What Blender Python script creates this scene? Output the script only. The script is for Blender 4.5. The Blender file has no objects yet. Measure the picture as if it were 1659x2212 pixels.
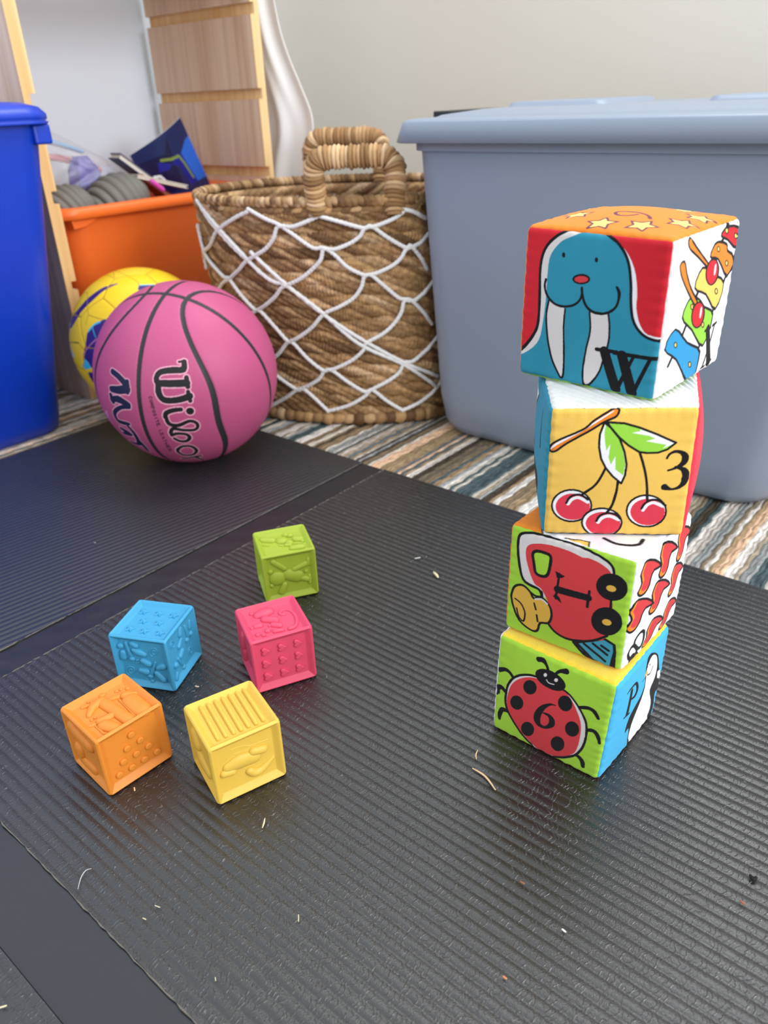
import bpy, math, random, json
import numpy as np
from mathutils import Matrix, Vector

# ------------------------------------------------------------------ camera, world, light
scene = bpy.context.scene
COL = scene.collection
PITCH, ROLL, CAMZ, FPX = math.radians(27.990), math.radians(-2.420), 0.40379, 1682.17
cd = bpy.data.cameras.new('camera')
cam = bpy.data.objects.new('camera', cd); COL.objects.link(cam)
cp, sp, cr, sr = math.cos(PITCH), math.sin(PITCH), math.cos(ROLL), math.sin(ROLL)
fw = Vector((0, cp, -sp)); up0 = Vector((0, sp, cp)); rt0 = Vector((1, 0, 0))
rt = rt0 * cr + up0 * sr; up = -rt0 * sr + up0 * cr
cam.matrix_world = Matrix(((rt.x, up.x, -fw.x, 0), (rt.y, up.y, -fw.y, 0), (rt.z, up.z, -fw.z, CAMZ), (0, 0, 0, 1)))
cd.sensor_fit = 'VERTICAL'; cd.sensor_height = 36.0; cd.lens = FPX / 2212 * 36.0
cd.clip_start = 0.01; cd.clip_end = 50
cd.dof.use_dof = True; cd.dof.focus_distance = 0.52; cd.dof.aperture_fstop = 9.0
scene.camera = cam

scene.view_settings.view_transform = 'Standard'
scene.view_settings.look = 'None'
scene.view_settings.gamma = 1.0
scene.view_settings.use_curve_mapping = False
scene.view_settings.exposure = 0.0

world = bpy.data.worlds.new('world'); scene.world = world; world.use_nodes = True
wb = world.node_tree.nodes['Background']
wb.inputs['Color'].default_value = (0.90, 0.95, 1.0, 1); wb.inputs['Strength'].default_value = 1.36

ANG = math.radians(49.3)
U = np.array([math.sin(ANG), -math.cos(ANG), 0.0]); V = np.array([math.cos(ANG), math.sin(ANG), 0.0])
def W3(u, v, z=0.0):
    return U * u + V * v + np.array([0, 0, z])

def area(name, loc, target, sx, sy, power, color):
    l = bpy.data.lights.new(name, 'AREA'); l.shape = 'RECTANGLE'; l.size = sx; l.size_y = sy
    l.energy = power; l.color = color
    o = bpy.data.objects.new(name, l); COL.objects.link(o); o.location = Vector(loc)
    d = Vector(target) - Vector(loc); o.rotation_euler = d.to_track_quat('-Z', 'Y').to_euler()
    return o
# daylight coming in through the window on the right of the room
area('window_daylight', W3(2.5, 0.75, 1.35), W3(-0.8, 0.55, 0.15), 1.8, 1.5, 82, (0.97, 0.98, 1.0))
# the window in the back wall, above the picture
area('back_window_daylight', W3(-0.30, 1.34, 1.60), W3(-0.30, 0.30, 0.75), 1.05, 0.95, 32, (0.93, 0.97, 1.0))

# ------------------------------------------------------------------ helpers
rng = np.random.default_rng(7); random.seed(7)
def lin(c):
    c = np.array(c, float) / 255.0
    return np.where(c <= 0.04045, c / 12.92, ((c + 0.055) / 1.055) ** 2.4)
def tag(o, label=None, cat=None, group=None, kind=None):
    if label: o['label'] = label
    if cat: o['category'] = cat
    if group: o['group'] = group
    if kind: o['kind'] = kind
    return o
def empty(name, loc=(0, 0, 0), rz=0.0):
    o = bpy.data.objects.new(name, None); COL.objects.link(o); o.location = loc; o.rotation_euler = (0, 0, rz)
    o.empty_display_size = 0.02
    return o
class MB:
    """collects vertices / faces / colours for ONE mesh"""
    def __init__(s): s.v = []; s.f = []; s.c = []; s.n = 0
    def add(s, verts, faces, col=None):
        verts = np.asarray(verts, float).reshape(-1, 3)
        s.v.append(verts)
        for f in faces: s.f.append(np.asarray(f, int).reshape(-1, np.asarray(f).shape[-1]) + s.n if len(f) else None)
        if col is None: col = (0.5, 0.5, 0.5)
        col = np.asarray(col, float)
        if col.ndim == 1: col = np.tile(col, (len(verts), 1))
        s.c.append(col); s.n += len(verts)
    def grid(s, P, col=None, cu=False, cv=False, flip=False):
        n, m = P.shape[:2]
        I = np.arange(n * m).reshape(n, m)
        if cu: I = np.vstack([I, I[:1]])
        if cv: I = np.hstack([I, I[:, :1]])
        q = np.stack([I[:-1, :-1], I[1:, :-1], I[1:, 1:], I[:-1, 1:]], -1).reshape(-1, 4)
        if flip: q = q[:, ::-1]
        if col is not None and np.asarray(col).ndim == 3: col = np.asarray(col).reshape(-1, 3)
        s.add(P.reshape(-1, 3), [q], col)
    def poly(s, verts, col=None):
        s.add(verts, [np.arange(len(verts))[None]], col)
    def box(s, lo, hi, fr=None, col=None):
        x0, y0, z0 = lo; x1, y1, z1 = hi
        P = np.array([(x0, y0, z0), (x1, y0, z0), (x1, y1, z0), (x0, y1, z0), (x0, y0, z1), (x1, y0, z1), (x1, y1, z1), (x0, y1, z1)], float)
        if fr is not None: P = np.array([fr(*p) for p in P])
        s.add(P, [np.array([(0, 3, 2, 1), (4, 5, 6, 7), (0, 1, 5, 4), (1, 2, 6, 5), (2, 3, 7, 6), (3, 0, 4, 7)])], col)
    def prism(s, pts, a, b, fr, col=None):
        """closed 2-D outline pts extruded from a to b; fr(x, y, w)->3D"""
        n = len(pts)
        P = np.array([fr(x, y, a) for x, y in pts] + [fr(x, y, b) for x, y in pts])
        q = np.array([(i, (i + 1) % n, n + (i + 1) % n, n + i) for i in range(n)])
        s.add(P, [q, np.arange(n)[::-1][None], (np.arange(n) + n)[None]], col)
    def build(s, name, mat, parent=None, smooth=True, bevel=0.0, seg=3, angle=None):
        me = bpy.data.meshes.new(name)
        v = np.concatenate(s.v)
        me.vertices.add(len(v)); me.vertices.foreach_set('co', v.ravel())
        loops = []; starts = []; k = 0
        for f in s.f:
            if f is None: continue
            loops.append(f.ravel()); starts.append(k + np.arange(len(f)) * f.shape[1]); k += f.size
        loops = np.concatenate(loops); starts = np.concatenate(starts)
        me.loops.add(len(loops)); me.loops.foreach_set('vertex_index', loops.astype(np.int32))
        me.polygons.add(len(starts)); me.polygons.foreach_set('loop_start', starts.astype(np.int32))
        me.update(calc_edges=True)
        ca = me.color_attributes.new('Col', 'FLOAT_COLOR', 'POINT')
        c = np.concatenate(s.c); ca.data.foreach_set('color', np.c_[c, np.ones(len(c))].ravel().astype(np.float32))
        me.polygons.foreach_set('use_smooth', np.full(len(starts), bool(smooth)))
        me.validate(); me.materials.append(mat)
        o = bpy.data.objects.new(name, me); COL.objects.link(o)
        if parent: o.parent = parent
        if bevel:
            m = o.modifiers.new('bevel', 'BEVEL'); m.width = bevel; m.segments = seg; m.limit_method = 'ANGLE'; m.angle_limit = math.radians(35)
            m.harden_normals = False
        return o
def tube(mb, pts, rad, n=10, col=None, flat=None, nrm=None, cap=True, twist=None):
    """tube along pts; rad scalar or array; optional normal direction nrm with flattened height"""
    P = np.asarray(pts, float); m = len(P)
    R = np.full(m, rad) if np.isscalar(rad) else np.asarray(rad, float)
    T = np.gradient(P, axis=0) if m > 1 else np.array([[1, 0, 0]])
    T /= np.linalg.norm(T, axis=1)[:, None] + 1e-12
    if cap:
        k = 4; th = np.linspace(0, np.pi / 2, k + 1)[:-1]
        a = [(P[0] - T[0] * R[0] * math.cos(t), R[0] * math.sin(t) + 1e-6, T[0]) for t in th]
        b = [(P[-1] + T[-1] * R[-1] * math.cos(t), R[-1] * math.sin(t) + 1e-6, T[-1]) for t in th[::-1]]
        Tm = np.array([q[2] for q in a] + list(T) + [q[2] for q in b])
        Rm = np.array([q[1] for q in a] + list(R) + [q[1] for q in b])
        Pm = np.array([q[0] for q in a] + list(P) + [q[0] for q in b])
        P, R, T = Pm, Rm, Tm
    if nrm is None:
        up_ = np.array([0, 0, 1.0]) if abs(T[0][2]) < 0.9 else np.array([1.0, 0, 0])
        N = []
        cur = up_
        for t in T:
            cur = cur - t * (cur @ t); cur = cur / (np.linalg.norm(cur) + 1e-12); N.append(cur)
        N = np.array(N)
    else:
        N = np.tile(np.asarray(nrm, float), (len(T), 1)) if np.ndim(nrm) == 1 else np.asarray(nrm)
        if len(N) != len(T): N = np.array([N[0]] * 4 + list(N) + [N[-1]] * 4)
        N = N - T * (N * T).sum(1)[:, None]; N /= np.linalg.norm(N, axis=1)[:, None] + 1e-12
    B = np.cross(T, N)
    a = np.linspace(0, 2 * np.pi, n, endpoint=False)
    fl = 1.0 if flat is None else flat
    G = P[:, None] + (B[:, None] * np.cos(a)[None, :, None] + fl * N[:, None] * np.sin(a)[None, :, None]) * R[:, None, None]
    mb.grid(G, col, cv=True, flip=True)
def arc_resample(P, n, closed=False):
    P = np.asarray(P, float)
    if closed: P = np.vstack([P, P[:1]])
    d = np.r_[0, np.cumsum(np.linalg.norm(np.diff(P, axis=0), axis=1))]
    t = np.linspace(0, d[-1], n)
    return np.stack([np.interp(t, d, P[:, k]) for k in range(P.shape[1])], 1)
def cat(pts, n=4, closed=False):
    p = [np.array(q, float) for q in pts]; m = len(p); out = []
    for i in range(m if closed else m - 1):
        a = p[(i - 1) % m] if closed or i > 0 else p[i]; b = p[i]; c = p[(i + 1) % m]; d = p[(i + 2) % m] if closed or i + 2 < m else c
        for t in np.arange(n) / n:
            out.append(.5 * ((2 * b) + (-a + c) * t + (2 * a - 5 * b + 4 * c - d) * t * t + (-a + 3 * b - 3 * c + d) * t ** 3))
    if not closed: out.append(p[-1])
    return np.array(out)

# ------------------------------------------------------------------ materials
def mat(name, color=(0.5, 0.5, 0.5), rough=0.6, spec=0.5, attr=False, bump=None, sss=0.0, sheen=0.0, coat=0.0, alpha=1.0, trans=0.0):
    m = bpy.data.materials.new(name); m.use_nodes = True
    nt = m.node_tree; b = nt.nodes['Principled BSDF']
    b.inputs['Base Color'].default_value = (*color, 1); b.inputs['Roughness'].default_value = rough
    b.inputs['Specular IOR Level'].default_value = spec
    if attr:
        a = nt.nodes.new('ShaderNodeAttribute'); a.attribute_name = 'Col'
        nt.links.new(a.outputs['Color'], b.inputs['Base Color'])
    if sss:
        b.inputs['Subsurface Weight'].default_value = sss; b.inputs['Subsurface Scale'].default_value = 0.004
        b.inputs['Subsurface Radius'].default_value = (1, 0.6, 0.4)
    if sheen: b.inputs['Sheen Weight'].default_value = sheen
    if coat: b.inputs['Coat Weight'].default_value = coat
    if alpha < 1: b.inputs['Alpha'].default_value = alpha
    if trans: b.inputs['Transmission Weight'].default_value = trans
    if bump:
        sc, st, dist = bump
        tc = nt.nodes.new('ShaderNodeTexCoord'); n = nt.nodes.new('ShaderNodeTexNoise'); n.inputs['Scale'].default_value = sc; n.inputs['Detail'].default_value = 3
        bp = nt.nodes.new('ShaderNodeBump'); bp.inputs['Strength'].default_value = st; bp.inputs['Distance'].default_value = dist
        nt.links.new(tc.outputs['Object'], n.inputs['Vector']); nt.links.new(n.outputs['Fac'], bp.inputs['Height']); nt.links.new(bp.outputs['Normal'], b.inputs['Normal'])
    return m
def math_node(nt, op, a=None, b=None, va=None, vb=None):
    n = nt.nodes.new('ShaderNodeMath'); n.operation = op
    if a is not None: nt.links.new(a, n.inputs[0])
    if b is not None: nt.links.new(b, n.inputs[1])
    if va is not None: n.inputs[0].default_value = va
    if vb is not None: n.inputs[1].default_value = vb
    return n.outputs[0]

def fabric_mat(name, weave=2600, strength=0.25, fuzz=0.0):
    m = mat(name, attr=True, rough=0.92, spec=0.15, sheen=0.08 + fuzz)
    nt = m.node_tree; b = nt.nodes['Principled BSDF']
    tc = nt.nodes.new('ShaderNodeTexCoord'); n = nt.nodes.new('ShaderNodeTexNoise'); n.inputs['Scale'].default_value = weave; n.inputs['Detail'].default_value = 2
    n2 = nt.nodes.new('ShaderNodeTexNoise'); n2.inputs['Scale'].default_value = 120; n2.inputs['Detail'].default_value = 3
    s = math_node(nt, 'ADD', math_node(nt, 'MULTIPLY', n.outputs['Fac'], vb=0.35), n2.outputs['Fac'])
    nt.links.new(tc.outputs['Object'], n.inputs['Vector']); nt.links.new(tc.outputs['Object'], n2.inputs['Vector'])
    bp = nt.nodes.new('ShaderNodeBump'); bp.inputs['Strength'].default_value = strength; bp.inputs['Distance'].default_value = 0.0008
    nt.links.new(s, bp.inputs['Height']); nt.links.new(bp.outputs['Normal'], b.inputs['Normal'])
    # slight thread variation of the dye
    a = [x for x in nt.nodes if x.type == 'ATTRIBUTE'][0]
    mx = nt.nodes.new('ShaderNodeMix'); mx.data_type = 'RGBA'; mx.blend_type = 'MULTIPLY'; mx.inputs['Factor'].default_value = 1
    cr_ = nt.nodes.new('ShaderNodeMapRange'); cr_.inputs['To Min'].default_value = 0.86; cr_.inputs['To Max'].default_value = 1.1
    nt.links.new(n.outputs['Fac'], cr_.inputs['Value'])
    nt.links.new(a.outputs['Color'], mx.inputs['A']); nt.links.new(cr_.outputs['Result'], mx.inputs['B']); nt.links.new(mx.outputs['Result'], b.inputs['Base Color'])
    return m
M_FAB = fabric_mat('printed_cotton')
M_FUZZ = fabric_mat('fleece', 900, 0.7, 0.5)

def wood_mat(name, c1, c2, scale=60.0, along='z'):
    m = mat(name, rough=0.55, spec=0.3); nt = m.node_tree; b = nt.nodes['Principled BSDF']
    tc = nt.nodes.new('ShaderNodeTexCoord'); mp = nt.nodes.new('ShaderNodeMapping')
    mp.inputs['Rotation'].default_value = (0, 0, 0)
    mp.inputs['Scale'].default_value = (scale, scale, 2.2) if along == 'z' else (2.2, scale, scale)
    n = nt.nodes.new('ShaderNodeTexNoise'); n.inputs['Scale'].default_value = 1.0; n.inputs['Detail'].default_value = 4; n.inputs['Distortion'].default_value = 0.6
    n2 = nt.nodes.new('ShaderNodeTexNoise'); n2.inputs['Scale'].default_value = 0.25; n2.inputs['Detail'].default_value = 1
    nt.links.new(tc.outputs['Object'], mp.inputs['Vector']); nt.links.new(mp.outputs['Vector'], n.inputs['Vector']); nt.links.new(mp.outputs['Vector'], n2.inputs['Vector'])
    s = math_node(nt, 'ADD', math_node(nt, 'MULTIPLY', n.outputs['Fac'], vb=0.6), math_node(nt, 'MULTIPLY', n2.outputs['Fac'], vb=0.4))
    r = nt.nodes.new('ShaderNodeValToRGB'); r.color_ramp.elements[0].position = 0.36; r.color_ramp.elements[1].position = 0.62
    r.color_ramp.elements[0].color = (*lin(c1), 1); r.color_ramp.elements[1].color = (*lin(c2), 1)
    nt.links.new(s, r.inputs['Fac']); nt.links.new(r.outputs['Color'], b.inputs['Base Color'])
    return m

# ------------------------------------------------------------------ 2-D painter used for the printed pictures
def paint(ops, X, Y, cols, base, wid=1.0):
    """colour every sample (X, Y) by painting polygons and tapering strokes in order"""
    n = len(X); C = np.tile(lin(cols[base]) if isinstance(base, str) else base, (n, 1))
    order = np.argsort(X, kind='stable'); xs = X[order]
    for op in ops:
        c = lin(cols[op[1]])
        if op[0] == 'F': C[:] = c; continue
        if op[0] == 'P':
            p = np.array(op[2:], float).reshape(-1, 2); mx = 0
        else:
            q = np.array(op[2:], float).reshape(-1, 3); p = q[:, :2]; mx = q[:, 2].max() * wid
        lo = p.min(0) - mx; hi = p.max(0) + mx
        a, b = np.searchsorted(xs, lo[0]), np.searchsorted(xs, hi[0])
        idx = order[a:b]; idx = idx[(Y[idx] >= lo[1]) & (Y[idx] <= hi[1])]
        if not len(idx): continue
        x, y = X[idx], Y[idx]
        ins = np.zeros(len(idx), bool)
        if op[0] == 'P':
            m = len(p)
            for i in range(m):
                (x0, y0), (x1, y1) = p[i], p[(i + 1) % m]
                if y0 == y1: continue
                cr_ = ((y0 > y) != (y1 > y)) & (x < (x1 - x0) * (y - y0) / (y1 - y0) + x0)
                ins ^= cr_
        else:
            for i in range(len(q) - 1):
                d = p[i + 1] - p[i]; L = d @ d + 1e-12
                t = np.clip(((x - p[i][0]) * d[0] + (y - p[i][1]) * d[1]) / L, 0, 1)
                r = (q[i][2] + (q[i + 1][2] - q[i][2]) * t) * wid
                ins |= (x - p[i][0] - t * d[0]) ** 2 + (y - p[i][1] - t * d[1]) ** 2 < r * r
        C[idx[ins]] = c
    return C

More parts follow.
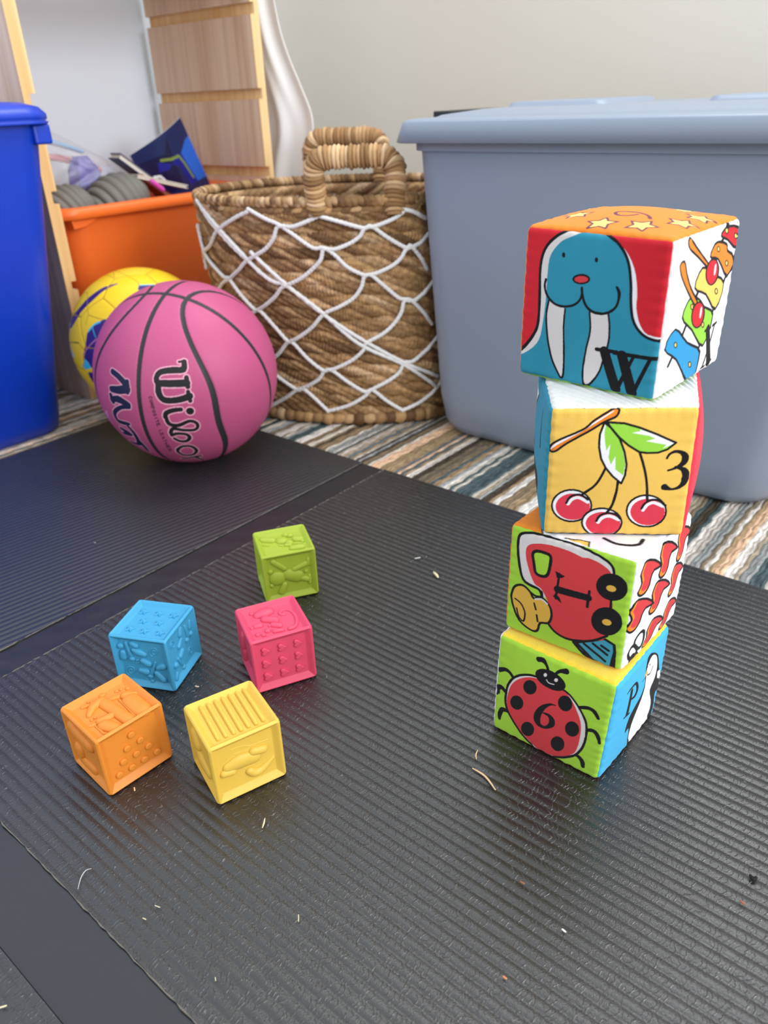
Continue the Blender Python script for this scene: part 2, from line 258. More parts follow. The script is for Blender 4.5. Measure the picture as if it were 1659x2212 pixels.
# ------------------------------------------------------------------ colours; outlines and positions taken from image pixels
COLS = json.loads(r'''{"k":[25,24,26],"teal":[48,140,165],"red":[205,38,50],"wht":[238,236,240],"org":[232,132,44],"yel":[240,200,100],"ylw":[238,192,92],"grn":[160,205,62],"lgrn":[150,210,70],"cher":[222,60,78],"blu":[50,150,205],"sky":[72,175,222],"gold":[220,172,70],"prp":[110,55,70],"hyel":[245,215,115],"cream":[226,225,219],"fyel":[245,205,50],"dteal":[62,150,178],"carr":[208,62,66],"rimred":[220,70,90],"gray":[215,208,205]}''')
ART = json.loads(r'''{"walrus":[["F","red"],
["P","wht",0.544,1.013,0.542,1.022,0.568,1.008,0.602,0.984,0.637,0.964,0.674,0.943,0.707,0.918,0.735,0.889,0.76,0.856,0.781,0.819,0.797,0.78,0.809,0.737,0.817,0.696,0.822,0.658,0.823,0.621,0.827,0.585,0.836,0.549,0.848,0.514,0.862,0.485,0.877,0.463,0.892,0.446,0.915,0.434,0.952,0.428,1.004,0.421,1.037,0.419,1.049,0.408,1.048,0.394,1.032,0.387,0.993,0.388,0.941,0.4,0.898,0.417,0.866,0.439,0.837,0.47,0.81,0.526,0.79,0.624,0.771,0.742,0.739,0.842,0.677,0.912,0.6,0.967],
["P","teal",-0.065,0.105,-0.058,0.113,-0.048,0.124,-0.037,0.138,-0.024,0.152,-0.01,0.166,0.027,0.187,0.051,0.206,0.068,0.225,0.084,0.246,0.101,0.269,0.116,0.291,0.129,0.313,0.138,0.331,0.146,0.348,0.151,0.367,0.156,0.392,0.158,0.425,0.159,0.463,0.158,0.504,0.156,0.548,0.153,0.596,0.149,0.649,0.144,0.701,0.143,0.746,0.145,0.782,0.149,0.812,0.156,0.839,0.166,0.865,0.18,0.889,0.198,0.911,0.217,0.93,0.237,0.947,0.256,0.961,0.274,0.973,0.292,0.986,0.31,1.001,0.334,1.008,0.358,1.013,0.382,1.017,0.406,1.02,0.43,1.022,0.454,1.024,0.478,1.023,0.502,1.021,0.526,1.016,0.551,1.009,0.575,1.001,0.602,0.984,0.626,0.969,0.649,0.956,0.668,0.942,0.686,0.925,0.703,0.907,0.718,0.888,0.732,0.866,0.744,0.842,0.754,0.816,0.762,0.787,0.769,0.757,0.775,0.728,0.78,0.7,0.783,0.672,0.786,0.645,0.79,0.618,0.794,0.593,0.799,0.569,0.804,0.547,0.81,0.526,0.818,0.508,0.826,0.491,0.836,0.477,0.846,0.463,0.858,0.451,0.871,0.44,0.884,0.43,0.898,0.422,0.912,0.415,0.926,0.411,0.94,0.408,0.955,0.405,0.972,0.403,0.997,0.401,1.017,0.402,1.029,0.404,1.312,0.452,1.411,-0.173,-0.305,-0.574,-0.344,0.055],
["P","gray",0.439,1.012,0.42,1.004,0.396,0.986,0.371,0.969,0.347,0.957,0.327,0.948,0.309,0.94,0.292,0.931,0.275,0.918,0.258,0.9,0.24,0.88,0.224,0.856,0.212,0.831,0.205,0.805,0.203,0.777,0.202,0.747,0.202,0.714,0.203,0.678,0.204,0.637,0.206,0.596,0.206,0.556,0.204,0.516,0.202,0.475,0.198,0.436,0.194,0.399,0.19,0.365,0.185,0.334,0.179,0.305,0.169,0.278,0.155,0.253,0.137,0.231,0.118,0.211,0.096,0.193,0.071,0.174,0.043,0.156,-0.008,0.135,-0.029,0.123,-0.043,0.115,-0.053,0.11,-0.06,0.107,-0.065,0.105,-0.065,0.105,-0.058,0.113,-0.048,0.124,-0.037,0.138,-0.024,0.152,-0.01,0.166,0.027,0.187,0.051,0.206,0.068,0.225,0.084,0.246,0.101,0.269,0.116,0.291,0.129,0.313,0.138,0.331,0.146,0.348,0.151,0.367,0.156,0.392,0.158,0.425,0.159,0.463,0.158,0.504,0.156,0.548,0.153,0.596,0.149,0.649,0.144,0.701,0.143,0.746,0.145,0.782,0.149,0.812,0.156,0.839,0.166,0.865,0.18,0.889,0.198,0.911,0.217,0.93,0.237,0.947,0.256,0.961,0.274,0.973,0.292,0.986,0.31,1.001,0.334,1.008,0.358,1.013,0.382,1.017,0.406,1.02],
["S","k",-0.065,0.105,0.009,-0.058,0.113,0.009,-0.048,0.124,0.009,-0.037,0.138,0.009,-0.024,0.152,0.009,-0.01,0.166,0.009,0.027,0.187,0.011,0.051,0.206,0.009,0.068,0.225,0.009,0.084,0.246,0.009,0.101,0.269,0.009,0.116,0.291,0.009,0.129,0.313,0.008,0.138,0.331,0.009,0.146,0.348,0.009,0.151,0.367,0.009,0.156,0.392,0.009,0.158,0.425,0.009,0.159,0.463,0.008,0.158,0.504,0.009,0.156,0.548,0.009,0.153,0.596,0.009,0.149,0.649,0.008,0.144,0.701,0.008,0.143,0.746,0.008,0.145,0.782,0.008,0.149,0.812,0.008,0.156,0.839,0.008,0.166,0.865,0.008,0.18,0.889,0.008,0.198,0.911,0.008,0.217,0.93,0.008,0.237,0.947,0.008,0.256,0.961,0.008,0.274,0.973,0.009,0.292,0.986,0.01,0.31,1.001,0.008,0.334,1.008,0.008,0.358,1.013,0.008,0.382,1.017,0.007,0.406,1.02,0.007,0.43,1.022,0.007,0.454,1.024,0.007,0.478,1.023,0.007,0.502,1.021,0.007,0.526,1.016,0.007,0.551,1.009,0.007,0.575,1.001,0.01,0.602,0.984,0.009,0.626,0.969,0.008,0.649,0.956,0.007,0.668,0.942,0.007,0.686,0.925,0.007,0.703,0.907,0.007,0.718,0.888,0.007,0.732,0.866,0.007,0.744,0.842,0.007,0.754,0.816,0.007,0.762,0.787,0.007,0.769,0.757,0.007,0.775,0.728,0.007,0.78,0.7,0.007,0.783,0.672,0.007,0.786,0.645,0.007,0.79,0.618,0.007,0.794,0.593,0.007,0.799,0.569,0.007,0.804,0.547,0.007,0.81,0.526,0.007,0.818,0.508,0.007,0.826,0.491,0.007,0.836,0.477,0.007,0.846,0.463,0.007,0.858,0.451,0.007,0.871,0.44,0.007,0.884,0.43,0.007,0.898,0.422,0.007,0.912,0.415,0.007,0.926,0.411,0.007,0.94,0.408,0.007,0.955,0.405,0.007,0.972,0.403,0.007,0.997,0.401,0.009,1.017,0.402,0.007,1.029,0.404,0.007],
["P","k",0.32,0.845,0.32,0.841,0.32,0.838,0.319,0.834,0.317,0.832,0.314,0.83,0.312,0.828,0.309,0.828,0.306,0.829,0.303,0.83,0.3,0.832,0.298,0.835,0.296,0.839,0.295,0.842,0.295,0.846,0.296,0.85,0.297,0.853,0.299,0.856,0.301,0.858,0.304,0.859,0.307,0.859,0.31,0.859,0.313,0.857,0.316,0.855,0.318,0.852,0.319,0.849],
["P","k",0.549,0.841,0.549,0.837,0.548,0.834,0.547,0.831,0.546,0.828,0.544,0.827,0.541,0.825,0.538,0.825,0.535,0.826,0.533,0.827,0.53,0.829,0.528,0.832,0.527,0.835,0.526,0.838,0.526,0.842,0.526,0.845,0.527,0.848,0.529,0.851,0.531,0.853,0.534,0.854,0.536,0.854,0.539,0.853,0.542,0.852,0.544,0.85,0.546,0.847,0.548,0.844],
["P","k",0.513,0.722,0.512,0.714,0.508,0.707,0.501,0.699,0.49,0.693,0.478,0.688,0.464,0.684,0.449,0.682,0.434,0.682,0.421,0.684,0.409,0.687,0.399,0.693,0.393,0.699,0.39,0.707,0.391,0.715,0.396,0.722,0.403,0.73,0.414,0.736,0.427,0.741,0.441,0.745,0.455,0.747,0.47,0.747,0.483,0.745,0.495,0.741,0.504,0.736,0.51,0.729],
["P","carr",0.499,0.719,0.499,0.715,0.495,0.71,0.489,0.705,0.481,0.701,0.472,0.697,0.461,0.695,0.449,0.693,0.438,0.693,0.428,0.694,0.419,0.696,0.411,0.699,0.407,0.703,0.405,0.708,0.405,0.712,0.409,0.717,0.415,0.722,0.423,0.726,0.433,0.73,0.444,0.732,0.456,0.734,0.467,0.734,0.477,0.733,0.486,0.731,0.493,0.728,0.497,0.724],
["P","gray",0.234,0.56,0.226,0.541,0.221,0.509,0.219,0.476,0.218,0.45,0.22,0.424,0.223,0.394,0.229,0.356,0.236,0.312,0.245,0.27,0.256,0.231,0.267,0.192,0.28,0.157,0.295,0.126,0.31,0.099,0.324,0.076,0.335,0.058,0.345,0.044,0.354,0.043,0.361,0.053,0.366,0.075,0.368,0.108,0.369,0.157,0.368,0.217,0.366,0.272,0.362,0.316,0.359,0.357,0.356,0.396,0.358,0.44,0.362,0.483,0.358,0.514,0.34,0.524,0.313,0.522,0.289,0.523,0.268,0.538,0.249,0.556],
["S","k",0.232,0.56,0.005,0.228,0.538,0.006,0.223,0.507,0.006,0.219,0.476,0.006,0.219,0.45,0.005,0.22,0.424,0.006,0.223,0.394,0.006,0.229,0.356,0.006,0.236,0.312,0.006,0.245,0.27,0.006,0.256,0.231,0.006,0.267,0.192,0.006,0.28,0.157,0.006,0.295,0.126,0.006,0.31,0.099,0.006,0.324,0.076,0.006,0.335,0.058,0.006,0.345,0.044,0.006,0.354,0.043,0.006,0.361,0.053,0.006,0.366,0.075,0.006,0.368,0.108,0.006,0.369,0.157,0.005,0.368,0.217,0.006,0.366,0.272,0.006,0.362,0.316,0.005,0.359,0.357,0.005,0.356,0.396,0.005,0.356,0.44,0.005,0.357,0.484,0.005,0.358,0.514,0.005],
["P","gray",0.533,0.521,0.53,0.502,0.538,0.475,0.545,0.448,0.547,0.425,0.547,0.401,0.545,0.377,0.541,0.35,0.535,0.321,0.529,0.291,0.525,0.259,0.52,0.225,0.516,0.192,0.512,0.161,0.51,0.131,0.509,0.103,0.51,0.077,0.512,0.054,0.515,0.036,0.519,0.02,0.526,0.009,0.54,0.017,0.557,0.036,0.573,0.054,0.588,0.075,0.603,0.097,0.617,0.123,0.629,0.149,0.638,0.179,0.645,0.211,0.651,0.239,0.657,0.263,0.663,0.283,0.668,0.305,0.672,0.328,0.675,0.352,0.677,0.378,0.676,0.408,0.674,0.439,0.671,0.467,0.668,0.492,0.664,0.515,0.657,0.529,0.646,0.531,0.631,0.525,0.612,0.52,0.585,0.523,0.554,0.526],
["S","k",0.533,0.521,0.005,0.536,0.502,0.005,0.541,0.475,0.005,0.545,0.448,0.005,0.547,0.425,0.005,0.547,0.401,0.005,0.545,0.377,0.005,0.541,0.35,0.005,0.535,0.321,0.005,0.529,0.291,0.005,0.525,0.259,0.005,0.52,0.225,0.005,0.516,0.192,0.006,0.512,0.161,0.005,0.51,0.131,0.005,0.509,0.103,0.006,0.51,0.077,0.005,0.512,0.054,0.005,0.515,0.036,0.006,0.519,0.02,0.01,0.526,0.009,0.011,0.54,0.017,0.012,0.557,0.036,0.006,0.573,0.054,0.006,0.588,0.075,0.006,0.603,0.097,0.005,0.617,0.123,0.005,0.629,0.149,0.005,0.638,0.179,0.005,0.645,0.211,0.005,0.651,0.239,0.005,0.657,0.263,0.005,0.663,0.283,0.005,0.668,0.305,0.005,0.672,0.328,0.005,0.675,0.352,0.005,0.677,0.378,0.005,0.676,0.408,0.005,0.674,0.439,0.005,0.671,0.467,0.005,0.666,0.492,0.005,0.661,0.514,0.005,0.657,0.529,0.005],
["S","k",0.194,0.679,0.007,0.192,0.667,0.007,0.189,0.651,0.006,0.19,0.634,0.007,0.195,0.615,0.006,0.204,0.595,0.007,0.217,0.577,0.007,0.233,0.561,0.007,0.254,0.547,0.007,0.275,0.536,0.006,0.299,0.53,0.006,0.323,0.528,0.007,0.347,0.529,0.006,0.371,0.533,0.006,0.394,0.539,0.006,0.414,0.547,0.006,0.431,0.558,0.006,0.445,0.57,0.006,0.455,0.583,0.006,0.462,0.596,0.006,0.465,0.61,0.006,0.467,0.624,0.006,0.467,0.638,0.006,0.464,0.652,0.006,0.463,0.662,0.006],
["S","k",0.463,0.662,0.007,0.465,0.65,0.007,0.468,0.633,0.007,0.474,0.615,0.007,0.481,0.596,0.007,0.49,0.577,0.007,0.502,0.56,0.007,0.515,0.547,0.007,0.531,0.536,0.007,0.548,0.528,0.007,0.569,0.523,0.007,0.591,0.522,0.007,0.612,0.522,0.007,0.63,0.526,0.006,0.646,0.532,0.007,0.661,0.539,0.006,0.675,0.549,0.007,0.688,0.56,0.006,0.698,0.573,0.006,0.705,0.587,0.006,0.709,0.602,0.006,0.712,0.618,0.006,0.713,0.634,0.007,0.713,0.65,0.008,0.711,0.665,0.008,0.705,0.677,0.008,0.698,0.688,0.007,0.692,0.695,0.006],
["S","k",0.653,0.287,0.025,0.742,0.046,0.027],
["S","k",0.769,0.279,0.025,0.851,0.042,0.027],
["S","k",0.744,0.026,0.012,0.841,0.278,0.008],
["S","k",0.856,0.03,0.011,0.946,0.285,0.009],
["S","k",0.6,0.291,0.01,0.735,0.294,0.01],
["S","k",0.718,0.287,0.01,0.874,0.288,0.01],
["S","k",0.886,0.287,0.01,1.0,0.29,0.01]],"xylophone":[["F","wht"],
["S","k",0.976,0.932,0.012,1.0,0.786,0.012,0.805,0.644,0.013,0.651,0.473,0.014,0.522,0.24,0.013,0.424,-0.007,0.013],
["S","k",0.79,0.994,0.016,0.684,0.898,0.012,0.458,0.765,0.01,0.339,0.617,0.011,0.228,0.395,0.01,0.114,0.219,0.01],
["P","red",0.655,0.925,0.659,0.938,0.682,0.95,0.717,0.958,0.761,0.963,0.813,0.963,0.861,0.958,0.915,0.945,0.978,0.926,1.011,0.903,1.017,0.867,1.002,0.826,0.973,0.805,0.902,0.822,0.827,0.857,0.768,0.885,0.718,0.902,0.676,0.914],
["S","k",0.655,0.925,0.006,0.659,0.938,0.006,0.682,0.95,0.006,0.717,0.958,0.005,0.761,0.963,0.007,0.813,0.963,0.007,0.861,0.958,0.007,0.915,0.945,0.007,0.978,0.926,0.007,1.011,0.903,0.007,1.017,0.867,0.007,1.002,0.826,0.007,0.973,0.805,0.007,0.902,0.822,0.008,0.827,0.857,0.007,0.768,0.885,0.006,0.718,0.902,0.007,0.676,0.914,0.006,0.655,0.925,0.006],
["P","org",0.495,0.825,0.501,0.846,0.528,0.871,0.559,0.889,0.586,0.895,0.615,0.895,0.646,0.891,0.685,0.883,0.726,0.871,0.76,0.858,0.772,0.845,0.774,0.831,0.786,0.815,0.83,0.798,0.888,0.779,0.925,0.753,0.994,0.696,0.893,0.66,0.839,0.643,0.765,0.68,0.688,0.742,0.625,0.789,0.57,0.807,0.521,0.814],
["S","k",0.495,0.825,0.006,0.501,0.846,0.006,0.528,0.871,0.006,0.559,0.889,0.006,0.586,0.895,0.006,0.615,0.895,0.006,0.646,0.891,0.007,0.685,0.883,0.007,0.726,0.871,0.007,0.76,0.858,0.007,0.772,0.845,0.007,0.774,0.831,0.007,0.786,0.815,0.007,0.83,0.798,0.007,0.888,0.779,0.008,0.925,0.753,0.009,0.994,0.696,0.022,0.893,0.66,0.007,0.839,0.643,0.009,0.765,0.68,0.008,0.688,0.742,0.007,0.625,0.789,0.006,0.57,0.807,0.006,0.521,0.814,0.006,0.495,0.825,0.006],
["P","yel",0.306,0.671,0.312,0.71,0.347,0.753,0.389,0.777,0.432,0.77,0.482,0.743,0.54,0.713,0.621,0.686,0.719,0.653,0.785,0.613,0.786,0.554,0.744,0.49,0.687,0.46,0.618,0.489,0.542,0.549,0.475,0.6,0.406,0.627,0.342,0.647],
["S","k",0.306,0.671,0.006,0.312,0.71,0.006,0.347,0.753,0.006,0.389,0.777,0.006,0.432,0.77,0.006,0.482,0.743,0.006,0.54,0.713,0.006,0.621,0.686,0.007,0.719,0.653,0.007,0.785,0.613,0.008,0.786,0.554,0.007,0.744,0.49,0.008,0.687,0.46,0.008,0.618,0.489,0.007,0.542,0.549,0.007,0.475,0.6,0.006,0.406,0.627,0.006,0.342,0.647,0.006,0.306,0.671,0.006],
["P","lgrn",0.194,0.511,0.201,0.553,0.232,0.595,0.268,0.621,0.306,0.62,0.35,0.603,0.39,0.583,0.419,0.564,0.444,0.544,0.477,0.52,0.537,0.497,0.61,0.469,0.658,0.43,0.66,0.359,0.635,0.276,0.589,0.234,0.511,0.267,0.42,0.337,0.346,0.399,0.281,0.44,0.224,0.476],
["S","k",0.194,0.511,0.006,0.201,0.553,0.005,0.232,0.595,0.005,0.268,0.621,0.006,0.306,0.62,0.006,0.35,0.603,0.006,0.39,0.583,0.006,0.419,0.564,0.006,0.444,0.544,0.006,0.477,0.52,0.006,0.537,0.497,0.007,0.61,0.469,0.007,0.658,0.43,0.008,0.66,0.359,0.008,0.635,0.276,0.008,0.589,0.234,0.007,0.511,0.267,0.007,0.42,0.337,0.006,0.346,0.399,0.006,0.281,0.44,0.006,0.224,0.476,0.006,0.194,0.511,0.006],
["P","blu",0.047,0.342,0.054,0.387,0.088,0.432,0.13,0.452,0.179,0.428,0.242,0.376,0.312,0.325,0.398,0.286,0.496,0.246,0.565,0.196,0.585,0.116,0.604,0.008,0.539,-0.024,0.418,0.05,0.297,0.155,0.207,0.237,0.135,0.281,0.076,0.312],
["S","k",0.047,0.342,0.005,0.054,0.387,0.005,0.088,0.432,0.005,0.13,0.452,0.005,0.179,0.428,0.006,0.242,0.376,0.006,0.312,0.325,0.006,0.398,0.286,0.007,0.496,0.246,0.007,0.565,0.196,0.008,0.585,0.116,0.008,0.604,0.008,0.007,0.539,-0.024,0.007,0.418,0.05,0.008,0.297,0.155,0.006,0.207,0.237,0.006,0.135,0.281,0.006,0.076,0.312,0.005,0.047,0.342,0.005],
["P","k",0.772,0.94,0.772,0.935,0.77,0.931,0.767,0.927,0.762,0.925,0.756,0.923,0.75,0.923,0.742,0.924,0.735,0.926,0.728,0.93,0.722,0.934,0.717,0.938,0.715,0.943,0.713,0.948,0.714,0.952,0.716,0.956,0.721,0.96,0.728,0.962,0.734,0.964,0.74,0.964,0.747,0.963,0.752,0.961,0.757,0.958,0.762,0.954,0.767,0.949,0.77,0.945],
["P","yel",0.758,0.942,0.759,0.938,0.758,0.936,0.756,0.934,0.754,0.932,0.75,0.931,0.746,0.931,0.742,0.932,0.738,0.933,0.735,0.935,0.732,0.937,0.729,0.94,0.727,0.943,0.726,0.946,0.727,0.949,0.727,0.952,0.729,0.954,0.733,0.955,0.736,0.956,0.74,0.956,0.744,0.956,0.746,0.955,0.75,0.953,0.753,0.95,0.755,0.948,0.757,0.945],
["P","k",0.962,0.88,0.958,0.876,0.967,0.87,0.958,0.867,0.98,0.861,0.942,0.864,0.933,0.864,0.924,0.866,0.915,0.868,0.905,0.872,0.898,0.876,0.891,0.881,0.886,0.887,0.884,0.892,0.883,0.897,0.884,0.901,0.887,0.905,0.892,0.908,0.898,0.909,0.906,0.909,0.914,0.908,0.923,0.905,1.0,0.893,0.995,0.89,0.983,0.887,0.977,0.883],
["P","yel",0.989,0.877,0.99,0.874,0.99,0.871,0.938,0.876,0.935,0.874,0.931,0.873,0.927,0.873,0.922,0.874,0.917,0.875,0.912,0.877,0.908,0.88,0.904,0.883,0.901,0.886,0.9,0.89,0.898,0.893,0.899,0.896,0.901,0.898,0.903,0.9,0.907,0.9,0.911,0.901,0.916,0.9,0.92,0.899,0.925,0.896,0.93,0.894,0.933,0.891,0.937,0.887],
["P","k",0.648,0.847,0.648,0.842,0.646,0.838,0.643,0.835,0.639,0.832,0.632,0.831,0.626,0.831,0.619,0.832,0.612,0.834,0.605,0.837,0.599,0.842,0.595,0.846,0.592,0.851,0.591,0.856,0.59,0.861,0.592,0.865,0.595,0.868,0.6,0.871,0.606,0.872,0.613,0.872,0.619,0.871,0.626,0.869,0.633,0.865,0.638,0.862,0.643,0.857,0.647,0.852],
["P","yel",0.635,0.849,0.635,0.846,0.634,0.843,0.632,0.841,0.63,0.84,0.627,0.839,0.623,0.839,0.619,0.839,0.615,0.841,0.612,0.843,0.609,0.845,0.606,0.848,0.604,0.851,0.603,0.854,0.603,0.857,0.604,0.859,0.605,0.862,0.608,0.863,0.611,0.864,0.615,0.864,0.619,0.864,0.623,0.862,0.626,0.86,0.629,0.858,0.632,0.855,0.634,0.852],
["P","k",0.834,0.729,0.835,0.724,0.834,0.719,0.83,0.716,0.824,0.713,0.817,0.712,0.808,0.713,0.8,0.714,0.79,0.717,0.782,0.721,0.773,0.726,0.767,0.731,0.762,0.737,0.759,0.742,0.759,0.747,0.76,0.751,0.764,0.755,0.769,0.757,0.775,0.758,0.784,0.758,0.792,0.757,0.801,0.754,0.81,0.75,0.818,0.745,0.825,0.74,0.831,0.734],
["P","yel",0.816,0.732,0.816,0.729,0.817,0.726,0.815,0.724,0.811,0.722,0.808,0.721,0.804,0.721,0.798,0.722,0.793,0.724,0.788,0.726,0.784,0.729,0.78,0.732,0.777,0.736,0.775,0.739,0.775,0.742,0.775,0.745,0.777,0.747,0.78,0.749,0.784,0.75,0.788,0.75,0.792,0.749,0.798,0.747,0.803,0.745,0.807,0.742,0.811,0.739,0.814,0.735],
["P","k",0.686,0.577,0.687,0.572,0.687,0.567,0.684,0.564,0.679,0.561,0.673,0.56,0.665,0.56,0.656,0.562,0.648,0.565,0.64,0.569,0.632,0.574,0.626,0.58,0.621,0.585,0.619,0.591,0.617,0.596,0.619,0.601,0.621,0.604,0.626,0.607,0.632,0.608,0.639,0.608,0.647,0.606,0.655,0.603,0.664,0.599,0.671,0.594,0.678,0.589,0.683,0.583],
["P","yel",0.67,0.58,0.671,0.577,0.671,0.574,0.669,0.572,0.667,0.57,0.663,0.57,0.66,0.57,0.655,0.571,0.65,0.572,0.646,0.575,0.642,0.578,0.638,0.581,0.635,0.584,0.634,0.588,0.633,0.591,0.633,0.594,0.634,0.596,0.637,0.598,0.64,0.599,0.644,0.599,0.649,0.598,0.653,0.596,0.657,0.594,0.662,0.591,0.666,0.587,0.668,0.584],
["P","k",0.322,0.553,0.322,0.548,0.322,0.543,0.32,0.54,0.316,0.537,0.312,0.535,0.307,0.535,0.302,0.537,0.296,0.539,0.29,0.542,0.285,0.547,0.28,0.552,0.278,0.557,0.276,0.562,0.274,0.567,0.275,0.572,0.277,0.575,0.281,0.578,0.285,0.579,0.29,0.579,0.295,0.578,0.301,0.576,0.306,0.573,0.311,0.568,0.316,0.563,0.319,0.558],
["P","yel",0.31,0.555,0.312,0.552,0.311,0.549,0.31,0.547,0.309,0.545,0.306,0.544,0.303,0.544,0.3,0.545,0.297,0.546,0.294,0.548,0.291,0.551,0.289,0.554,0.287,0.557,0.286,0.56,0.286,0.563,0.286,0.566,0.286,0.568,0.288,0.57,0.29,0.571,0.293,0.571,0.296,0.57,0.3,0.569,0.302,0.567,0.305,0.565,0.307,0.562,0.309,0.558],
["P","k",0.533,0.391,0.535,0.385,0.535,0.38,0.533,0.377,0.529,0.374,0.524,0.373,0.518,0.373,0.51,0.375,0.503,0.378,0.495,0.382,0.488,0.387,0.482,0.393,0.477,0.399,0.474,0.405,0.472,0.41,0.472,0.415,0.474,0.419,0.478,0.422,0.482,0.423,0.489,0.423,0.496,0.421,0.503,0.418,0.511,0.414,0.518,0.409,0.524,0.403,0.529,0.397],
["P","yel",0.519,0.394,0.52,0.391,0.521,0.388,0.519,0.385,0.518,0.384,0.515,0.383,0.511,0.383,0.508,0.384,0.503,0.385,0.499,0.388,0.495,0.391,0.492,0.394,0.489,0.398,0.487,0.402,0.485,0.405,0.485,0.408,0.486,0.411,0.488,0.413,0.491,0.413,0.494,0.413,0.498,0.413,0.502,0.411,0.506,0.408,0.51,0.405,0.514,0.402,0.517,0.398],
["P","k",0.184,0.34,0.185,0.335,0.185,0.33,0.183,0.326,0.181,0.323,0.177,0.322,0.172,0.322,0.167,0.323,0.161,0.326,0.155,0.329,0.151,0.334,0.146,0.339,0.143,0.345,0.141,0.35,0.14,0.355,0.14,0.36,0.141,0.364,0.145,0.367,0.148,0.368,0.153,0.368,0.158,0.367,0.163,0.365,0.168,0.361,0.174,0.357,0.178,0.351,0.182,0.346],
["P","yel",0.174,0.342,0.175,0.339,0.175,0.336,0.174,0.334,0.173,0.332,0.171,0.331,0.168,0.331,0.165,0.332,0.162,0.333,0.16,0.335,0.156,0.338,0.154,0.341,0.152,0.345,0.151,0.348,0.15,0.351,0.15,0.354,0.151,0.357,0.152,0.358,0.154,0.359,0.156,0.36,0.16,0.359,0.162,0.357,0.166,0.355,0.168,0.352,0.171,0.349,0.172,0.346],
["P","k",0.471,0.134,0.474,0.127,0.474,0.122,0.474,0.117,0.472,0.115,0.466,0.113,0.46,0.114,0.452,0.116,0.444,0.12,0.436,0.125,0.427,0.131,0.42,0.137,0.414,0.144,0.409,0.151,0.406,0.157,0.405,0.163,0.406,0.167,0.409,0.17,0.414,0.171,0.42,0.171,0.427,0.169,0.435,0.165,0.443,0.16,0.452,0.154,0.459,0.148,0.466,0.141],
["P","yel",0.457,0.138,0.458,0.134,0.459,0.13,0.459,0.128,0.457,0.126,0.455,0.125,0.452,0.125,0.447,0.126,0.442,0.128,0.438,0.131,0.434,0.135,0.429,0.139,0.425,0.143,0.423,0.147,0.421,0.151,0.42,0.155,0.42,0.157,0.421,0.159,0.424,0.16,0.427,0.16,0.431,0.159,0.436,0.157,0.441,0.154,0.445,0.15,0.449,0.147,0.453,0.142],
["P","org",0.175,0.964,0.188,0.974,0.207,0.98,0.223,0.979,0.23,0.968,0.24,0.952,0.263,0.933,0.293,0.911,0.329,0.885,0.367,0.859,0.408,0.831,0.451,0.802,0.478,0.781,0.482,0.771,0.47,0.769,0.445,0.777,0.406,0.798,0.359,0.827,0.314,0.854,0.273,0.876,0.234,0.897,0.203,0.916,0.184,0.934,0.174,0.951],
["S","k",0.175,0.964,0.006,0.188,0.974,0.006,0.207,0.98,0.007,0.223,0.979,0.007,0.23,0.968,0.004,0.24,0.952,0.006,0.263,0.933,0.006,0.293,0.911,0.006,0.329,0.885,0.006,0.367,0.859,0.005,0.408,0.831,0.006,0.451,0.802,0.005,0.478,0.781,0.006,0.482,0.771,0.006,0.47,0.769,0.006,0.445,0.777,0.006,0.406,0.798,0.006,0.359,0.827,0.006,0.314,0.854,0.006,0.273,0.876,0.006,0.234,0.897,0.006,0.203,0.916,0.005,0.184,0.934,0.006,0.174,0.951,0.006,0.175,0.964,0.006],
["P","org",0.094,0.836,0.104,0.85,0.124,0.857,0.145,0.854,0.16,0.835,0.173,0.806,0.188,0.775,0.207,0.745,0.229,0.713,0.255,0.68,0.29,0.644,0.331,0.608,0.359,0.579,0.364,0.562,0.353,0.555,0.334,0.56,0.305,0.582,0.268,0.616,0.232,0.652,0.199,0.686,0.165,0.723,0.137,0.756,0.115,0.787,0.099,0.815],
["S","k",0.094,0.836,0.005,0.104,0.85,0.005,0.124,0.857,0.005,0.145,0.854,0.005,0.16,0.835,0.005,0.173,0.806,0.005,0.188,0.775,0.005,0.207,0.745,0.006,0.229,0.713,0.005,0.255,0.68,0.006,0.29,0.644,0.006,0.331,0.608,0.006,0.359,0.579,0.006,0.364,0.562,0.006,0.353,0.555,0.006,0.334,0.56,0.006,0.305,0.582,0.005,0.268,0.616,0.006,0.232,0.652,0.006,0.199,0.686,0.005,0.165,0.723,0.005,0.137,0.756,0.005,0.115,0.787,0.005,0.099,0.815,0.005,0.094,0.836,0.005],
["P","k",0.661,0.698,0.656,0.679,0.643,0.662,0.625,0.65,0.601,0.642,0.575,0.638,0.547,0.64,0.52,0.647,0.495,0.658,0.473,0.672,0.455,0.69,0.443,0.709,0.437,0.73,0.437,0.749,0.443,0.768,0.455,0.784,0.472,0.796,0.493,0.805,0.518,0.808,0.543,0.808,0.57,0.802,0.595,0.792,0.618,0.777,0.637,0.76,0.652,0.74,0.66,0.719],
["P","red",0.638,0.703,0.633,0.686,0.623,0.672,0.608,0.66,0.589,0.653,0.568,0.649,0.546,0.65,0.524,0.655,0.503,0.665,0.485,0.678,0.471,0.693,0.461,0.71,0.456,0.728,0.456,0.745,0.461,0.762,0.471,0.776,0.485,0.787,0.502,0.795,0.523,0.798,0.544,0.798,0.565,0.793,0.586,0.785,0.605,0.772,0.62,0.757,0.631,0.74,0.637,0.722],
["P","wht",0.602,0.728,0.601,0.72,0.599,0.712,0.595,0.705,0.592,0.701,0.588,0.697,0.584,0.696,0.58,0.697,0.576,0.7,0.573,0.705,0.571,0.711,0.57,0.719,0.57,0.727,0.571,0.735,0.572,0.744,0.575,0.751,0.578,0.758,0.582,0.763,0.586,0.766,0.59,0.767,0.594,0.766,0.597,0.763,0.6,0.759,0.602,0.752,0.603,0.745,0.603,0.737],
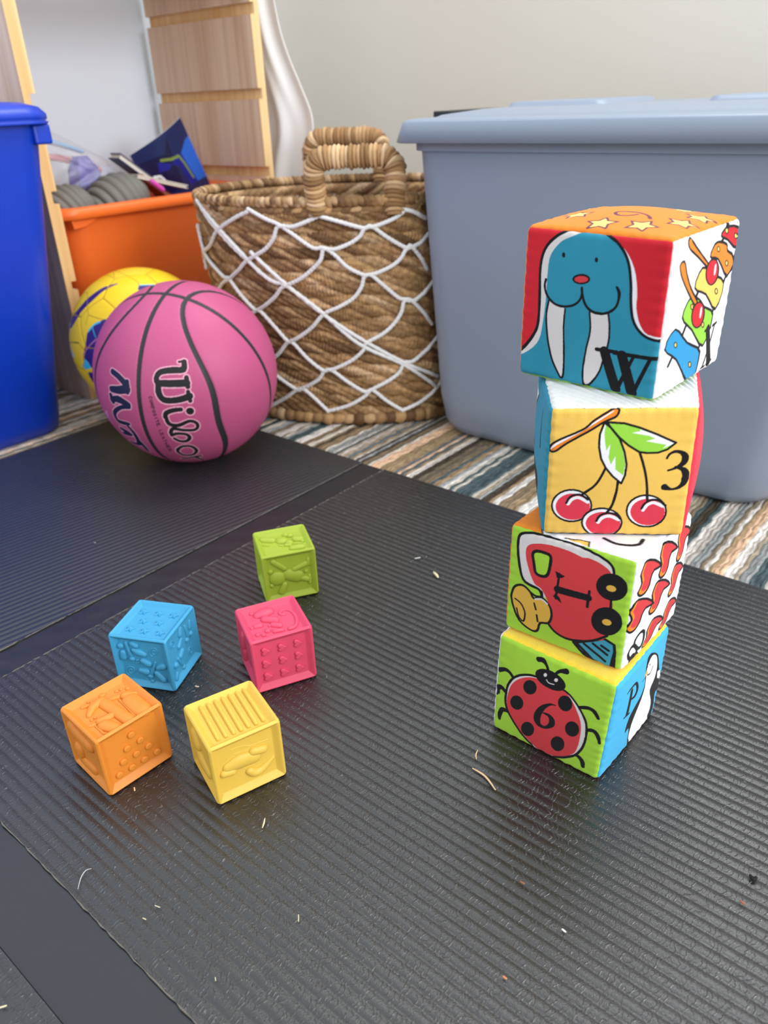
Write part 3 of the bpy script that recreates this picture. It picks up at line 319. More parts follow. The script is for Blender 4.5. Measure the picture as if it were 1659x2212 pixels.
["P","k",0.509,0.455,0.507,0.434,0.499,0.417,0.486,0.403,0.467,0.394,0.444,0.391,0.419,0.393,0.393,0.4,0.369,0.412,0.347,0.428,0.328,0.448,0.314,0.469,0.305,0.491,0.303,0.512,0.304,0.532,0.313,0.548,0.326,0.562,0.343,0.571,0.363,0.575,0.386,0.574,0.41,0.568,0.434,0.556,0.457,0.541,0.477,0.522,0.493,0.5,0.504,0.478],
["P","red",0.487,0.461,0.486,0.443,0.48,0.427,0.469,0.414,0.454,0.406,0.436,0.402,0.415,0.404,0.395,0.41,0.375,0.42,0.356,0.434,0.341,0.45,0.33,0.469,0.322,0.488,0.319,0.507,0.321,0.525,0.328,0.54,0.339,0.552,0.352,0.56,0.369,0.564,0.388,0.564,0.408,0.559,0.428,0.549,0.446,0.536,0.462,0.519,0.474,0.501,0.483,0.481],
["P","wht",0.452,0.488,0.452,0.479,0.451,0.471,0.449,0.464,0.447,0.458,0.444,0.455,0.441,0.454,0.437,0.455,0.434,0.458,0.43,0.463,0.427,0.47,0.424,0.478,0.423,0.487,0.422,0.496,0.422,0.505,0.423,0.513,0.425,0.52,0.428,0.525,0.431,0.529,0.434,0.53,0.437,0.529,0.441,0.526,0.444,0.521,0.447,0.514,0.449,0.506,0.451,0.497],
["S","k",0.611,0.346,0.023,0.801,0.059,0.025],
["S","k",0.738,0.346,0.009,0.698,0.048,0.008],
["S","k",0.569,0.341,0.008,0.664,0.339,0.009],
["S","k",0.699,0.346,0.008,0.773,0.35,0.008],
["S","k",0.668,0.044,0.008,0.734,0.051,0.007],
["S","k",0.764,0.054,0.008,0.838,0.066,0.009]],"stars":[["F","org"],
["P","hyel",0.115,0.804,0.052,0.825,0.033,0.888,-0.006,0.834,-0.072,0.836,-0.033,0.782,-0.055,0.719,0.008,0.74,0.061,0.7,0.061,0.767],
["S","prp",0.115,0.804,0.006,0.052,0.825,0.006,0.033,0.888,0.006,-0.006,0.834,0.006,-0.072,0.836,0.006,-0.033,0.782,0.006,-0.055,0.719,0.006,0.008,0.74,0.006,0.061,0.7,0.006,0.061,0.767,0.006,0.115,0.804,0.006],
["P","hyel",0.185,0.853,0.194,0.787,0.146,0.742,0.211,0.731,0.239,0.671,0.27,0.729,0.336,0.737,0.289,0.785,0.302,0.85,0.243,0.821],
["S","prp",0.185,0.853,0.006,0.194,0.787,0.006,0.146,0.742,0.006,0.211,0.731,0.006,0.239,0.671,0.006,0.27,0.729,0.006,0.336,0.737,0.006,0.289,0.785,0.006,0.302,0.85,0.006,0.243,0.821,0.006,0.185,0.853,0.006],
["P","hyel",0.329,0.83,0.395,0.838,0.439,0.788,0.452,0.853,0.513,0.879,0.455,0.912,0.449,0.978,0.4,0.933,0.335,0.948,0.363,0.887],
["S","prp",0.329,0.83,0.006,0.395,0.838,0.006,0.439,0.788,0.006,0.452,0.853,0.006,0.513,0.879,0.006,0.455,0.912,0.006,0.449,0.978,0.006,0.4,0.933,0.006,0.335,0.948,0.006,0.363,0.887,0.006,0.329,0.83,0.006],
["P","hyel",0.81,0.777,0.747,0.799,0.731,0.864,0.69,0.811,0.624,0.815,0.661,0.76,0.637,0.698,0.7,0.717,0.752,0.675,0.754,0.741],
["S","prp",0.81,0.777,0.006,0.747,0.799,0.006,0.731,0.864,0.006,0.69,0.811,0.006,0.624,0.815,0.006,0.661,0.76,0.006,0.637,0.698,0.006,0.7,0.717,0.006,0.752,0.675,0.006,0.754,0.741,0.006,0.81,0.777,0.006],
["P","hyel",0.874,0.703,0.851,0.641,0.787,0.624,0.839,0.583,0.835,0.517,0.89,0.554,0.952,0.53,0.934,0.594,0.976,0.645,0.91,0.647],
["S","prp",0.874,0.703,0.006,0.851,0.641,0.006,0.787,0.624,0.006,0.839,0.583,0.006,0.835,0.517,0.006,0.89,0.554,0.006,0.952,0.53,0.006,0.934,0.594,0.006,0.976,0.645,0.006,0.91,0.647,0.006,0.874,0.703,0.006],
["P","hyel",0.873,0.464,0.845,0.404,0.779,0.393,0.828,0.347,0.818,0.282,0.876,0.314,0.936,0.285,0.923,0.35,0.97,0.397,0.904,0.405],
["S","prp",0.873,0.464,0.006,0.845,0.404,0.006,0.779,0.393,0.006,0.828,0.347,0.006,0.818,0.282,0.006,0.876,0.314,0.006,0.936,0.285,0.006,0.923,0.35,0.006,0.97,0.397,0.006,0.904,0.405,0.006,0.873,0.464,0.006],
["P","hyel",0.815,0.178,0.752,0.198,0.731,0.261,0.693,0.206,0.627,0.207,0.667,0.154,0.646,0.091,0.709,0.113,0.763,0.073,0.761,0.14],
["S","prp",0.815,0.178,0.006,0.752,0.198,0.006,0.731,0.261,0.006,0.693,0.206,0.006,0.627,0.207,0.006,0.667,0.154,0.006,0.646,0.091,0.006,0.709,0.113,0.006,0.763,0.073,0.006,0.761,0.14,0.006,0.815,0.178,0.006],
["P","hyel",0.426,0.033,0.479,0.073,0.542,0.052,0.521,0.115,0.56,0.168,0.494,0.167,0.456,0.221,0.436,0.158,0.373,0.138,0.427,0.1],
["S","prp",0.426,0.033,0.006,0.479,0.073,0.006,0.542,0.052,0.006,0.521,0.115,0.006,0.56,0.168,0.006,0.494,0.167,0.006,0.456,0.221,0.006,0.436,0.158,0.006,0.373,0.138,0.006,0.427,0.1,0.006,0.426,0.033,0.006],
["P","hyel",0.179,0.388,0.17,0.322,0.111,0.292,0.171,0.263,0.181,0.197,0.227,0.245,0.292,0.235,0.261,0.293,0.291,0.353,0.226,0.341],
["S","prp",0.179,0.388,0.006,0.17,0.322,0.006,0.111,0.292,0.006,0.171,0.263,0.006,0.181,0.197,0.006,0.227,0.245,0.006,0.292,0.235,0.006,0.261,0.293,0.006,0.291,0.353,0.006,0.226,0.341,0.006,0.179,0.388,0.006],
["S","prp",0.701,0.303,0.01,0.691,0.316,0.01,0.676,0.34,0.009,0.658,0.358,0.008,0.639,0.371,0.008,0.615,0.382,0.008,0.591,0.391,0.009,0.566,0.395,0.009,0.541,0.394,0.01,0.517,0.392,0.01,0.492,0.388,0.009,0.469,0.381,0.009,0.453,0.372,0.01,0.447,0.358,0.01,0.449,0.343,0.009,0.456,0.326,0.01,0.466,0.312,0.008,0.48,0.298,0.01,0.497,0.288,0.009,0.516,0.287,0.008,0.536,0.29,0.008,0.555,0.297,0.008,0.571,0.312,0.008,0.585,0.332,0.008,0.595,0.346,0.009]],"cherries":[["F","ylw"],
["P","org",0.46,0.987,0.461,0.977,0.46,0.967,0.457,0.957,0.453,0.948,0.448,0.94,0.437,0.93,0.418,0.921,0.394,0.911,0.369,0.899,0.344,0.884,0.318,0.866,0.292,0.848,0.267,0.832,0.242,0.817,0.215,0.801,0.186,0.782,0.155,0.763,0.129,0.745,0.111,0.731,0.098,0.72,0.086,0.709,0.074,0.698,0.063,0.689,0.052,0.682,0.042,0.679,0.031,0.677,0.022,0.678,0.013,0.682,0.006,0.69,0.003,0.699,0.007,0.709,0.017,0.721,0.029,0.734,0.043,0.747,0.06,0.759,0.082,0.773,0.112,0.788,0.146,0.804,0.178,0.819,0.203,0.832,0.226,0.844,0.247,0.857,0.267,0.875,0.285,0.895,0.305,0.913,0.328,0.929,0.352,0.945,0.373,0.958,0.39,0.969,0.404,0.979,0.416,0.987,0.426,0.993,0.435,0.994,0.442,0.994,0.45,0.994,0.456,0.993],
["P","wht",0.019,0.692,0.016,0.696,0.023,0.71,0.035,0.726,0.049,0.739,0.066,0.752,0.092,0.768,0.129,0.789,0.173,0.812,0.213,0.834,0.244,0.854,0.271,0.875,0.298,0.895,0.327,0.915,0.357,0.935,0.382,0.951,0.407,0.964,0.428,0.974,0.434,0.976,0.416,0.962,0.384,0.941,0.349,0.917,0.316,0.895,0.281,0.871,0.248,0.848,0.218,0.829,0.19,0.812,0.162,0.795,0.129,0.774,0.095,0.752,0.067,0.733,0.046,0.716,0.03,0.7],
["S","k",0.46,0.987,0.007,0.461,0.977,0.006,0.46,0.967,0.006,0.457,0.957,0.006,0.453,0.948,0.005,0.448,0.94,0.006,0.437,0.93,0.006,0.418,0.921,0.006,0.394,0.911,0.006,0.369,0.899,0.006,0.344,0.884,0.006,0.318,0.866,0.006,0.292,0.848,0.006,0.267,0.832,0.006,0.242,0.817,0.006,0.215,0.801,0.006,0.186,0.782,0.006,0.155,0.763,0.006,0.129,0.745,0.006,0.111,0.731,0.006,0.098,0.72,0.006,0.086,0.709,0.006,0.074,0.698,0.006,0.063,0.689,0.006,0.052,0.682,0.006,0.042,0.679,0.006,0.031,0.677,0.006,0.022,0.678,0.006,0.013,0.682,0.008,0.006,0.69,0.009,0.003,0.699,0.009,0.007,0.709,0.009,0.017,0.721,0.008,0.029,0.734,0.006,0.043,0.747,0.006,0.06,0.759,0.006,0.082,0.773,0.006,0.112,0.788,0.006,0.146,0.804,0.006,0.178,0.819,0.006,0.203,0.832,0.006,0.226,0.844,0.006,0.247,0.857,0.006,0.267,0.875,0.006,0.285,0.895,0.006,0.305,0.913,0.006,0.328,0.929,0.006,0.352,0.945,0.006,0.373,0.958,0.006,0.39,0.969,0.006,0.404,0.979,0.007,0.416,0.987,0.007,0.426,0.993,0.008,0.435,0.994,0.007,0.442,0.994,0.007,0.45,0.994,0.007,0.456,0.993,0.007],
["P","k",0.34,0.27,0.339,0.236,0.329,0.203,0.312,0.174,0.287,0.149,0.257,0.132,0.224,0.122,0.189,0.12,0.154,0.127,0.122,0.142,0.094,0.164,0.072,0.191,0.058,0.221,0.051,0.254,0.054,0.288,0.064,0.32,0.082,0.348,0.106,0.372,0.136,0.389,0.169,0.399,0.203,0.401,0.237,0.395,0.269,0.381,0.296,0.36,0.318,0.334,0.333,0.303],
["P","wht",0.326,0.27,0.325,0.239,0.316,0.21,0.3,0.184,0.278,0.163,0.251,0.147,0.221,0.138,0.189,0.137,0.158,0.143,0.129,0.156,0.104,0.175,0.084,0.199,0.071,0.226,0.065,0.256,0.067,0.285,0.077,0.313,0.093,0.339,0.115,0.36,0.142,0.375,0.171,0.384,0.202,0.386,0.233,0.38,0.262,0.368,0.287,0.35,0.306,0.326,0.32,0.299],
["P","cher",0.325,0.26,0.324,0.233,0.315,0.207,0.301,0.184,0.281,0.165,0.256,0.151,0.228,0.143,0.199,0.142,0.17,0.147,0.143,0.159,0.12,0.176,0.102,0.197,0.09,0.222,0.085,0.248,0.086,0.274,0.095,0.3,0.11,0.322,0.13,0.341,0.155,0.355,0.182,0.363,0.211,0.364,0.239,0.36,0.266,0.349,0.289,0.332,0.307,0.311,0.319,0.287],
["P","k",0.564,0.129,0.562,0.097,0.553,0.066,0.536,0.037,0.512,-0.009,0.482,-0.023,0.448,-0.031,0.413,-0.031,0.378,-0.025,0.345,-0.012,0.316,0.03,0.293,0.06,0.278,0.09,0.271,0.123,0.273,0.154,0.283,0.184,0.301,0.211,0.326,0.232,0.356,0.248,0.389,0.256,0.424,0.257,0.458,0.25,0.491,0.236,0.519,0.216,0.541,0.19,0.556,0.161],
["P","wht",0.55,0.129,0.548,0.101,0.54,0.074,0.524,0.05,0.502,0.021,0.476,-0.009,0.445,-0.015,0.413,-0.016,0.382,-0.01,0.352,0.007,0.325,0.045,0.305,0.069,0.292,0.095,0.285,0.123,0.287,0.151,0.296,0.177,0.313,0.2,0.335,0.219,0.362,0.233,0.392,0.24,0.424,0.241,0.455,0.235,0.484,0.223,0.509,0.205,0.529,0.183,0.543,0.157],
["P","cher",0.549,0.12,0.547,0.095,0.539,0.071,0.525,0.05,0.504,0.027,0.48,-0.005,0.452,-0.011,0.423,-0.012,0.393,-0.007,0.366,0.02,0.341,0.046,0.323,0.066,0.311,0.089,0.305,0.114,0.307,0.139,0.315,0.162,0.33,0.183,0.351,0.199,0.376,0.211,0.404,0.218,0.433,0.218,0.462,0.213,0.488,0.202,0.512,0.187,0.53,0.167,0.543,0.144],
["P","k",0.861,0.224,0.861,0.191,0.852,0.159,0.836,0.131,0.812,0.108,0.783,0.092,0.751,0.084,0.716,0.084,0.681,0.092,0.649,0.109,0.62,0.132,0.598,0.161,0.582,0.194,0.574,0.229,0.575,0.263,0.584,0.294,0.601,0.322,0.625,0.343,0.654,0.358,0.686,0.365,0.721,0.364,0.755,0.355,0.787,0.339,0.815,0.316,0.838,0.289,0.853,0.257],
["P","wht",0.847,0.224,0.847,0.195,0.839,0.167,0.824,0.142,0.803,0.122,0.777,0.107,0.747,0.1,0.716,0.1,0.684,0.108,0.655,0.122,0.63,0.143,0.609,0.169,0.595,0.198,0.588,0.229,0.589,0.259,0.597,0.287,0.613,0.311,0.634,0.33,0.66,0.344,0.69,0.35,0.721,0.349,0.752,0.341,0.78,0.327,0.806,0.307,0.826,0.282,0.84,0.254],
["P","cher",0.847,0.216,0.846,0.189,0.839,0.164,0.825,0.142,0.805,0.124,0.781,0.111,0.754,0.105,0.725,0.105,0.696,0.111,0.669,0.124,0.646,0.143,0.627,0.166,0.614,0.192,0.608,0.22,0.609,0.246,0.616,0.271,0.63,0.293,0.65,0.311,0.674,0.322,0.701,0.328,0.73,0.327,0.758,0.32,0.785,0.307,0.809,0.289,0.827,0.267,0.84,0.242],
["S","wht",0.17,0.276,0.009,0.176,0.287,0.009,0.185,0.304,0.009,0.197,0.317,0.009,0.21,0.326,0.009,0.225,0.332,0.009,0.242,0.333,0.009,0.264,0.323,0.009,0.288,0.308,0.009,0.305,0.297,0.009],
["S","k",0.157,0.284,0.007,0.162,0.296,0.006,0.168,0.314,0.007,0.177,0.329,0.007,0.187,0.34,0.007,0.199,0.348,0.007,0.212,0.353,0.007,0.227,0.356,0.007,0.243,0.357,0.007,0.259,0.353,0.007,0.275,0.343,0.007,0.292,0.329,0.007,0.303,0.319,0.007],
["S","wht",0.392,0.126,0.01,0.398,0.138,0.009,0.407,0.155,0.009,0.419,0.169,0.01,0.433,0.177,0.01,0.45,0.183,0.01,0.469,0.184,0.01,0.491,0.176,0.01,0.515,0.163,0.01,0.532,0.153,0.01],
["S","k",0.379,0.138,0.007,0.383,0.151,0.007,0.389,0.17,0.007,0.399,0.186,0.007,0.412,0.196,0.007,0.43,0.204,0.007,0.448,0.209,0.007,0.467,0.209,0.007,0.487,0.206,0.007,0.505,0.199,0.007,0.521,0.187,0.007,0.536,0.17,0.007,0.546,0.159,0.007],
["S","wht",0.694,0.234,0.009,0.7,0.246,0.009,0.709,0.263,0.009,0.719,0.278,0.009,0.732,0.287,0.009,0.746,0.294,0.009,0.763,0.296,0.009,0.785,0.287,0.009,0.809,0.274,0.009,0.826,0.264,0.009],
["S","k",0.681,0.247,0.006,0.686,0.26,0.007,0.693,0.279,0.007,0.704,0.295,0.006,0.718,0.306,0.007,0.735,0.315,0.007,0.751,0.32,0.007,0.767,0.32,0.007,0.783,0.316,0.007,0.799,0.308,0.006,0.816,0.296,0.007,0.832,0.28,0.007,0.844,0.269,0.007],
["S","k",0.402,0.565,0.007,0.394,0.541,0.007,0.381,0.508,0.007,0.368,0.477,0.007,0.356,0.455,0.007,0.343,0.436,0.007,0.328,0.418,0.007,0.305,0.397,0.008,0.28,0.376,0.008,0.263,0.361,0.007],
["S","k",0.498,0.469,0.007,0.498,0.451,0.007,0.497,0.425,0.007,0.496,0.394,0.007,0.491,0.359,0.008,0.485,0.32,0.008,0.478,0.285,0.007,0.468,0.256,0.008,0.456,0.232,0.008,0.447,0.216,0.008],
["S","k",0.627,0.678,0.007,0.637,0.653,0.007,0.651,0.617,0.007,0.664,0.579,0.007,0.675,0.544,0.007,0.685,0.507,0.007,0.694,0.466,0.007,0.703,0.412,0.007,0.71,0.353,0.008,0.716,0.311,0.007],
["P","wht",0.369,0.895,0.345,0.812,0.347,0.726,0.368,0.639,0.406,0.57,0.457,0.51,0.522,0.453,0.543,0.52,0.544,0.601,0.522,0.689,0.481,0.784,0.412,0.863],
["P","lgrn",0.379,0.885,0.375,0.821,0.385,0.755,0.399,0.698,0.422,0.746,0.417,0.65,0.438,0.596,0.463,0.66,0.472,0.561,0.53,0.515,0.535,0.601,0.513,0.689,0.473,0.784,0.412,0.858],
["P","lgrn",0.387,0.897,0.503,0.889,0.613,0.857,0.733,0.808,0.861,0.747,0.808,0.701,0.748,0.68,0.676,0.679,0.621,0.688,0.544,0.736,0.476,0.793,0.412,0.863],
["P","wht",0.609,0.847,0.753,0.794,0.856,0.746,0.776,0.708,0.798,0.735,0.658,0.765,0.719,0.78,0.681,0.8,0.558,0.824,0.615,0.834],
["S","k",0.369,0.895,0.006,0.345,0.812,0.006,0.347,0.726,0.006,0.368,0.639,0.006,0.406,0.57,0.006,0.457,0.51,0.006,0.522,0.453,0.006,0.543,0.52,0.006,0.544,0.601,0.006,0.522,0.689,0.006,0.481,0.784,0.006,0.412,0.863,0.006,0.369,0.895,0.006],
["S","k",0.387,0.897,0.006,0.503,0.889,0.006,0.613,0.857,0.006,0.733,0.808,0.006,0.861,0.747,0.006,0.808,0.701,0.006,0.748,0.68,0.006,0.676,0.679,0.006,0.621,0.688,0.006,0.544,0.736,0.006,0.476,0.793,0.006,0.412,0.863,0.006,0.387,0.897,0.006],
["S","k",0.813,0.638,0.007,0.816,0.646,0.006,0.821,0.657,0.007,0.828,0.667,0.007,0.838,0.674,0.007,0.85,0.68,0.008,0.864,0.684,0.009,0.879,0.683,0.009,0.896,0.679,0.01,0.91,0.672,0.012,0.921,0.663,0.015,0.931,0.651,0.017,0.936,0.638,0.019,0.937,0.625,0.019,0.934,0.611,0.018,0.928,0.597,0.016,0.917,0.585,0.014,0.903,0.574,0.011,0.887,0.565,0.009,0.867,0.556,0.007,0.846,0.549,0.006,0.831,0.545,0.006],
["S","k",0.878,0.568,0.007,0.89,0.565,0.008,0.908,0.56,0.011,0.924,0.552,0.012,0.938,0.541,0.016,0.949,0.526,0.019,0.957,0.51,0.022,0.96,0.493,0.021,0.958,0.475,0.024,0.954,0.459,0.02,0.947,0.442,0.017,0.936,0.427,0.013,0.923,0.414,0.011,0.907,0.405,0.009,0.889,0.4,0.007,0.87,0.398,0.007,0.852,0.403,0.01,0.834,0.411,0.015,0.821,0.418,0.019]],"icecream":[["F","teal"],
["P","wht",-1.456,0.748,-0.202,0.85,0.368,0.864,0.013,0.554,0.077,0.473,0.431,0.516,0.03,0.501,-1.141,0.27],
["P","org",-0.386,0.24,0.073,0.446,0.049,0.427,0.659,0.317,0.341,-0.058,-0.025,0.03],
["S","k",0.368,0.864,0.01,0.013,0.554,0.034,0.077,0.473,0.045,0.431,0.516,0.018,0.092,0.511,0.015],
["S","k",0.049,0.427,0.053,0.659,0.317,0.06,0.341,-0.058,0.013],
["S","k",0.709,0.877,0.005,0.78,0.622,0.012],
["S","k",-0.034,0.781,0.012,0.073,0.75,0.006],
["S","k",0.105,0.698,0.012,0.194,0.676,0.012]],"car":[["F","grn"],
["P","dteal",0.614,0.135,0.681,0.174,0.846,0.273,0.921,0.243,0.932,0.18,0.927,0.01,0.886,-0.039,0.83,-0.029,0.741,0.031,0.662,0.084],
["S","k",0.614,0.135,0.01,0.681,0.174,0.01,0.846,0.273,0.009,0.921,0.243,0.009,0.932,0.18,0.009,0.927,0.01,0.019,0.886,-0.039,0.009,0.83,-0.029,0.012,0.741,0.031,0.016,0.662,0.084,0.01,0.614,0.135,0.01],
["S","k",0.649,0.13,0.011,0.851,-0.022,0.003],
["S","k",0.698,0.16,0.009,0.869,0.061,0.009],
["S","k",0.767,0.191,0.009,0.879,0.129,0.009],
["S","k",0.831,0.198,0.009,0.886,0.174,0.009],
["P","gray",0.086,0.906,0.092,0.925,0.102,0.938,0.118,0.949,0.142,0.96,0.173,0.97,0.205,0.977,0.239,0.982,0.276,0.984,0.317,0.987,0.366,0.989,0.421,0.991,0.472,0.991,0.519,0.988,0.564,0.984,0.606,0.979,0.646,0.973,0.683,0.966,0.718,0.958,0.752,0.948,0.782,0.936,0.807,0.923,0.823,0.911,0.833,0.899,0.841,0.884,0.849,0.865,0.853,0.844,0.853,0.818,0.85,0.791,0.841,0.76,0.818,0.712,0.771,0.629,0.707,0.525,0.639,0.45,0.569,0.436,0.497,0.456,0.435,0.472,0.391,0.47,0.358,0.466,0.334,0.468,0.318,0.483,0.311,0.504,0.299,0.519,0.276,0.524,0.249,0.524,0.223,0.526,0.2,0.53,0.177,0.535,0.157,0.55,0.141,0.575,0.128,0.609,0.116,0.649,0.104,0.697,0.093,0.752,0.086,0.801,0.082,0.841,0.082,0.877],
["P","carr",0.165,0.854,0.184,0.874,0.211,0.89,0.243,0.902,0.276,0.912,0.313,0.919,0.355,0.924,0.407,0.926,0.463,0.926,0.511,0.923,0.547,0.918,0.575,0.911,0.601,0.907,0.623,0.909,0.641,0.914,0.663,0.916,0.691,0.913,0.721,0.907,0.749,0.899,0.775,0.889,0.798,0.877,0.816,0.864,0.827,0.852,0.833,0.839,0.839,0.813,0.845,0.766,0.85,0.706,0.855,0.653,0.863,0.623,0.872,0.602,0.876,0.562,0.876,0.479,0.872,0.375,0.859,0.292,0.834,0.252,0.8,0.236,0.765,0.221,0.731,0.202,0.695,0.185,0.658,0.171,0.621,0.159,0.582,0.15,0.545,0.146,0.511,0.15,0.478,0.16,0.451,0.175,0.427,0.196,0.409,0.223,0.398,0.251,0.402,0.277,0.414,0.303,0.421,0.331,0.416,0.362,0.406,0.394,0.391,0.427,0.371,0.463,0.346,0.501,0.322,0.529,0.301,0.54,0.279,0.543,0.259,0.554,0.238,0.582,0.217,0.619,0.199,0.657,0.183,0.694,0.169,0.732,0.16,0.767,0.156,0.799,0.156,0.829],
["S","k",0.334,0.468,0.009,0.326,0.483,0.009,0.315,0.504,0.009,0.299,0.519,0.009,0.276,0.524,0.009,0.249,0.524,0.01,0.223,0.526,0.01,0.2,0.53,0.01,0.177,0.535,0.01,0.157,0.55,0.01,0.141,0.575,0.009,0.128,0.609,0.009,0.116,0.649,0.01,0.104,0.697,0.01,0.093,0.752,0.01,0.086,0.801,0.009,0.082,0.841,0.009,0.082,0.877,0.009,0.086,0.906,0.009,0.092,0.925,0.009,0.102,0.938,0.009,0.118,0.949,0.009,0.142,0.96,0.008,0.173,0.97,0.009,0.205,0.977,0.009,0.239,0.982,0.01,0.276,0.984,0.007,0.317,0.987,0.01,0.366,0.989,0.01,0.421,0.991,0.01,0.472,0.991,0.008,0.519,0.988,0.007,0.564,0.984,0.008,0.606,0.979,0.009,0.646,0.973,0.008,0.683,0.966,0.008,0.718,0.958,0.007,0.752,0.948,0.008,0.782,0.936,0.008,0.807,0.923,0.008,0.823,0.911,0.008,0.833,0.899,0.008,0.841,0.884,0.008,0.847,0.861,0.008,0.851,0.836,0.008,0.853,0.818,0.008],
["S","k",0.855,0.653,0.008,0.858,0.621,0.007,0.861,0.577,0.007,0.863,0.545,0.008],
["S","k",0.863,0.306,0.008,0.838,0.284,0.008,0.802,0.251,0.008,0.765,0.221,0.009,0.73,0.201,0.009,0.695,0.184,0.009,0.658,0.171,0.009,0.621,0.159,0.009,0.582,0.15,0.009,0.545,0.146,0.009,0.511,0.151,0.009,0.479,0.161,0.009,0.451,0.175,0.009,0.427,0.195,0.009,0.408,0.218,0.009,0.395,0.235,0.009],
["P","gold",0.067,0.415,0.074,0.435,0.084,0.452,0.097,0.467,0.116,0.481,0.139,0.492,0.161,0.496,0.185,0.49,0.208,0.477,0.228,0.462,0.24,0.445,0.249,0.427,0.263,0.417,0.286,0.426,0.315,0.444,0.341,0.452,0.365,0.442,0.387,0.422,0.405,0.399,0.416,0.375,0.422,0.347,0.424,0.319,0.421,0.29,0.414,0.26,0.401,0.235,0.379,0.222,0.351,0.214,0.329,0.201,0.319,0.173,0.315,0.139,0.306,0.112,0.29,0.096,0.269,0.088,0.244,0.089,0.211,0.099,0.173,0.117,0.14,0.142,0.116,0.177,0.096,0.218,0.08,0.256,0.068,0.287,0.061,0.316,0.057,0.343,0.057,0.369,0.061,0.393],
["S","k",0.067,0.415,0.008,0.074,0.435,0.008,0.084,0.452,0.008,0.097,0.467,0.008,0.116,0.481,0.008,0.139,0.492,0.008,0.161,0.496,0.008,0.185,0.49,0.008,0.208,0.477,0.008,0.228,0.462,0.008,0.24,0.445,0.008,0.249,0.427,0.008,0.263,0.417,0.008,0.286,0.426,0.008,0.315,0.444,0.008,0.341,0.452,0.008,0.365,0.442,0.007,0.387,0.422,0.007,0.405,0.399,0.007,0.416,0.375,0.008,0.422,0.347,0.008,0.424,0.319,0.008,0.421,0.29,0.008,0.414,0.26,0.008,0.401,0.235,0.008,0.379,0.222,0.008,0.351,0.214,0.008,0.329,0.201,0.008,0.319,0.173,0.008,0.315,0.139,0.008,0.306,0.112,0.008,0.29,0.096,0.008,0.269,0.088,0.008,0.244,0.089,0.008,0.211,0.099,0.008,0.173,0.117,0.008,0.14,0.142,0.008,0.116,0.177,0.008,0.096,0.218,0.008,0.08,0.256,0.008,0.068,0.287,0.008,0.061,0.316,0.008,0.057,0.343,0.008,0.057,0.369,0.008,0.061,0.393,0.008,0.067,0.415,0.008],
["S","k",0.228,0.462,0.008,0.242,0.456,0.008,0.261,0.449,0.008,0.28,0.445,0.008,0.298,0.449,0.008,0.316,0.456,0.007,0.328,0.466,0.008,0.333,0.479,0.007,0.332,0.493,0.007,0.327,0.505,0.008,0.315,0.513,0.007,0.298,0.517,0.007,0.286,0.52,0.007],
["S","k",0.094,0.339,0.006,0.11,0.334,0.006,0.133,0.326,0.006,0.153,0.312,0.006,0.169,0.292,0.006,0.183,0.266,0.006,0.192,0.239,0.006,0.192,0.206,0.006,0.187,0.171,0.006,0.179,0.149,0.006,0.166,0.148,0.006,0.15,0.16,0.006,0.136,0.177,0.006,0.126,0.201,0.006,0.118,0.23,0.006,0.112,0.251,0.006],
["S","k",0.269,0.373,0.006,0.287,0.319,0.007],
["S","k",0.297,0.267,0.007,0.307,0.208,0.007],
["S","gray",0.276,0.414,0.006,0.29,0.422,0.006,0.31,0.432,0.006,0.33,0.438,0.006,0.349,0.433,0.006,0.367,0.423,0.006,0.38,0.415,0.006],
["P","grn",0.217,0.806,0.223,0.822,0.234,0.833,0.251,0.841,0.277,0.846,0.307,0.848,0.333,0.847,0.349,0.845,0.359,0.839,0.367,0.827,0.371,0.805,0.371,0.776,0.37,0.747,0.368,0.719,0.364,0.691,0.356,0.669,0.344,0.655,0.328,0.648,0.311,0.644,0.293,0.643,0.274,0.646,0.259,0.656,0.249,0.677,0.242,0.706,0.235,0.734,0.227,0.76,0.219,0.785],
["S","k",0.217,0.806,0.01,0.223,0.822,0.01,0.234,0.833,0.01,0.251,0.841,0.01,0.277,0.846,0.01,0.307,0.848,0.01,0.333,0.847,0.01,0.349,0.845,0.01,0.359,0.839,0.01,0.367,0.827,0.01,0.371,0.805,0.01,0.371,0.776,0.01,0.37,0.747,0.01,0.368,0.719,0.01,0.364,0.691,0.01,0.356,0.669,0.01,0.344,0.655,0.01,0.328,0.648,0.01,0.311,0.644,0.01,0.293,0.643,0.01,0.274,0.646,0.01,0.259,0.656,0.01,0.249,0.677,0.01,0.242,0.706,0.01,0.235,0.734,0.01,0.227,0.76,0.01,0.219,0.785,0.01,0.217,0.806,0.01],
["P","k",0.957,0.728,0.95,0.702,0.937,0.677,0.919,0.656,0.896,0.64,0.871,0.63,0.844,0.626,0.818,0.628,0.792,0.637,0.771,0.653,0.753,0.673,0.741,0.697,0.736,0.723,0.737,0.75,0.745,0.777,0.758,0.801,0.777,0.822,0.8,0.838,0.826,0.848,0.852,0.852,0.879,0.85,0.904,0.841,0.925,0.826,0.942,0.807,0.953,0.782,0.958,0.756],
["P","k",0.956,0.426,0.948,0.396,0.934,0.369,0.916,0.344,0.893,0.325,0.867,0.312,0.839,0.306,0.812,0.308,0.787,0.318,0.766,0.335,0.749,0.357,0.739,0.385,0.734,0.416,0.737,0.447,0.745,0.478,0.76,0.506,0.779,0.53,0.803,0.548,0.828,0.56,0.855,0.565,0.881,0.562,0.905,0.552,0.925,0.535,0.942,0.512,0.952,0.486,0.957,0.457],
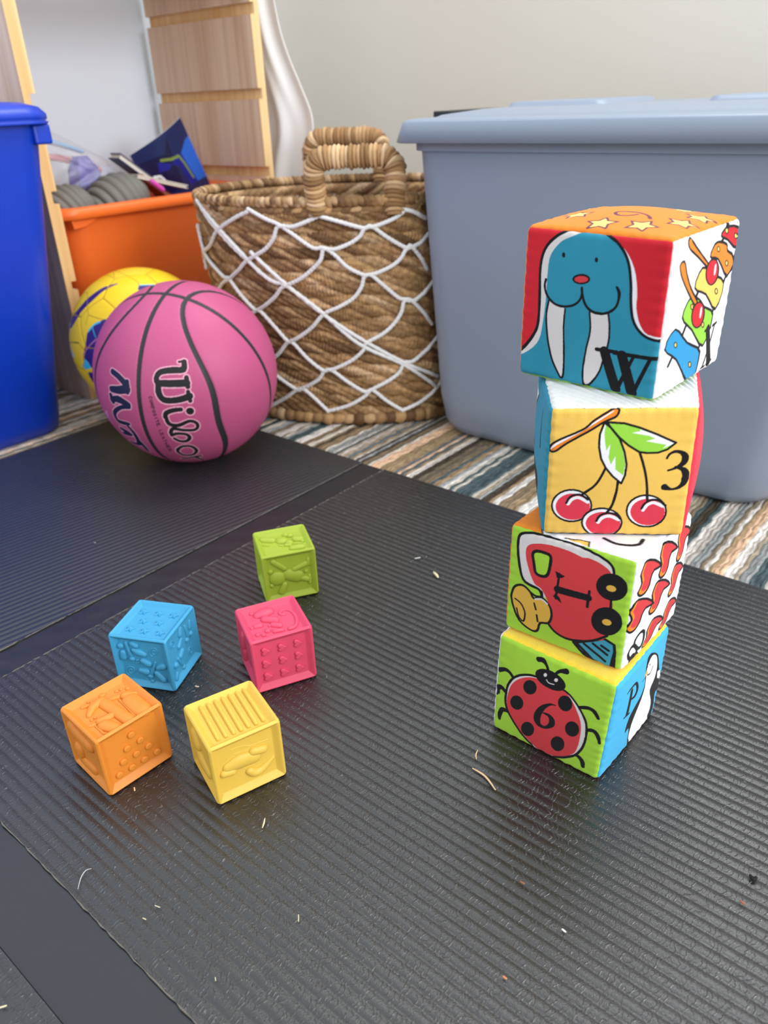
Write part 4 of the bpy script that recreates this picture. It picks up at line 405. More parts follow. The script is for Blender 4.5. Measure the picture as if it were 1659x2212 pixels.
["P","gold",0.88,0.728,0.878,0.721,0.875,0.716,0.87,0.711,0.863,0.706,0.856,0.703,0.848,0.702,0.839,0.702,0.831,0.703,0.824,0.706,0.818,0.71,0.814,0.715,0.811,0.721,0.811,0.727,0.812,0.733,0.816,0.739,0.821,0.745,0.828,0.749,0.835,0.752,0.844,0.753,0.852,0.753,0.86,0.752,0.867,0.749,0.873,0.745,0.877,0.74,0.88,0.734],
["P","gold",0.882,0.43,0.88,0.423,0.877,0.417,0.872,0.411,0.865,0.406,0.858,0.403,0.85,0.401,0.842,0.401,0.834,0.403,0.827,0.405,0.822,0.41,0.818,0.415,0.816,0.422,0.815,0.428,0.817,0.435,0.821,0.442,0.826,0.448,0.832,0.452,0.84,0.456,0.848,0.457,0.855,0.457,0.863,0.456,0.87,0.453,0.875,0.448,0.879,0.443,0.882,0.437],
["S","k",0.454,0.58,0.024,0.694,0.595,0.022],
["S","k",0.454,0.718,0.007,0.447,0.496,0.008],
["P","k",0.418,0.731,0.5,0.713,0.475,0.689,0.437,0.675],
["P","k",0.422,0.506,0.499,0.469,0.477,0.515,0.44,0.539],
["S","k",0.696,0.653,0.008,0.695,0.516,0.009]],"hearts":[["F","wht"],
["P","org",0.15,0.942,0.212,0.924,0.283,0.891,0.355,0.84,0.395,0.797,0.347,0.801,0.279,0.811,0.25,0.791,0.233,0.762,0.227,0.734,0.22,0.707,0.197,0.683,0.167,0.666,0.131,0.662,0.098,0.669,0.073,0.688,0.063,0.715,0.083,0.745,0.103,0.778,0.089,0.816,0.073,0.853,0.081,0.886,0.099,0.913,0.118,0.934],
["P","carr",0.174,0.931,0.227,0.916,0.287,0.887,0.348,0.844,0.383,0.807,0.342,0.81,0.284,0.818,0.259,0.801,0.245,0.777,0.239,0.753,0.233,0.729,0.214,0.709,0.188,0.694,0.158,0.69,0.13,0.696,0.109,0.713,0.1,0.736,0.117,0.762,0.134,0.791,0.122,0.823,0.108,0.855,0.115,0.883,0.131,0.907,0.147,0.925],
["S","k",0.15,0.942,0.008,0.212,0.924,0.008,0.283,0.891,0.008,0.355,0.84,0.008,0.395,0.797,0.008,0.347,0.801,0.008,0.279,0.811,0.008,0.25,0.791,0.008,0.233,0.762,0.008,0.227,0.734,0.008,0.22,0.707,0.008,0.197,0.683,0.008,0.167,0.666,0.008,0.131,0.662,0.008,0.098,0.669,0.008,0.073,0.688,0.008,0.063,0.715,0.008,0.083,0.745,0.008,0.103,0.778,0.008,0.089,0.816,0.008,0.073,0.853,0.008,0.081,0.886,0.008,0.099,0.913,0.008,0.118,0.934,0.008,0.15,0.942,0.008],
["P","org",0.448,0.962,0.511,0.944,0.581,0.911,0.653,0.86,0.694,0.818,0.646,0.822,0.578,0.831,0.548,0.811,0.531,0.783,0.525,0.755,0.518,0.728,0.495,0.703,0.465,0.686,0.429,0.682,0.396,0.689,0.372,0.709,0.361,0.735,0.381,0.765,0.401,0.799,0.387,0.836,0.371,0.874,0.379,0.907,0.397,0.934,0.416,0.955],
["P","carr",0.472,0.952,0.525,0.936,0.585,0.908,0.646,0.864,0.681,0.828,0.64,0.831,0.582,0.839,0.557,0.822,0.543,0.797,0.537,0.773,0.531,0.75,0.512,0.729,0.487,0.714,0.456,0.711,0.428,0.717,0.407,0.733,0.398,0.757,0.415,0.782,0.432,0.811,0.42,0.844,0.407,0.876,0.413,0.904,0.429,0.927,0.445,0.945],
["S","k",0.448,0.962,0.008,0.511,0.944,0.008,0.581,0.911,0.008,0.653,0.86,0.008,0.694,0.818,0.008,0.646,0.822,0.008,0.578,0.831,0.008,0.548,0.811,0.008,0.531,0.783,0.008,0.525,0.755,0.008,0.518,0.728,0.008,0.495,0.703,0.008,0.465,0.686,0.008,0.429,0.682,0.008,0.396,0.689,0.008,0.372,0.709,0.008,0.361,0.735,0.008,0.381,0.765,0.008,0.401,0.799,0.008,0.387,0.836,0.008,0.371,0.874,0.008,0.379,0.907,0.008,0.397,0.934,0.008,0.416,0.955,0.008,0.448,0.962,0.008],
["P","org",0.773,0.955,0.836,0.937,0.906,0.904,0.978,0.853,1.019,0.811,0.971,0.814,0.903,0.824,0.873,0.804,0.856,0.775,0.85,0.747,0.843,0.72,0.82,0.696,0.79,0.679,0.754,0.675,0.721,0.682,0.697,0.701,0.686,0.728,0.706,0.758,0.726,0.791,0.712,0.829,0.696,0.866,0.704,0.899,0.722,0.927,0.741,0.948],
["P","carr",0.797,0.944,0.851,0.929,0.91,0.9,0.971,0.857,1.006,0.82,0.965,0.823,0.908,0.832,0.882,0.814,0.868,0.79,0.863,0.766,0.857,0.743,0.837,0.722,0.812,0.707,0.781,0.704,0.753,0.71,0.732,0.726,0.723,0.749,0.74,0.775,0.757,0.804,0.745,0.836,0.732,0.868,0.739,0.897,0.754,0.92,0.77,0.938],
["S","k",0.773,0.955,0.008,0.836,0.937,0.008,0.906,0.904,0.008,0.978,0.853,0.008,1.019,0.811,0.008,0.971,0.814,0.008,0.903,0.824,0.008,0.873,0.804,0.008,0.856,0.775,0.008,0.85,0.747,0.008,0.843,0.72,0.008,0.82,0.696,0.008,0.79,0.679,0.008,0.754,0.675,0.008,0.721,0.682,0.008,0.697,0.701,0.008,0.686,0.728,0.008,0.706,0.758,0.008,0.726,0.791,0.008,0.712,0.829,0.008,0.696,0.866,0.008,0.704,0.899,0.008,0.722,0.927,0.008,0.741,0.948,0.008,0.773,0.955,0.008],
["P","org",0.698,0.667,0.761,0.649,0.831,0.616,0.903,0.565,0.944,0.523,0.896,0.527,0.828,0.536,0.798,0.516,0.781,0.488,0.775,0.46,0.768,0.433,0.745,0.408,0.715,0.391,0.679,0.387,0.646,0.394,0.622,0.414,0.611,0.44,0.631,0.47,0.651,0.504,0.637,0.541,0.621,0.579,0.629,0.612,0.647,0.639,0.666,0.66],
["P","carr",0.722,0.657,0.776,0.641,0.835,0.613,0.896,0.569,0.931,0.533,0.89,0.536,0.833,0.544,0.807,0.527,0.793,0.502,0.788,0.478,0.782,0.455,0.762,0.434,0.737,0.419,0.706,0.416,0.678,0.422,0.657,0.438,0.648,0.462,0.665,0.487,0.682,0.516,0.67,0.549,0.657,0.581,0.664,0.609,0.679,0.632,0.695,0.65],
["S","k",0.698,0.667,0.008,0.761,0.649,0.008,0.831,0.616,0.008,0.903,0.565,0.008,0.944,0.523,0.008,0.896,0.527,0.008,0.828,0.536,0.008,0.798,0.516,0.008,0.781,0.488,0.008,0.775,0.46,0.008,0.768,0.433,0.008,0.745,0.408,0.008,0.715,0.391,0.008,0.679,0.387,0.008,0.646,0.394,0.008,0.622,0.414,0.008,0.611,0.44,0.008,0.631,0.47,0.008,0.651,0.504,0.008,0.637,0.541,0.008,0.621,0.579,0.008,0.629,0.612,0.008,0.647,0.639,0.008,0.666,0.66,0.008,0.698,0.667,0.008],
["P","org",0.362,0.677,0.424,0.659,0.495,0.626,0.567,0.575,0.607,0.533,0.559,0.537,0.491,0.546,0.462,0.526,0.445,0.497,0.439,0.469,0.431,0.443,0.409,0.418,0.379,0.401,0.343,0.397,0.309,0.404,0.285,0.423,0.275,0.45,0.295,0.48,0.315,0.514,0.3,0.551,0.285,0.589,0.293,0.622,0.311,0.649,0.33,0.67],
["P","carr",0.386,0.666,0.439,0.651,0.499,0.622,0.56,0.579,0.595,0.542,0.554,0.546,0.496,0.554,0.471,0.536,0.457,0.512,0.451,0.488,0.445,0.465,0.426,0.444,0.4,0.429,0.37,0.426,0.341,0.432,0.321,0.448,0.312,0.471,0.329,0.497,0.346,0.526,0.334,0.558,0.32,0.59,0.327,0.619,0.343,0.642,0.359,0.66],
["S","k",0.362,0.677,0.008,0.424,0.659,0.008,0.495,0.626,0.008,0.567,0.575,0.008,0.607,0.533,0.008,0.559,0.537,0.008,0.491,0.546,0.008,0.462,0.526,0.008,0.445,0.497,0.008,0.439,0.469,0.008,0.431,0.443,0.008,0.409,0.418,0.008,0.379,0.401,0.008,0.343,0.397,0.008,0.309,0.404,0.008,0.285,0.423,0.008,0.275,0.45,0.008,0.295,0.48,0.008,0.315,0.514,0.008,0.3,0.551,0.008,0.285,0.589,0.008,0.293,0.622,0.008,0.311,0.649,0.008,0.33,0.67,0.008,0.362,0.677,0.008],
["P","org",0.083,0.643,0.145,0.624,0.216,0.591,0.288,0.541,0.328,0.498,0.28,0.502,0.213,0.511,0.183,0.491,0.166,0.463,0.16,0.435,0.153,0.408,0.13,0.384,0.1,0.366,0.064,0.363,0.031,0.37,0.006,0.389,-0.004,0.416,0.016,0.446,0.036,0.479,0.022,0.517,0.006,0.554,0.014,0.587,0.032,0.614,0.051,0.635],
["P","carr",0.107,0.632,0.16,0.616,0.22,0.588,0.281,0.544,0.316,0.508,0.275,0.511,0.217,0.519,0.192,0.502,0.178,0.477,0.172,0.453,0.166,0.43,0.147,0.409,0.122,0.395,0.091,0.391,0.063,0.397,0.042,0.414,0.033,0.437,0.05,0.463,0.067,0.491,0.055,0.524,0.041,0.556,0.048,0.584,0.064,0.608,0.08,0.626],
["S","k",0.083,0.643,0.008,0.145,0.624,0.008,0.216,0.591,0.008,0.288,0.541,0.008,0.328,0.498,0.008,0.28,0.502,0.008,0.213,0.511,0.008,0.183,0.491,0.008,0.166,0.463,0.008,0.16,0.435,0.008,0.153,0.408,0.008,0.13,0.384,0.008,0.1,0.366,0.008,0.064,0.363,0.008,0.031,0.37,0.008,0.006,0.389,0.008,-0.004,0.416,0.008,0.016,0.446,0.008,0.036,0.479,0.008,0.022,0.517,0.008,0.006,0.554,0.008,0.014,0.587,0.008,0.032,0.614,0.008,0.051,0.635,0.008,0.083,0.643,0.008],
["P","org",0.708,0.326,0.771,0.308,0.841,0.275,0.913,0.225,0.954,0.182,0.906,0.186,0.838,0.195,0.808,0.175,0.791,0.147,0.785,0.119,0.778,0.092,0.755,0.067,0.725,0.05,0.689,0.046,0.656,0.053,0.632,0.073,0.621,0.099,0.641,0.129,0.661,0.163,0.647,0.201,0.631,0.238,0.639,0.271,0.657,0.298,0.676,0.319],
["P","carr",0.732,0.316,0.785,0.3,0.845,0.272,0.906,0.228,0.941,0.192,0.9,0.195,0.842,0.203,0.817,0.186,0.803,0.161,0.797,0.137,0.791,0.114,0.772,0.093,0.747,0.078,0.716,0.075,0.688,0.081,0.667,0.098,0.658,0.121,0.675,0.146,0.692,0.175,0.68,0.208,0.667,0.24,0.674,0.268,0.689,0.291,0.705,0.31],
["S","k",0.708,0.326,0.008,0.771,0.308,0.008,0.841,0.275,0.008,0.913,0.225,0.008,0.954,0.182,0.008,0.906,0.186,0.008,0.838,0.195,0.008,0.808,0.175,0.008,0.791,0.147,0.008,0.785,0.119,0.008,0.778,0.092,0.008,0.755,0.067,0.008,0.725,0.05,0.008,0.689,0.046,0.008,0.656,0.053,0.008,0.632,0.073,0.008,0.621,0.099,0.008,0.641,0.129,0.008,0.661,0.163,0.008,0.647,0.201,0.008,0.631,0.238,0.008,0.639,0.271,0.008,0.657,0.298,0.008,0.676,0.319,0.008,0.708,0.326,0.008],
["P","org",0.402,0.316,0.465,0.298,0.535,0.265,0.607,0.214,0.648,0.172,0.6,0.176,0.532,0.185,0.502,0.165,0.486,0.137,0.479,0.109,0.472,0.082,0.449,0.057,0.419,0.04,0.384,0.036,0.35,0.043,0.326,0.063,0.315,0.089,0.335,0.119,0.355,0.153,0.341,0.191,0.325,0.228,0.333,0.261,0.352,0.288,0.37,0.309],
["P","carr",0.426,0.306,0.48,0.29,0.54,0.262,0.601,0.218,0.635,0.182,0.594,0.185,0.537,0.193,0.512,0.176,0.497,0.151,0.492,0.127,0.486,0.104,0.466,0.083,0.441,0.068,0.411,0.065,0.382,0.071,0.362,0.088,0.353,0.111,0.369,0.136,0.387,0.165,0.374,0.198,0.361,0.23,0.368,0.258,0.383,0.281,0.399,0.3],
["S","k",0.402,0.316,0.008,0.465,0.298,0.008,0.535,0.265,0.008,0.607,0.214,0.008,0.648,0.172,0.008,0.6,0.176,0.008,0.532,0.185,0.008,0.502,0.165,0.008,0.486,0.137,0.008,0.479,0.109,0.008,0.472,0.082,0.008,0.449,0.057,0.008,0.419,0.04,0.008,0.384,0.036,0.008,0.35,0.043,0.008,0.326,0.063,0.008,0.315,0.089,0.008,0.335,0.119,0.008,0.355,0.153,0.008,0.341,0.191,0.008,0.325,0.228,0.008,0.333,0.261,0.008,0.352,0.288,0.008,0.37,0.309,0.008,0.402,0.316,0.008],
["S","k",0.23,0.111,0.014,0.202,0.136,0.013,0.165,0.169,0.012,0.141,0.197,0.013,0.136,0.22,0.011,0.141,0.242,0.013,0.151,0.259,0.011,0.169,0.273,0.011,0.191,0.283,0.011,0.213,0.287,0.011,0.231,0.284,0.013,0.251,0.274,0.012,0.266,0.258,0.013,0.279,0.231,0.013,0.289,0.197,0.013,0.296,0.165,0.014,0.296,0.139,0.015,0.291,0.118,0.015,0.281,0.103,0.014,0.264,0.1,0.014,0.243,0.103,0.013,0.224,0.101,0.014,0.21,0.084,0.014,0.257,0.001,0.031,0.22,0.009,0.039,0.15,0.058,0.038,0.117,0.075,0.014,0.093,0.095,0.013,0.079,0.116,0.013,0.071,0.141,0.013,0.072,0.161,0.011,0.079,0.18,0.012,0.093,0.194,0.012,0.11,0.201,0.012,0.129,0.197,0.013,0.152,0.183,0.013,0.174,0.165,0.014,0.194,0.141,0.014,0.214,0.113,0.013,0.229,0.091,0.014]],"cartop":[["F","wht"],
["P","org",-0.013,-0.232,-0.034,0.017,-0.07,0.455,0.071,0.356,0.267,0.002],
["S","k",0.071,0.356,0.007,0.267,0.002,0.005],
["S","k",0.667,0.174,0.012,0.693,0.166,0.012,0.728,0.156,0.012,0.763,0.151,0.012,0.795,0.157,0.012,0.825,0.17,0.012,0.852,0.185,0.012,0.872,0.201,0.012,0.888,0.22,0.012,0.899,0.241,0.012,0.9,0.269,0.012,0.895,0.3,0.012,0.892,0.322,0.012],
["P","ylw",0.439,0.024,0.608,0.069,0.629,0.012],
["S","k",0.439,0.024,0.005,0.608,0.069,0.005,0.629,0.012,0.005]],"ladybird":[["F","grn"],
["S","k",0.186,0.643,0.013,0.176,0.654,0.012,0.161,0.669,0.012,0.145,0.681,0.012,0.129,0.688,0.013,0.113,0.691,0.014,0.095,0.689,0.014,0.075,0.679,0.015,0.054,0.664,0.016,0.037,0.651,0.017],
["S","k",0.116,0.471,0.014,0.103,0.478,0.015,0.086,0.488,0.016,0.069,0.491,0.016,0.053,0.482,0.018,0.037,0.465,0.021,0.004,0.433,0.045,-0.007,0.415,0.015,-0.013,0.398,0.011,-0.016,0.385,0.009],
["S","k",0.156,0.281,0.015,0.14,0.279,0.015,0.118,0.274,0.017,0.099,0.265,0.017,0.089,0.247,0.017,0.082,0.224,0.017,0.077,0.202,0.017,0.075,0.18,0.015,0.074,0.159,0.013,0.074,0.144,0.011],
["S","k",0.764,0.679,0.011,0.78,0.687,0.012,0.802,0.697,0.013,0.823,0.703,0.013,0.84,0.704,0.012,0.857,0.7,0.013,0.872,0.692,0.014,0.886,0.676,0.013,0.899,0.657,0.012,0.908,0.642,0.01],
["S","k",0.846,0.489,0.012,0.858,0.496,0.012,0.875,0.504,0.014,0.891,0.507,0.013,0.905,0.501,0.014,0.918,0.49,0.014,0.929,0.474,0.014,0.938,0.452,0.013,0.947,0.427,0.01,0.953,0.408,0.01],
["S","k",0.779,0.184,0.013,0.788,0.184,0.013,0.802,0.183,0.014,0.815,0.179,0.014,0.828,0.17,0.015,0.841,0.157,0.016,0.85,0.143,0.016,0.856,0.126,0.016,0.859,0.106,0.014,0.861,0.092,0.013],
["S","k",0.465,0.877,0.009,0.46,0.887,0.009,0.452,0.902,0.01,0.442,0.916,0.01,0.431,0.927,0.012,0.418,0.937,0.015,0.405,0.942,0.017,0.393,0.942,0.017,0.381,0.938,0.017,0.373,0.935,0.018],
["S","k",0.524,0.872,0.009,0.532,0.885,0.009,0.543,0.902,0.01,0.556,0.916,0.011,0.573,0.926,0.014,0.59,0.932,0.017,0.603,0.937,0.019],
["P","gray",0.124,0.45,0.125,0.481,0.128,0.514,0.134,0.547,0.146,0.583,0.161,0.619,0.179,0.651,0.201,0.679,0.226,0.703,0.253,0.724,0.283,0.743,0.315,0.759,0.349,0.77,0.384,0.777,0.42,0.779,0.456,0.78,0.492,0.78,0.528,0.779,0.562,0.777,0.592,0.774,0.62,0.769,0.646,0.761,0.67,0.749,0.693,0.732,0.714,0.714,0.735,0.694,0.755,0.672,0.774,0.648,0.793,0.621,0.811,0.593,0.826,0.562,0.835,0.529,0.842,0.494,0.845,0.456,0.847,0.412,0.845,0.365,0.839,0.319,0.83,0.278,0.817,0.24,0.802,0.206,0.787,0.179,0.769,0.157,0.746,0.134,0.715,0.107,0.679,0.079,0.643,0.055,0.6,0.001,0.572,0.011,0.538,0.006,0.5,0.005,0.461,0.012,0.42,0.013,0.389,0.052,0.352,0.074,0.318,0.1,0.287,0.127,0.257,0.158,0.23,0.188,0.203,0.219,0.177,0.25,0.156,0.281,0.141,0.311,0.131,0.341,0.124,0.37,0.121,0.396,0.122,0.422],
["P","carr",0.142,0.461,0.147,0.495,0.154,0.531,0.164,0.566,0.178,0.597,0.195,0.626,0.215,0.653,0.237,0.678,0.262,0.7,0.288,0.72,0.315,0.736,0.342,0.749,0.372,0.759,0.407,0.765,0.443,0.767,0.479,0.769,0.516,0.771,0.552,0.772,0.584,0.77,0.608,0.767,0.628,0.761,0.648,0.751,0.669,0.733,0.689,0.711,0.709,0.687,0.728,0.661,0.745,0.632,0.761,0.604,0.774,0.577,0.785,0.549,0.793,0.519,0.799,0.485,0.802,0.447,0.803,0.407,0.803,0.36,0.801,0.311,0.795,0.266,0.789,0.232,0.78,0.203,0.764,0.175,0.736,0.14,0.701,0.104,0.664,0.074,0.628,0.054,0.59,0.04,0.55,0.022,0.51,0.013,0.47,0.012,0.437,0.041,0.401,0.06,0.365,0.083,0.33,0.108,0.297,0.134,0.265,0.163,0.236,0.192,0.209,0.223,0.184,0.255,0.164,0.286,0.15,0.317,0.141,0.348,0.136,0.378,0.135,0.405,0.138,0.432],
["S","k",0.124,0.45,0.009,0.125,0.467,0.009,0.126,0.492,0.009,0.129,0.521,0.008,0.134,0.547,0.009,0.142,0.574,0.008,0.153,0.601,0.009,0.165,0.627,0.008,0.179,0.651,0.008,0.195,0.672,0.008,0.213,0.691,0.008,0.232,0.709,0.008,0.253,0.724,0.008,0.275,0.738,0.008,0.299,0.751,0.008,0.323,0.762,0.008,0.349,0.77,0.008,0.375,0.775,0.008,0.402,0.778,0.008,0.429,0.779,0.008,0.456,0.78,0.008,0.483,0.78,0.007,0.511,0.78,0.007,0.537,0.779,0.007,0.562,0.777,0.007,0.585,0.775,0.007,0.606,0.772,0.007,0.627,0.768,0.007,0.646,0.761,0.007,0.665,0.752,0.007,0.682,0.741,0.007,0.698,0.728,0.007,0.714,0.714,0.007,0.73,0.699,0.007,0.745,0.683,0.007,0.76,0.666,0.008,0.774,0.648,0.007,0.788,0.628,0.007,0.802,0.607,0.008,0.815,0.585,0.008,0.826,0.562,0.008,0.833,0.538,0.007,0.839,0.512,0.008,0.843,0.485,0.008,0.845,0.456,0.008,0.847,0.424,0.007,0.846,0.388,0.008,0.844,0.353,0.008,0.839,0.319,0.008,0.833,0.288,0.008,0.824,0.259,0.008,0.813,0.231,0.008,0.802,0.206,0.008,0.79,0.185,0.008,0.778,0.168,0.008,0.764,0.151,0.009,0.746,0.134,0.009,0.724,0.114,0.009,0.698,0.092,0.009,0.67,0.072,0.009,0.643,0.055,0.009,0.617,0.04,0.011,0.589,0.018,0.008,0.565,0.013,0.01,0.538,0.006,0.007,0.511,0.008,0.01,0.48,0.006,0.009,0.451,0.013,0.006,0.42,0.013,0.005,0.398,0.047,0.01,0.371,0.063,0.009,0.344,0.08,0.01,0.318,0.1,0.009,0.294,0.12,0.01,0.272,0.143,0.009,0.251,0.165,0.009,0.23,0.188,0.009,0.209,0.212,0.009,0.189,0.235,0.009,0.171,0.258,0.009,0.156,0.281,0.009,0.144,0.303,0.009,0.135,0.326,0.009,0.129,0.348,0.009,0.124,0.37,0.009,0.122,0.392,0.009,0.122,0.415,0.009,0.123,0.436,0.009,0.124,0.45,0.009],
["P","k",0.385,0.704,0.392,0.691,0.396,0.676,0.397,0.659,0.394,0.642,0.388,0.625,0.379,0.609,0.367,0.596,0.353,0.585,0.339,0.578,0.325,0.575,0.311,0.577,0.299,0.583,0.289,0.593,0.282,0.606,0.278,0.621,0.278,0.639,0.281,0.656,0.288,0.674,0.297,0.689,0.309,0.703,0.322,0.713,0.336,0.719,0.35,0.721,0.364,0.719,0.376,0.714],
["P","k",0.287,0.489,0.294,0.475,0.298,0.459,0.298,0.441,0.294,0.421,0.287,0.403,0.277,0.385,0.264,0.37,0.25,0.358,0.235,0.35,0.22,0.347,0.205,0.348,0.193,0.354,0.183,0.364,0.176,0.378,0.172,0.395,0.173,0.414,0.177,0.433,0.184,0.452,0.194,0.47,0.207,0.484,0.221,0.496,0.236,0.503,0.251,0.506,0.265,0.505,0.277,0.499],
["P","k",0.689,0.709,0.696,0.695,0.701,0.678,0.702,0.661,0.7,0.642,0.695,0.625,0.687,0.609,0.676,0.596,0.664,0.587,0.65,0.582,0.636,0.58,0.622,0.584,0.61,0.592,0.6,0.603,0.593,0.618,0.588,0.634,0.587,0.652,0.589,0.67,0.595,0.688,0.603,0.703,0.614,0.716,0.626,0.725,0.64,0.73,0.654,0.731,0.667,0.728,0.679,0.72],
["P","k",0.408,0.273,0.415,0.258,0.418,0.239,0.417,0.219,0.413,0.198,0.406,0.177,0.395,0.158,0.383,0.141,0.369,0.129,0.353,0.12,0.339,0.117,0.325,0.12,0.313,0.127,0.304,0.139,0.297,0.155,0.294,0.174,0.295,0.195,0.3,0.216,0.307,0.237,0.318,0.255,0.33,0.271,0.344,0.283,0.359,0.291,0.374,0.294,0.387,0.291,0.399,0.284],
["P","k",0.776,0.496,0.783,0.481,0.787,0.463,0.788,0.444,0.786,0.425,0.78,0.406,0.772,0.389,0.761,0.376,0.748,0.365,0.735,0.359,0.721,0.358,0.708,0.361,0.696,0.369,0.686,0.382,0.68,0.397,0.676,0.415,0.675,0.435,0.678,0.454,0.684,0.473,0.692,0.489,0.703,0.503,0.716,0.513,0.729,0.518,0.742,0.519,0.755,0.516,0.767,0.508],
["P","k",0.68,0.277,0.687,0.261,0.69,0.243,0.69,0.222,0.687,0.201,0.681,0.18,0.671,0.161,0.659,0.145,0.646,0.132,0.631,0.124,0.617,0.122,0.603,0.125,0.592,0.133,0.582,0.146,0.576,0.163,0.573,0.183,0.573,0.204,0.577,0.226,0.584,0.247,0.594,0.265,0.605,0.281,0.619,0.292,0.632,0.299,0.646,0.301,0.659,0.297,0.671,0.29],
["P","k",0.622,0.791,0.614,0.773,0.598,0.756,0.577,0.742,0.551,0.732,0.521,0.726,0.489,0.725,0.458,0.728,0.429,0.735,0.403,0.747,0.383,0.762,0.37,0.78,0.364,0.799,0.366,0.819,0.375,0.838,0.392,0.855,0.414,0.869,0.441,0.879,0.471,0.885,0.502,0.886,0.532,0.882,0.561,0.874,0.585,0.862,0.605,0.847,0.617,0.83,0.624,0.811],
["P","gray",0.462,0.835,0.462,0.831,0.461,0.827,0.46,0.823,0.458,0.819,0.455,0.816,0.452,0.813,0.449,0.811,0.446,0.811,0.442,0.811,0.439,0.812,0.437,0.814,0.435,0.817,0.434,0.821,0.434,0.825,0.434,0.829,0.436,0.833,0.438,0.837,0.44,0.84,0.443,0.843,0.447,0.845,0.45,0.845,0.453,0.845,0.456,0.844,0.459,0.841,0.46,0.838],
["P","gray",0.555,0.834,0.555,0.83,0.554,0.826,0.553,0.822,0.551,0.818,0.548,0.815,0.545,0.812,0.542,0.81,0.538,0.81,0.535,0.81,0.532,0.811,0.529,0.813,0.527,0.816,0.526,0.82,0.526,0.824,0.527,0.828,0.528,0.832,0.53,0.836,0.533,0.839,0.536,0.842,0.539,0.843,0.543,0.844,0.546,0.844,0.549,0.843,0.552,0.841,0.554,0.838],
["S","gray",0.465,0.791,0.003,0.47,0.785,0.003,0.477,0.778,0.003,0.487,0.773,0.003,0.502,0.774,0.003,0.518,0.778,0.003,0.53,0.781,0.003],
["S","k",0.575,0.597,0.003,0.563,0.595,0.004,0.547,0.592,0.006,0.529,0.584,0.008,0.51,0.567,0.01,0.49,0.545,0.013,0.472,0.519,0.016,0.457,0.49,0.019,0.444,0.456,0.021,0.436,0.425,0.023,0.432,0.398,0.024,0.433,0.372,0.024,0.437,0.351,0.023,0.445,0.336,0.021,0.456,0.325,0.018,0.47,0.32,0.015,0.485,0.319,0.013,0.503,0.322,0.011,0.519,0.331,0.011,0.535,0.347,0.013,0.55,0.367,0.016,0.561,0.387,0.019,0.565,0.406,0.02,0.564,0.424,0.02,0.56,0.44,0.02,0.553,0.452,0.018,0.542,0.462,0.015,0.53,0.469,0.013,0.514,0.471,0.01,0.496,0.469,0.008,0.484,0.468,0.006]],"penguin":[["F","sky"],
["P","k",0.501,0.802,0.505,0.836,0.512,0.869,0.52,0.898,0.529,0.922,0.54,0.941,0.557,0.951,0.586,0.947,0.621,0.936,0.656,0.919,0.692,0.895,0.73,0.864,0.764,0.823,0.789,0.768,0.816,0.7,0.853,0.627,0.916,0.546,0.973,0.472,0.996,0.422,1.007,0.375,1.009,0.333,1.003,0.304,0.981,0.302,0.937,0.324,0.884,0.342,0.885,0.302,0.914,0.23,0.934,0.157,0.939,0.084,0.932,0.014,0.899,-0.017,0.877,-0.032,0.855,-0.034,0.817,-0.036,0.75,-0.044,0.668,-0.049,0.603,-0.052,0.562,-0.046,0.533,-0.033,0.509,-0.015,0.489,0.004,0.475,0.027,0.444,0.084,0.396,0.186,0.367,0.281,0.345,0.342,0.323,0.35,0.3,0.332,0.285,0.333,0.279,0.376,0.283,0.436,0.297,0.487,0.323,0.523,0.359,0.553,0.392,0.576,0.419,0.592,0.442,0.602,0.462,0.618,0.481,0.642,0.498,0.669,0.509,0.699,0.51,0.732,0.504,0.769],
["P","wht",0.523,0.782,0.526,0.813,0.53,0.839,0.54,0.862,0.56,0.88,0.584,0.895,0.609,0.902,0.631,0.903,0.652,0.898,0.673,0.887,0.695,0.872,0.717,0.85,0.736,0.822,0.751,0.785,0.762,0.742,0.769,0.699,0.768,0.663,0.76,0.629,0.745,0.6,0.715,0.577,0.677,0.559,0.662,0.528,0.683,0.473,0.731,0.4,0.779,0.326,0.81,0.267,0.828,0.219,0.838,0.176,0.834,0.14,0.821,0.109,0.873,0.007,0.824,0.033,0.817,0.011,0.791,-0.005,0.729,-0.014,0.647,-0.015,0.585,-0.016,0.551,-0.015,0.532,-0.01,0.516,0.004,0.499,0.028,0.531,0.01,0.42,0.166,0.397,0.233,0.386,0.298,0.385,0.354,0.393,0.399,0.408,0.438,0.426,0.474,0.444,0.506,0.464,0.535,0.482,0.565,0.498,0.597,0.512,0.631,0.522,0.665,0.524,0.705,0.523,0.746],
["P","gold",0.52,0.832,0.558,0.784,0.482,0.778,0.501,0.802],
["S","k",0.451,0.762,0.003,0.519,0.767,0.003],
["S","k",0.542,0.771,0.004,0.559,0.761,0.005,0.584,0.75,0.005,0.608,0.745,0.005,0.627,0.756,0.005,0.646,0.774,0.005,0.658,0.787,0.005],
["P","k",0.544,0.85,0.544,0.848,0.544,0.845,0.542,0.845,0.54,0.844,0.538,0.845,0.537,0.844,0.534,0.847,0.532,0.848,0.529,0.852,0.527,0.854,0.525,0.857,0.524,0.86,0.524,0.862,0.523,0.865,0.524,0.866,0.525,0.868,0.527,0.869,0.529,0.869,0.531,0.867,0.534,0.865,0.536,0.863,0.538,0.861,0.54,0.859,0.543,0.854,0.544,0.852],
["P","k",0.596,0.838,0.597,0.836,0.596,0.835,0.595,0.833,0.593,0.832,0.591,0.833,0.588,0.834,0.586,0.835,0.583,0.838,0.581,0.841,0.579,0.843,0.577,0.846,0.576,0.849,0.575,0.851,0.575,0.854,0.576,0.855,0.577,0.857,0.578,0.858,0.58,0.857,0.583,0.856,0.585,0.855,0.588,0.852,0.591,0.85,0.593,0.847,0.594,0.844,0.596,0.842],
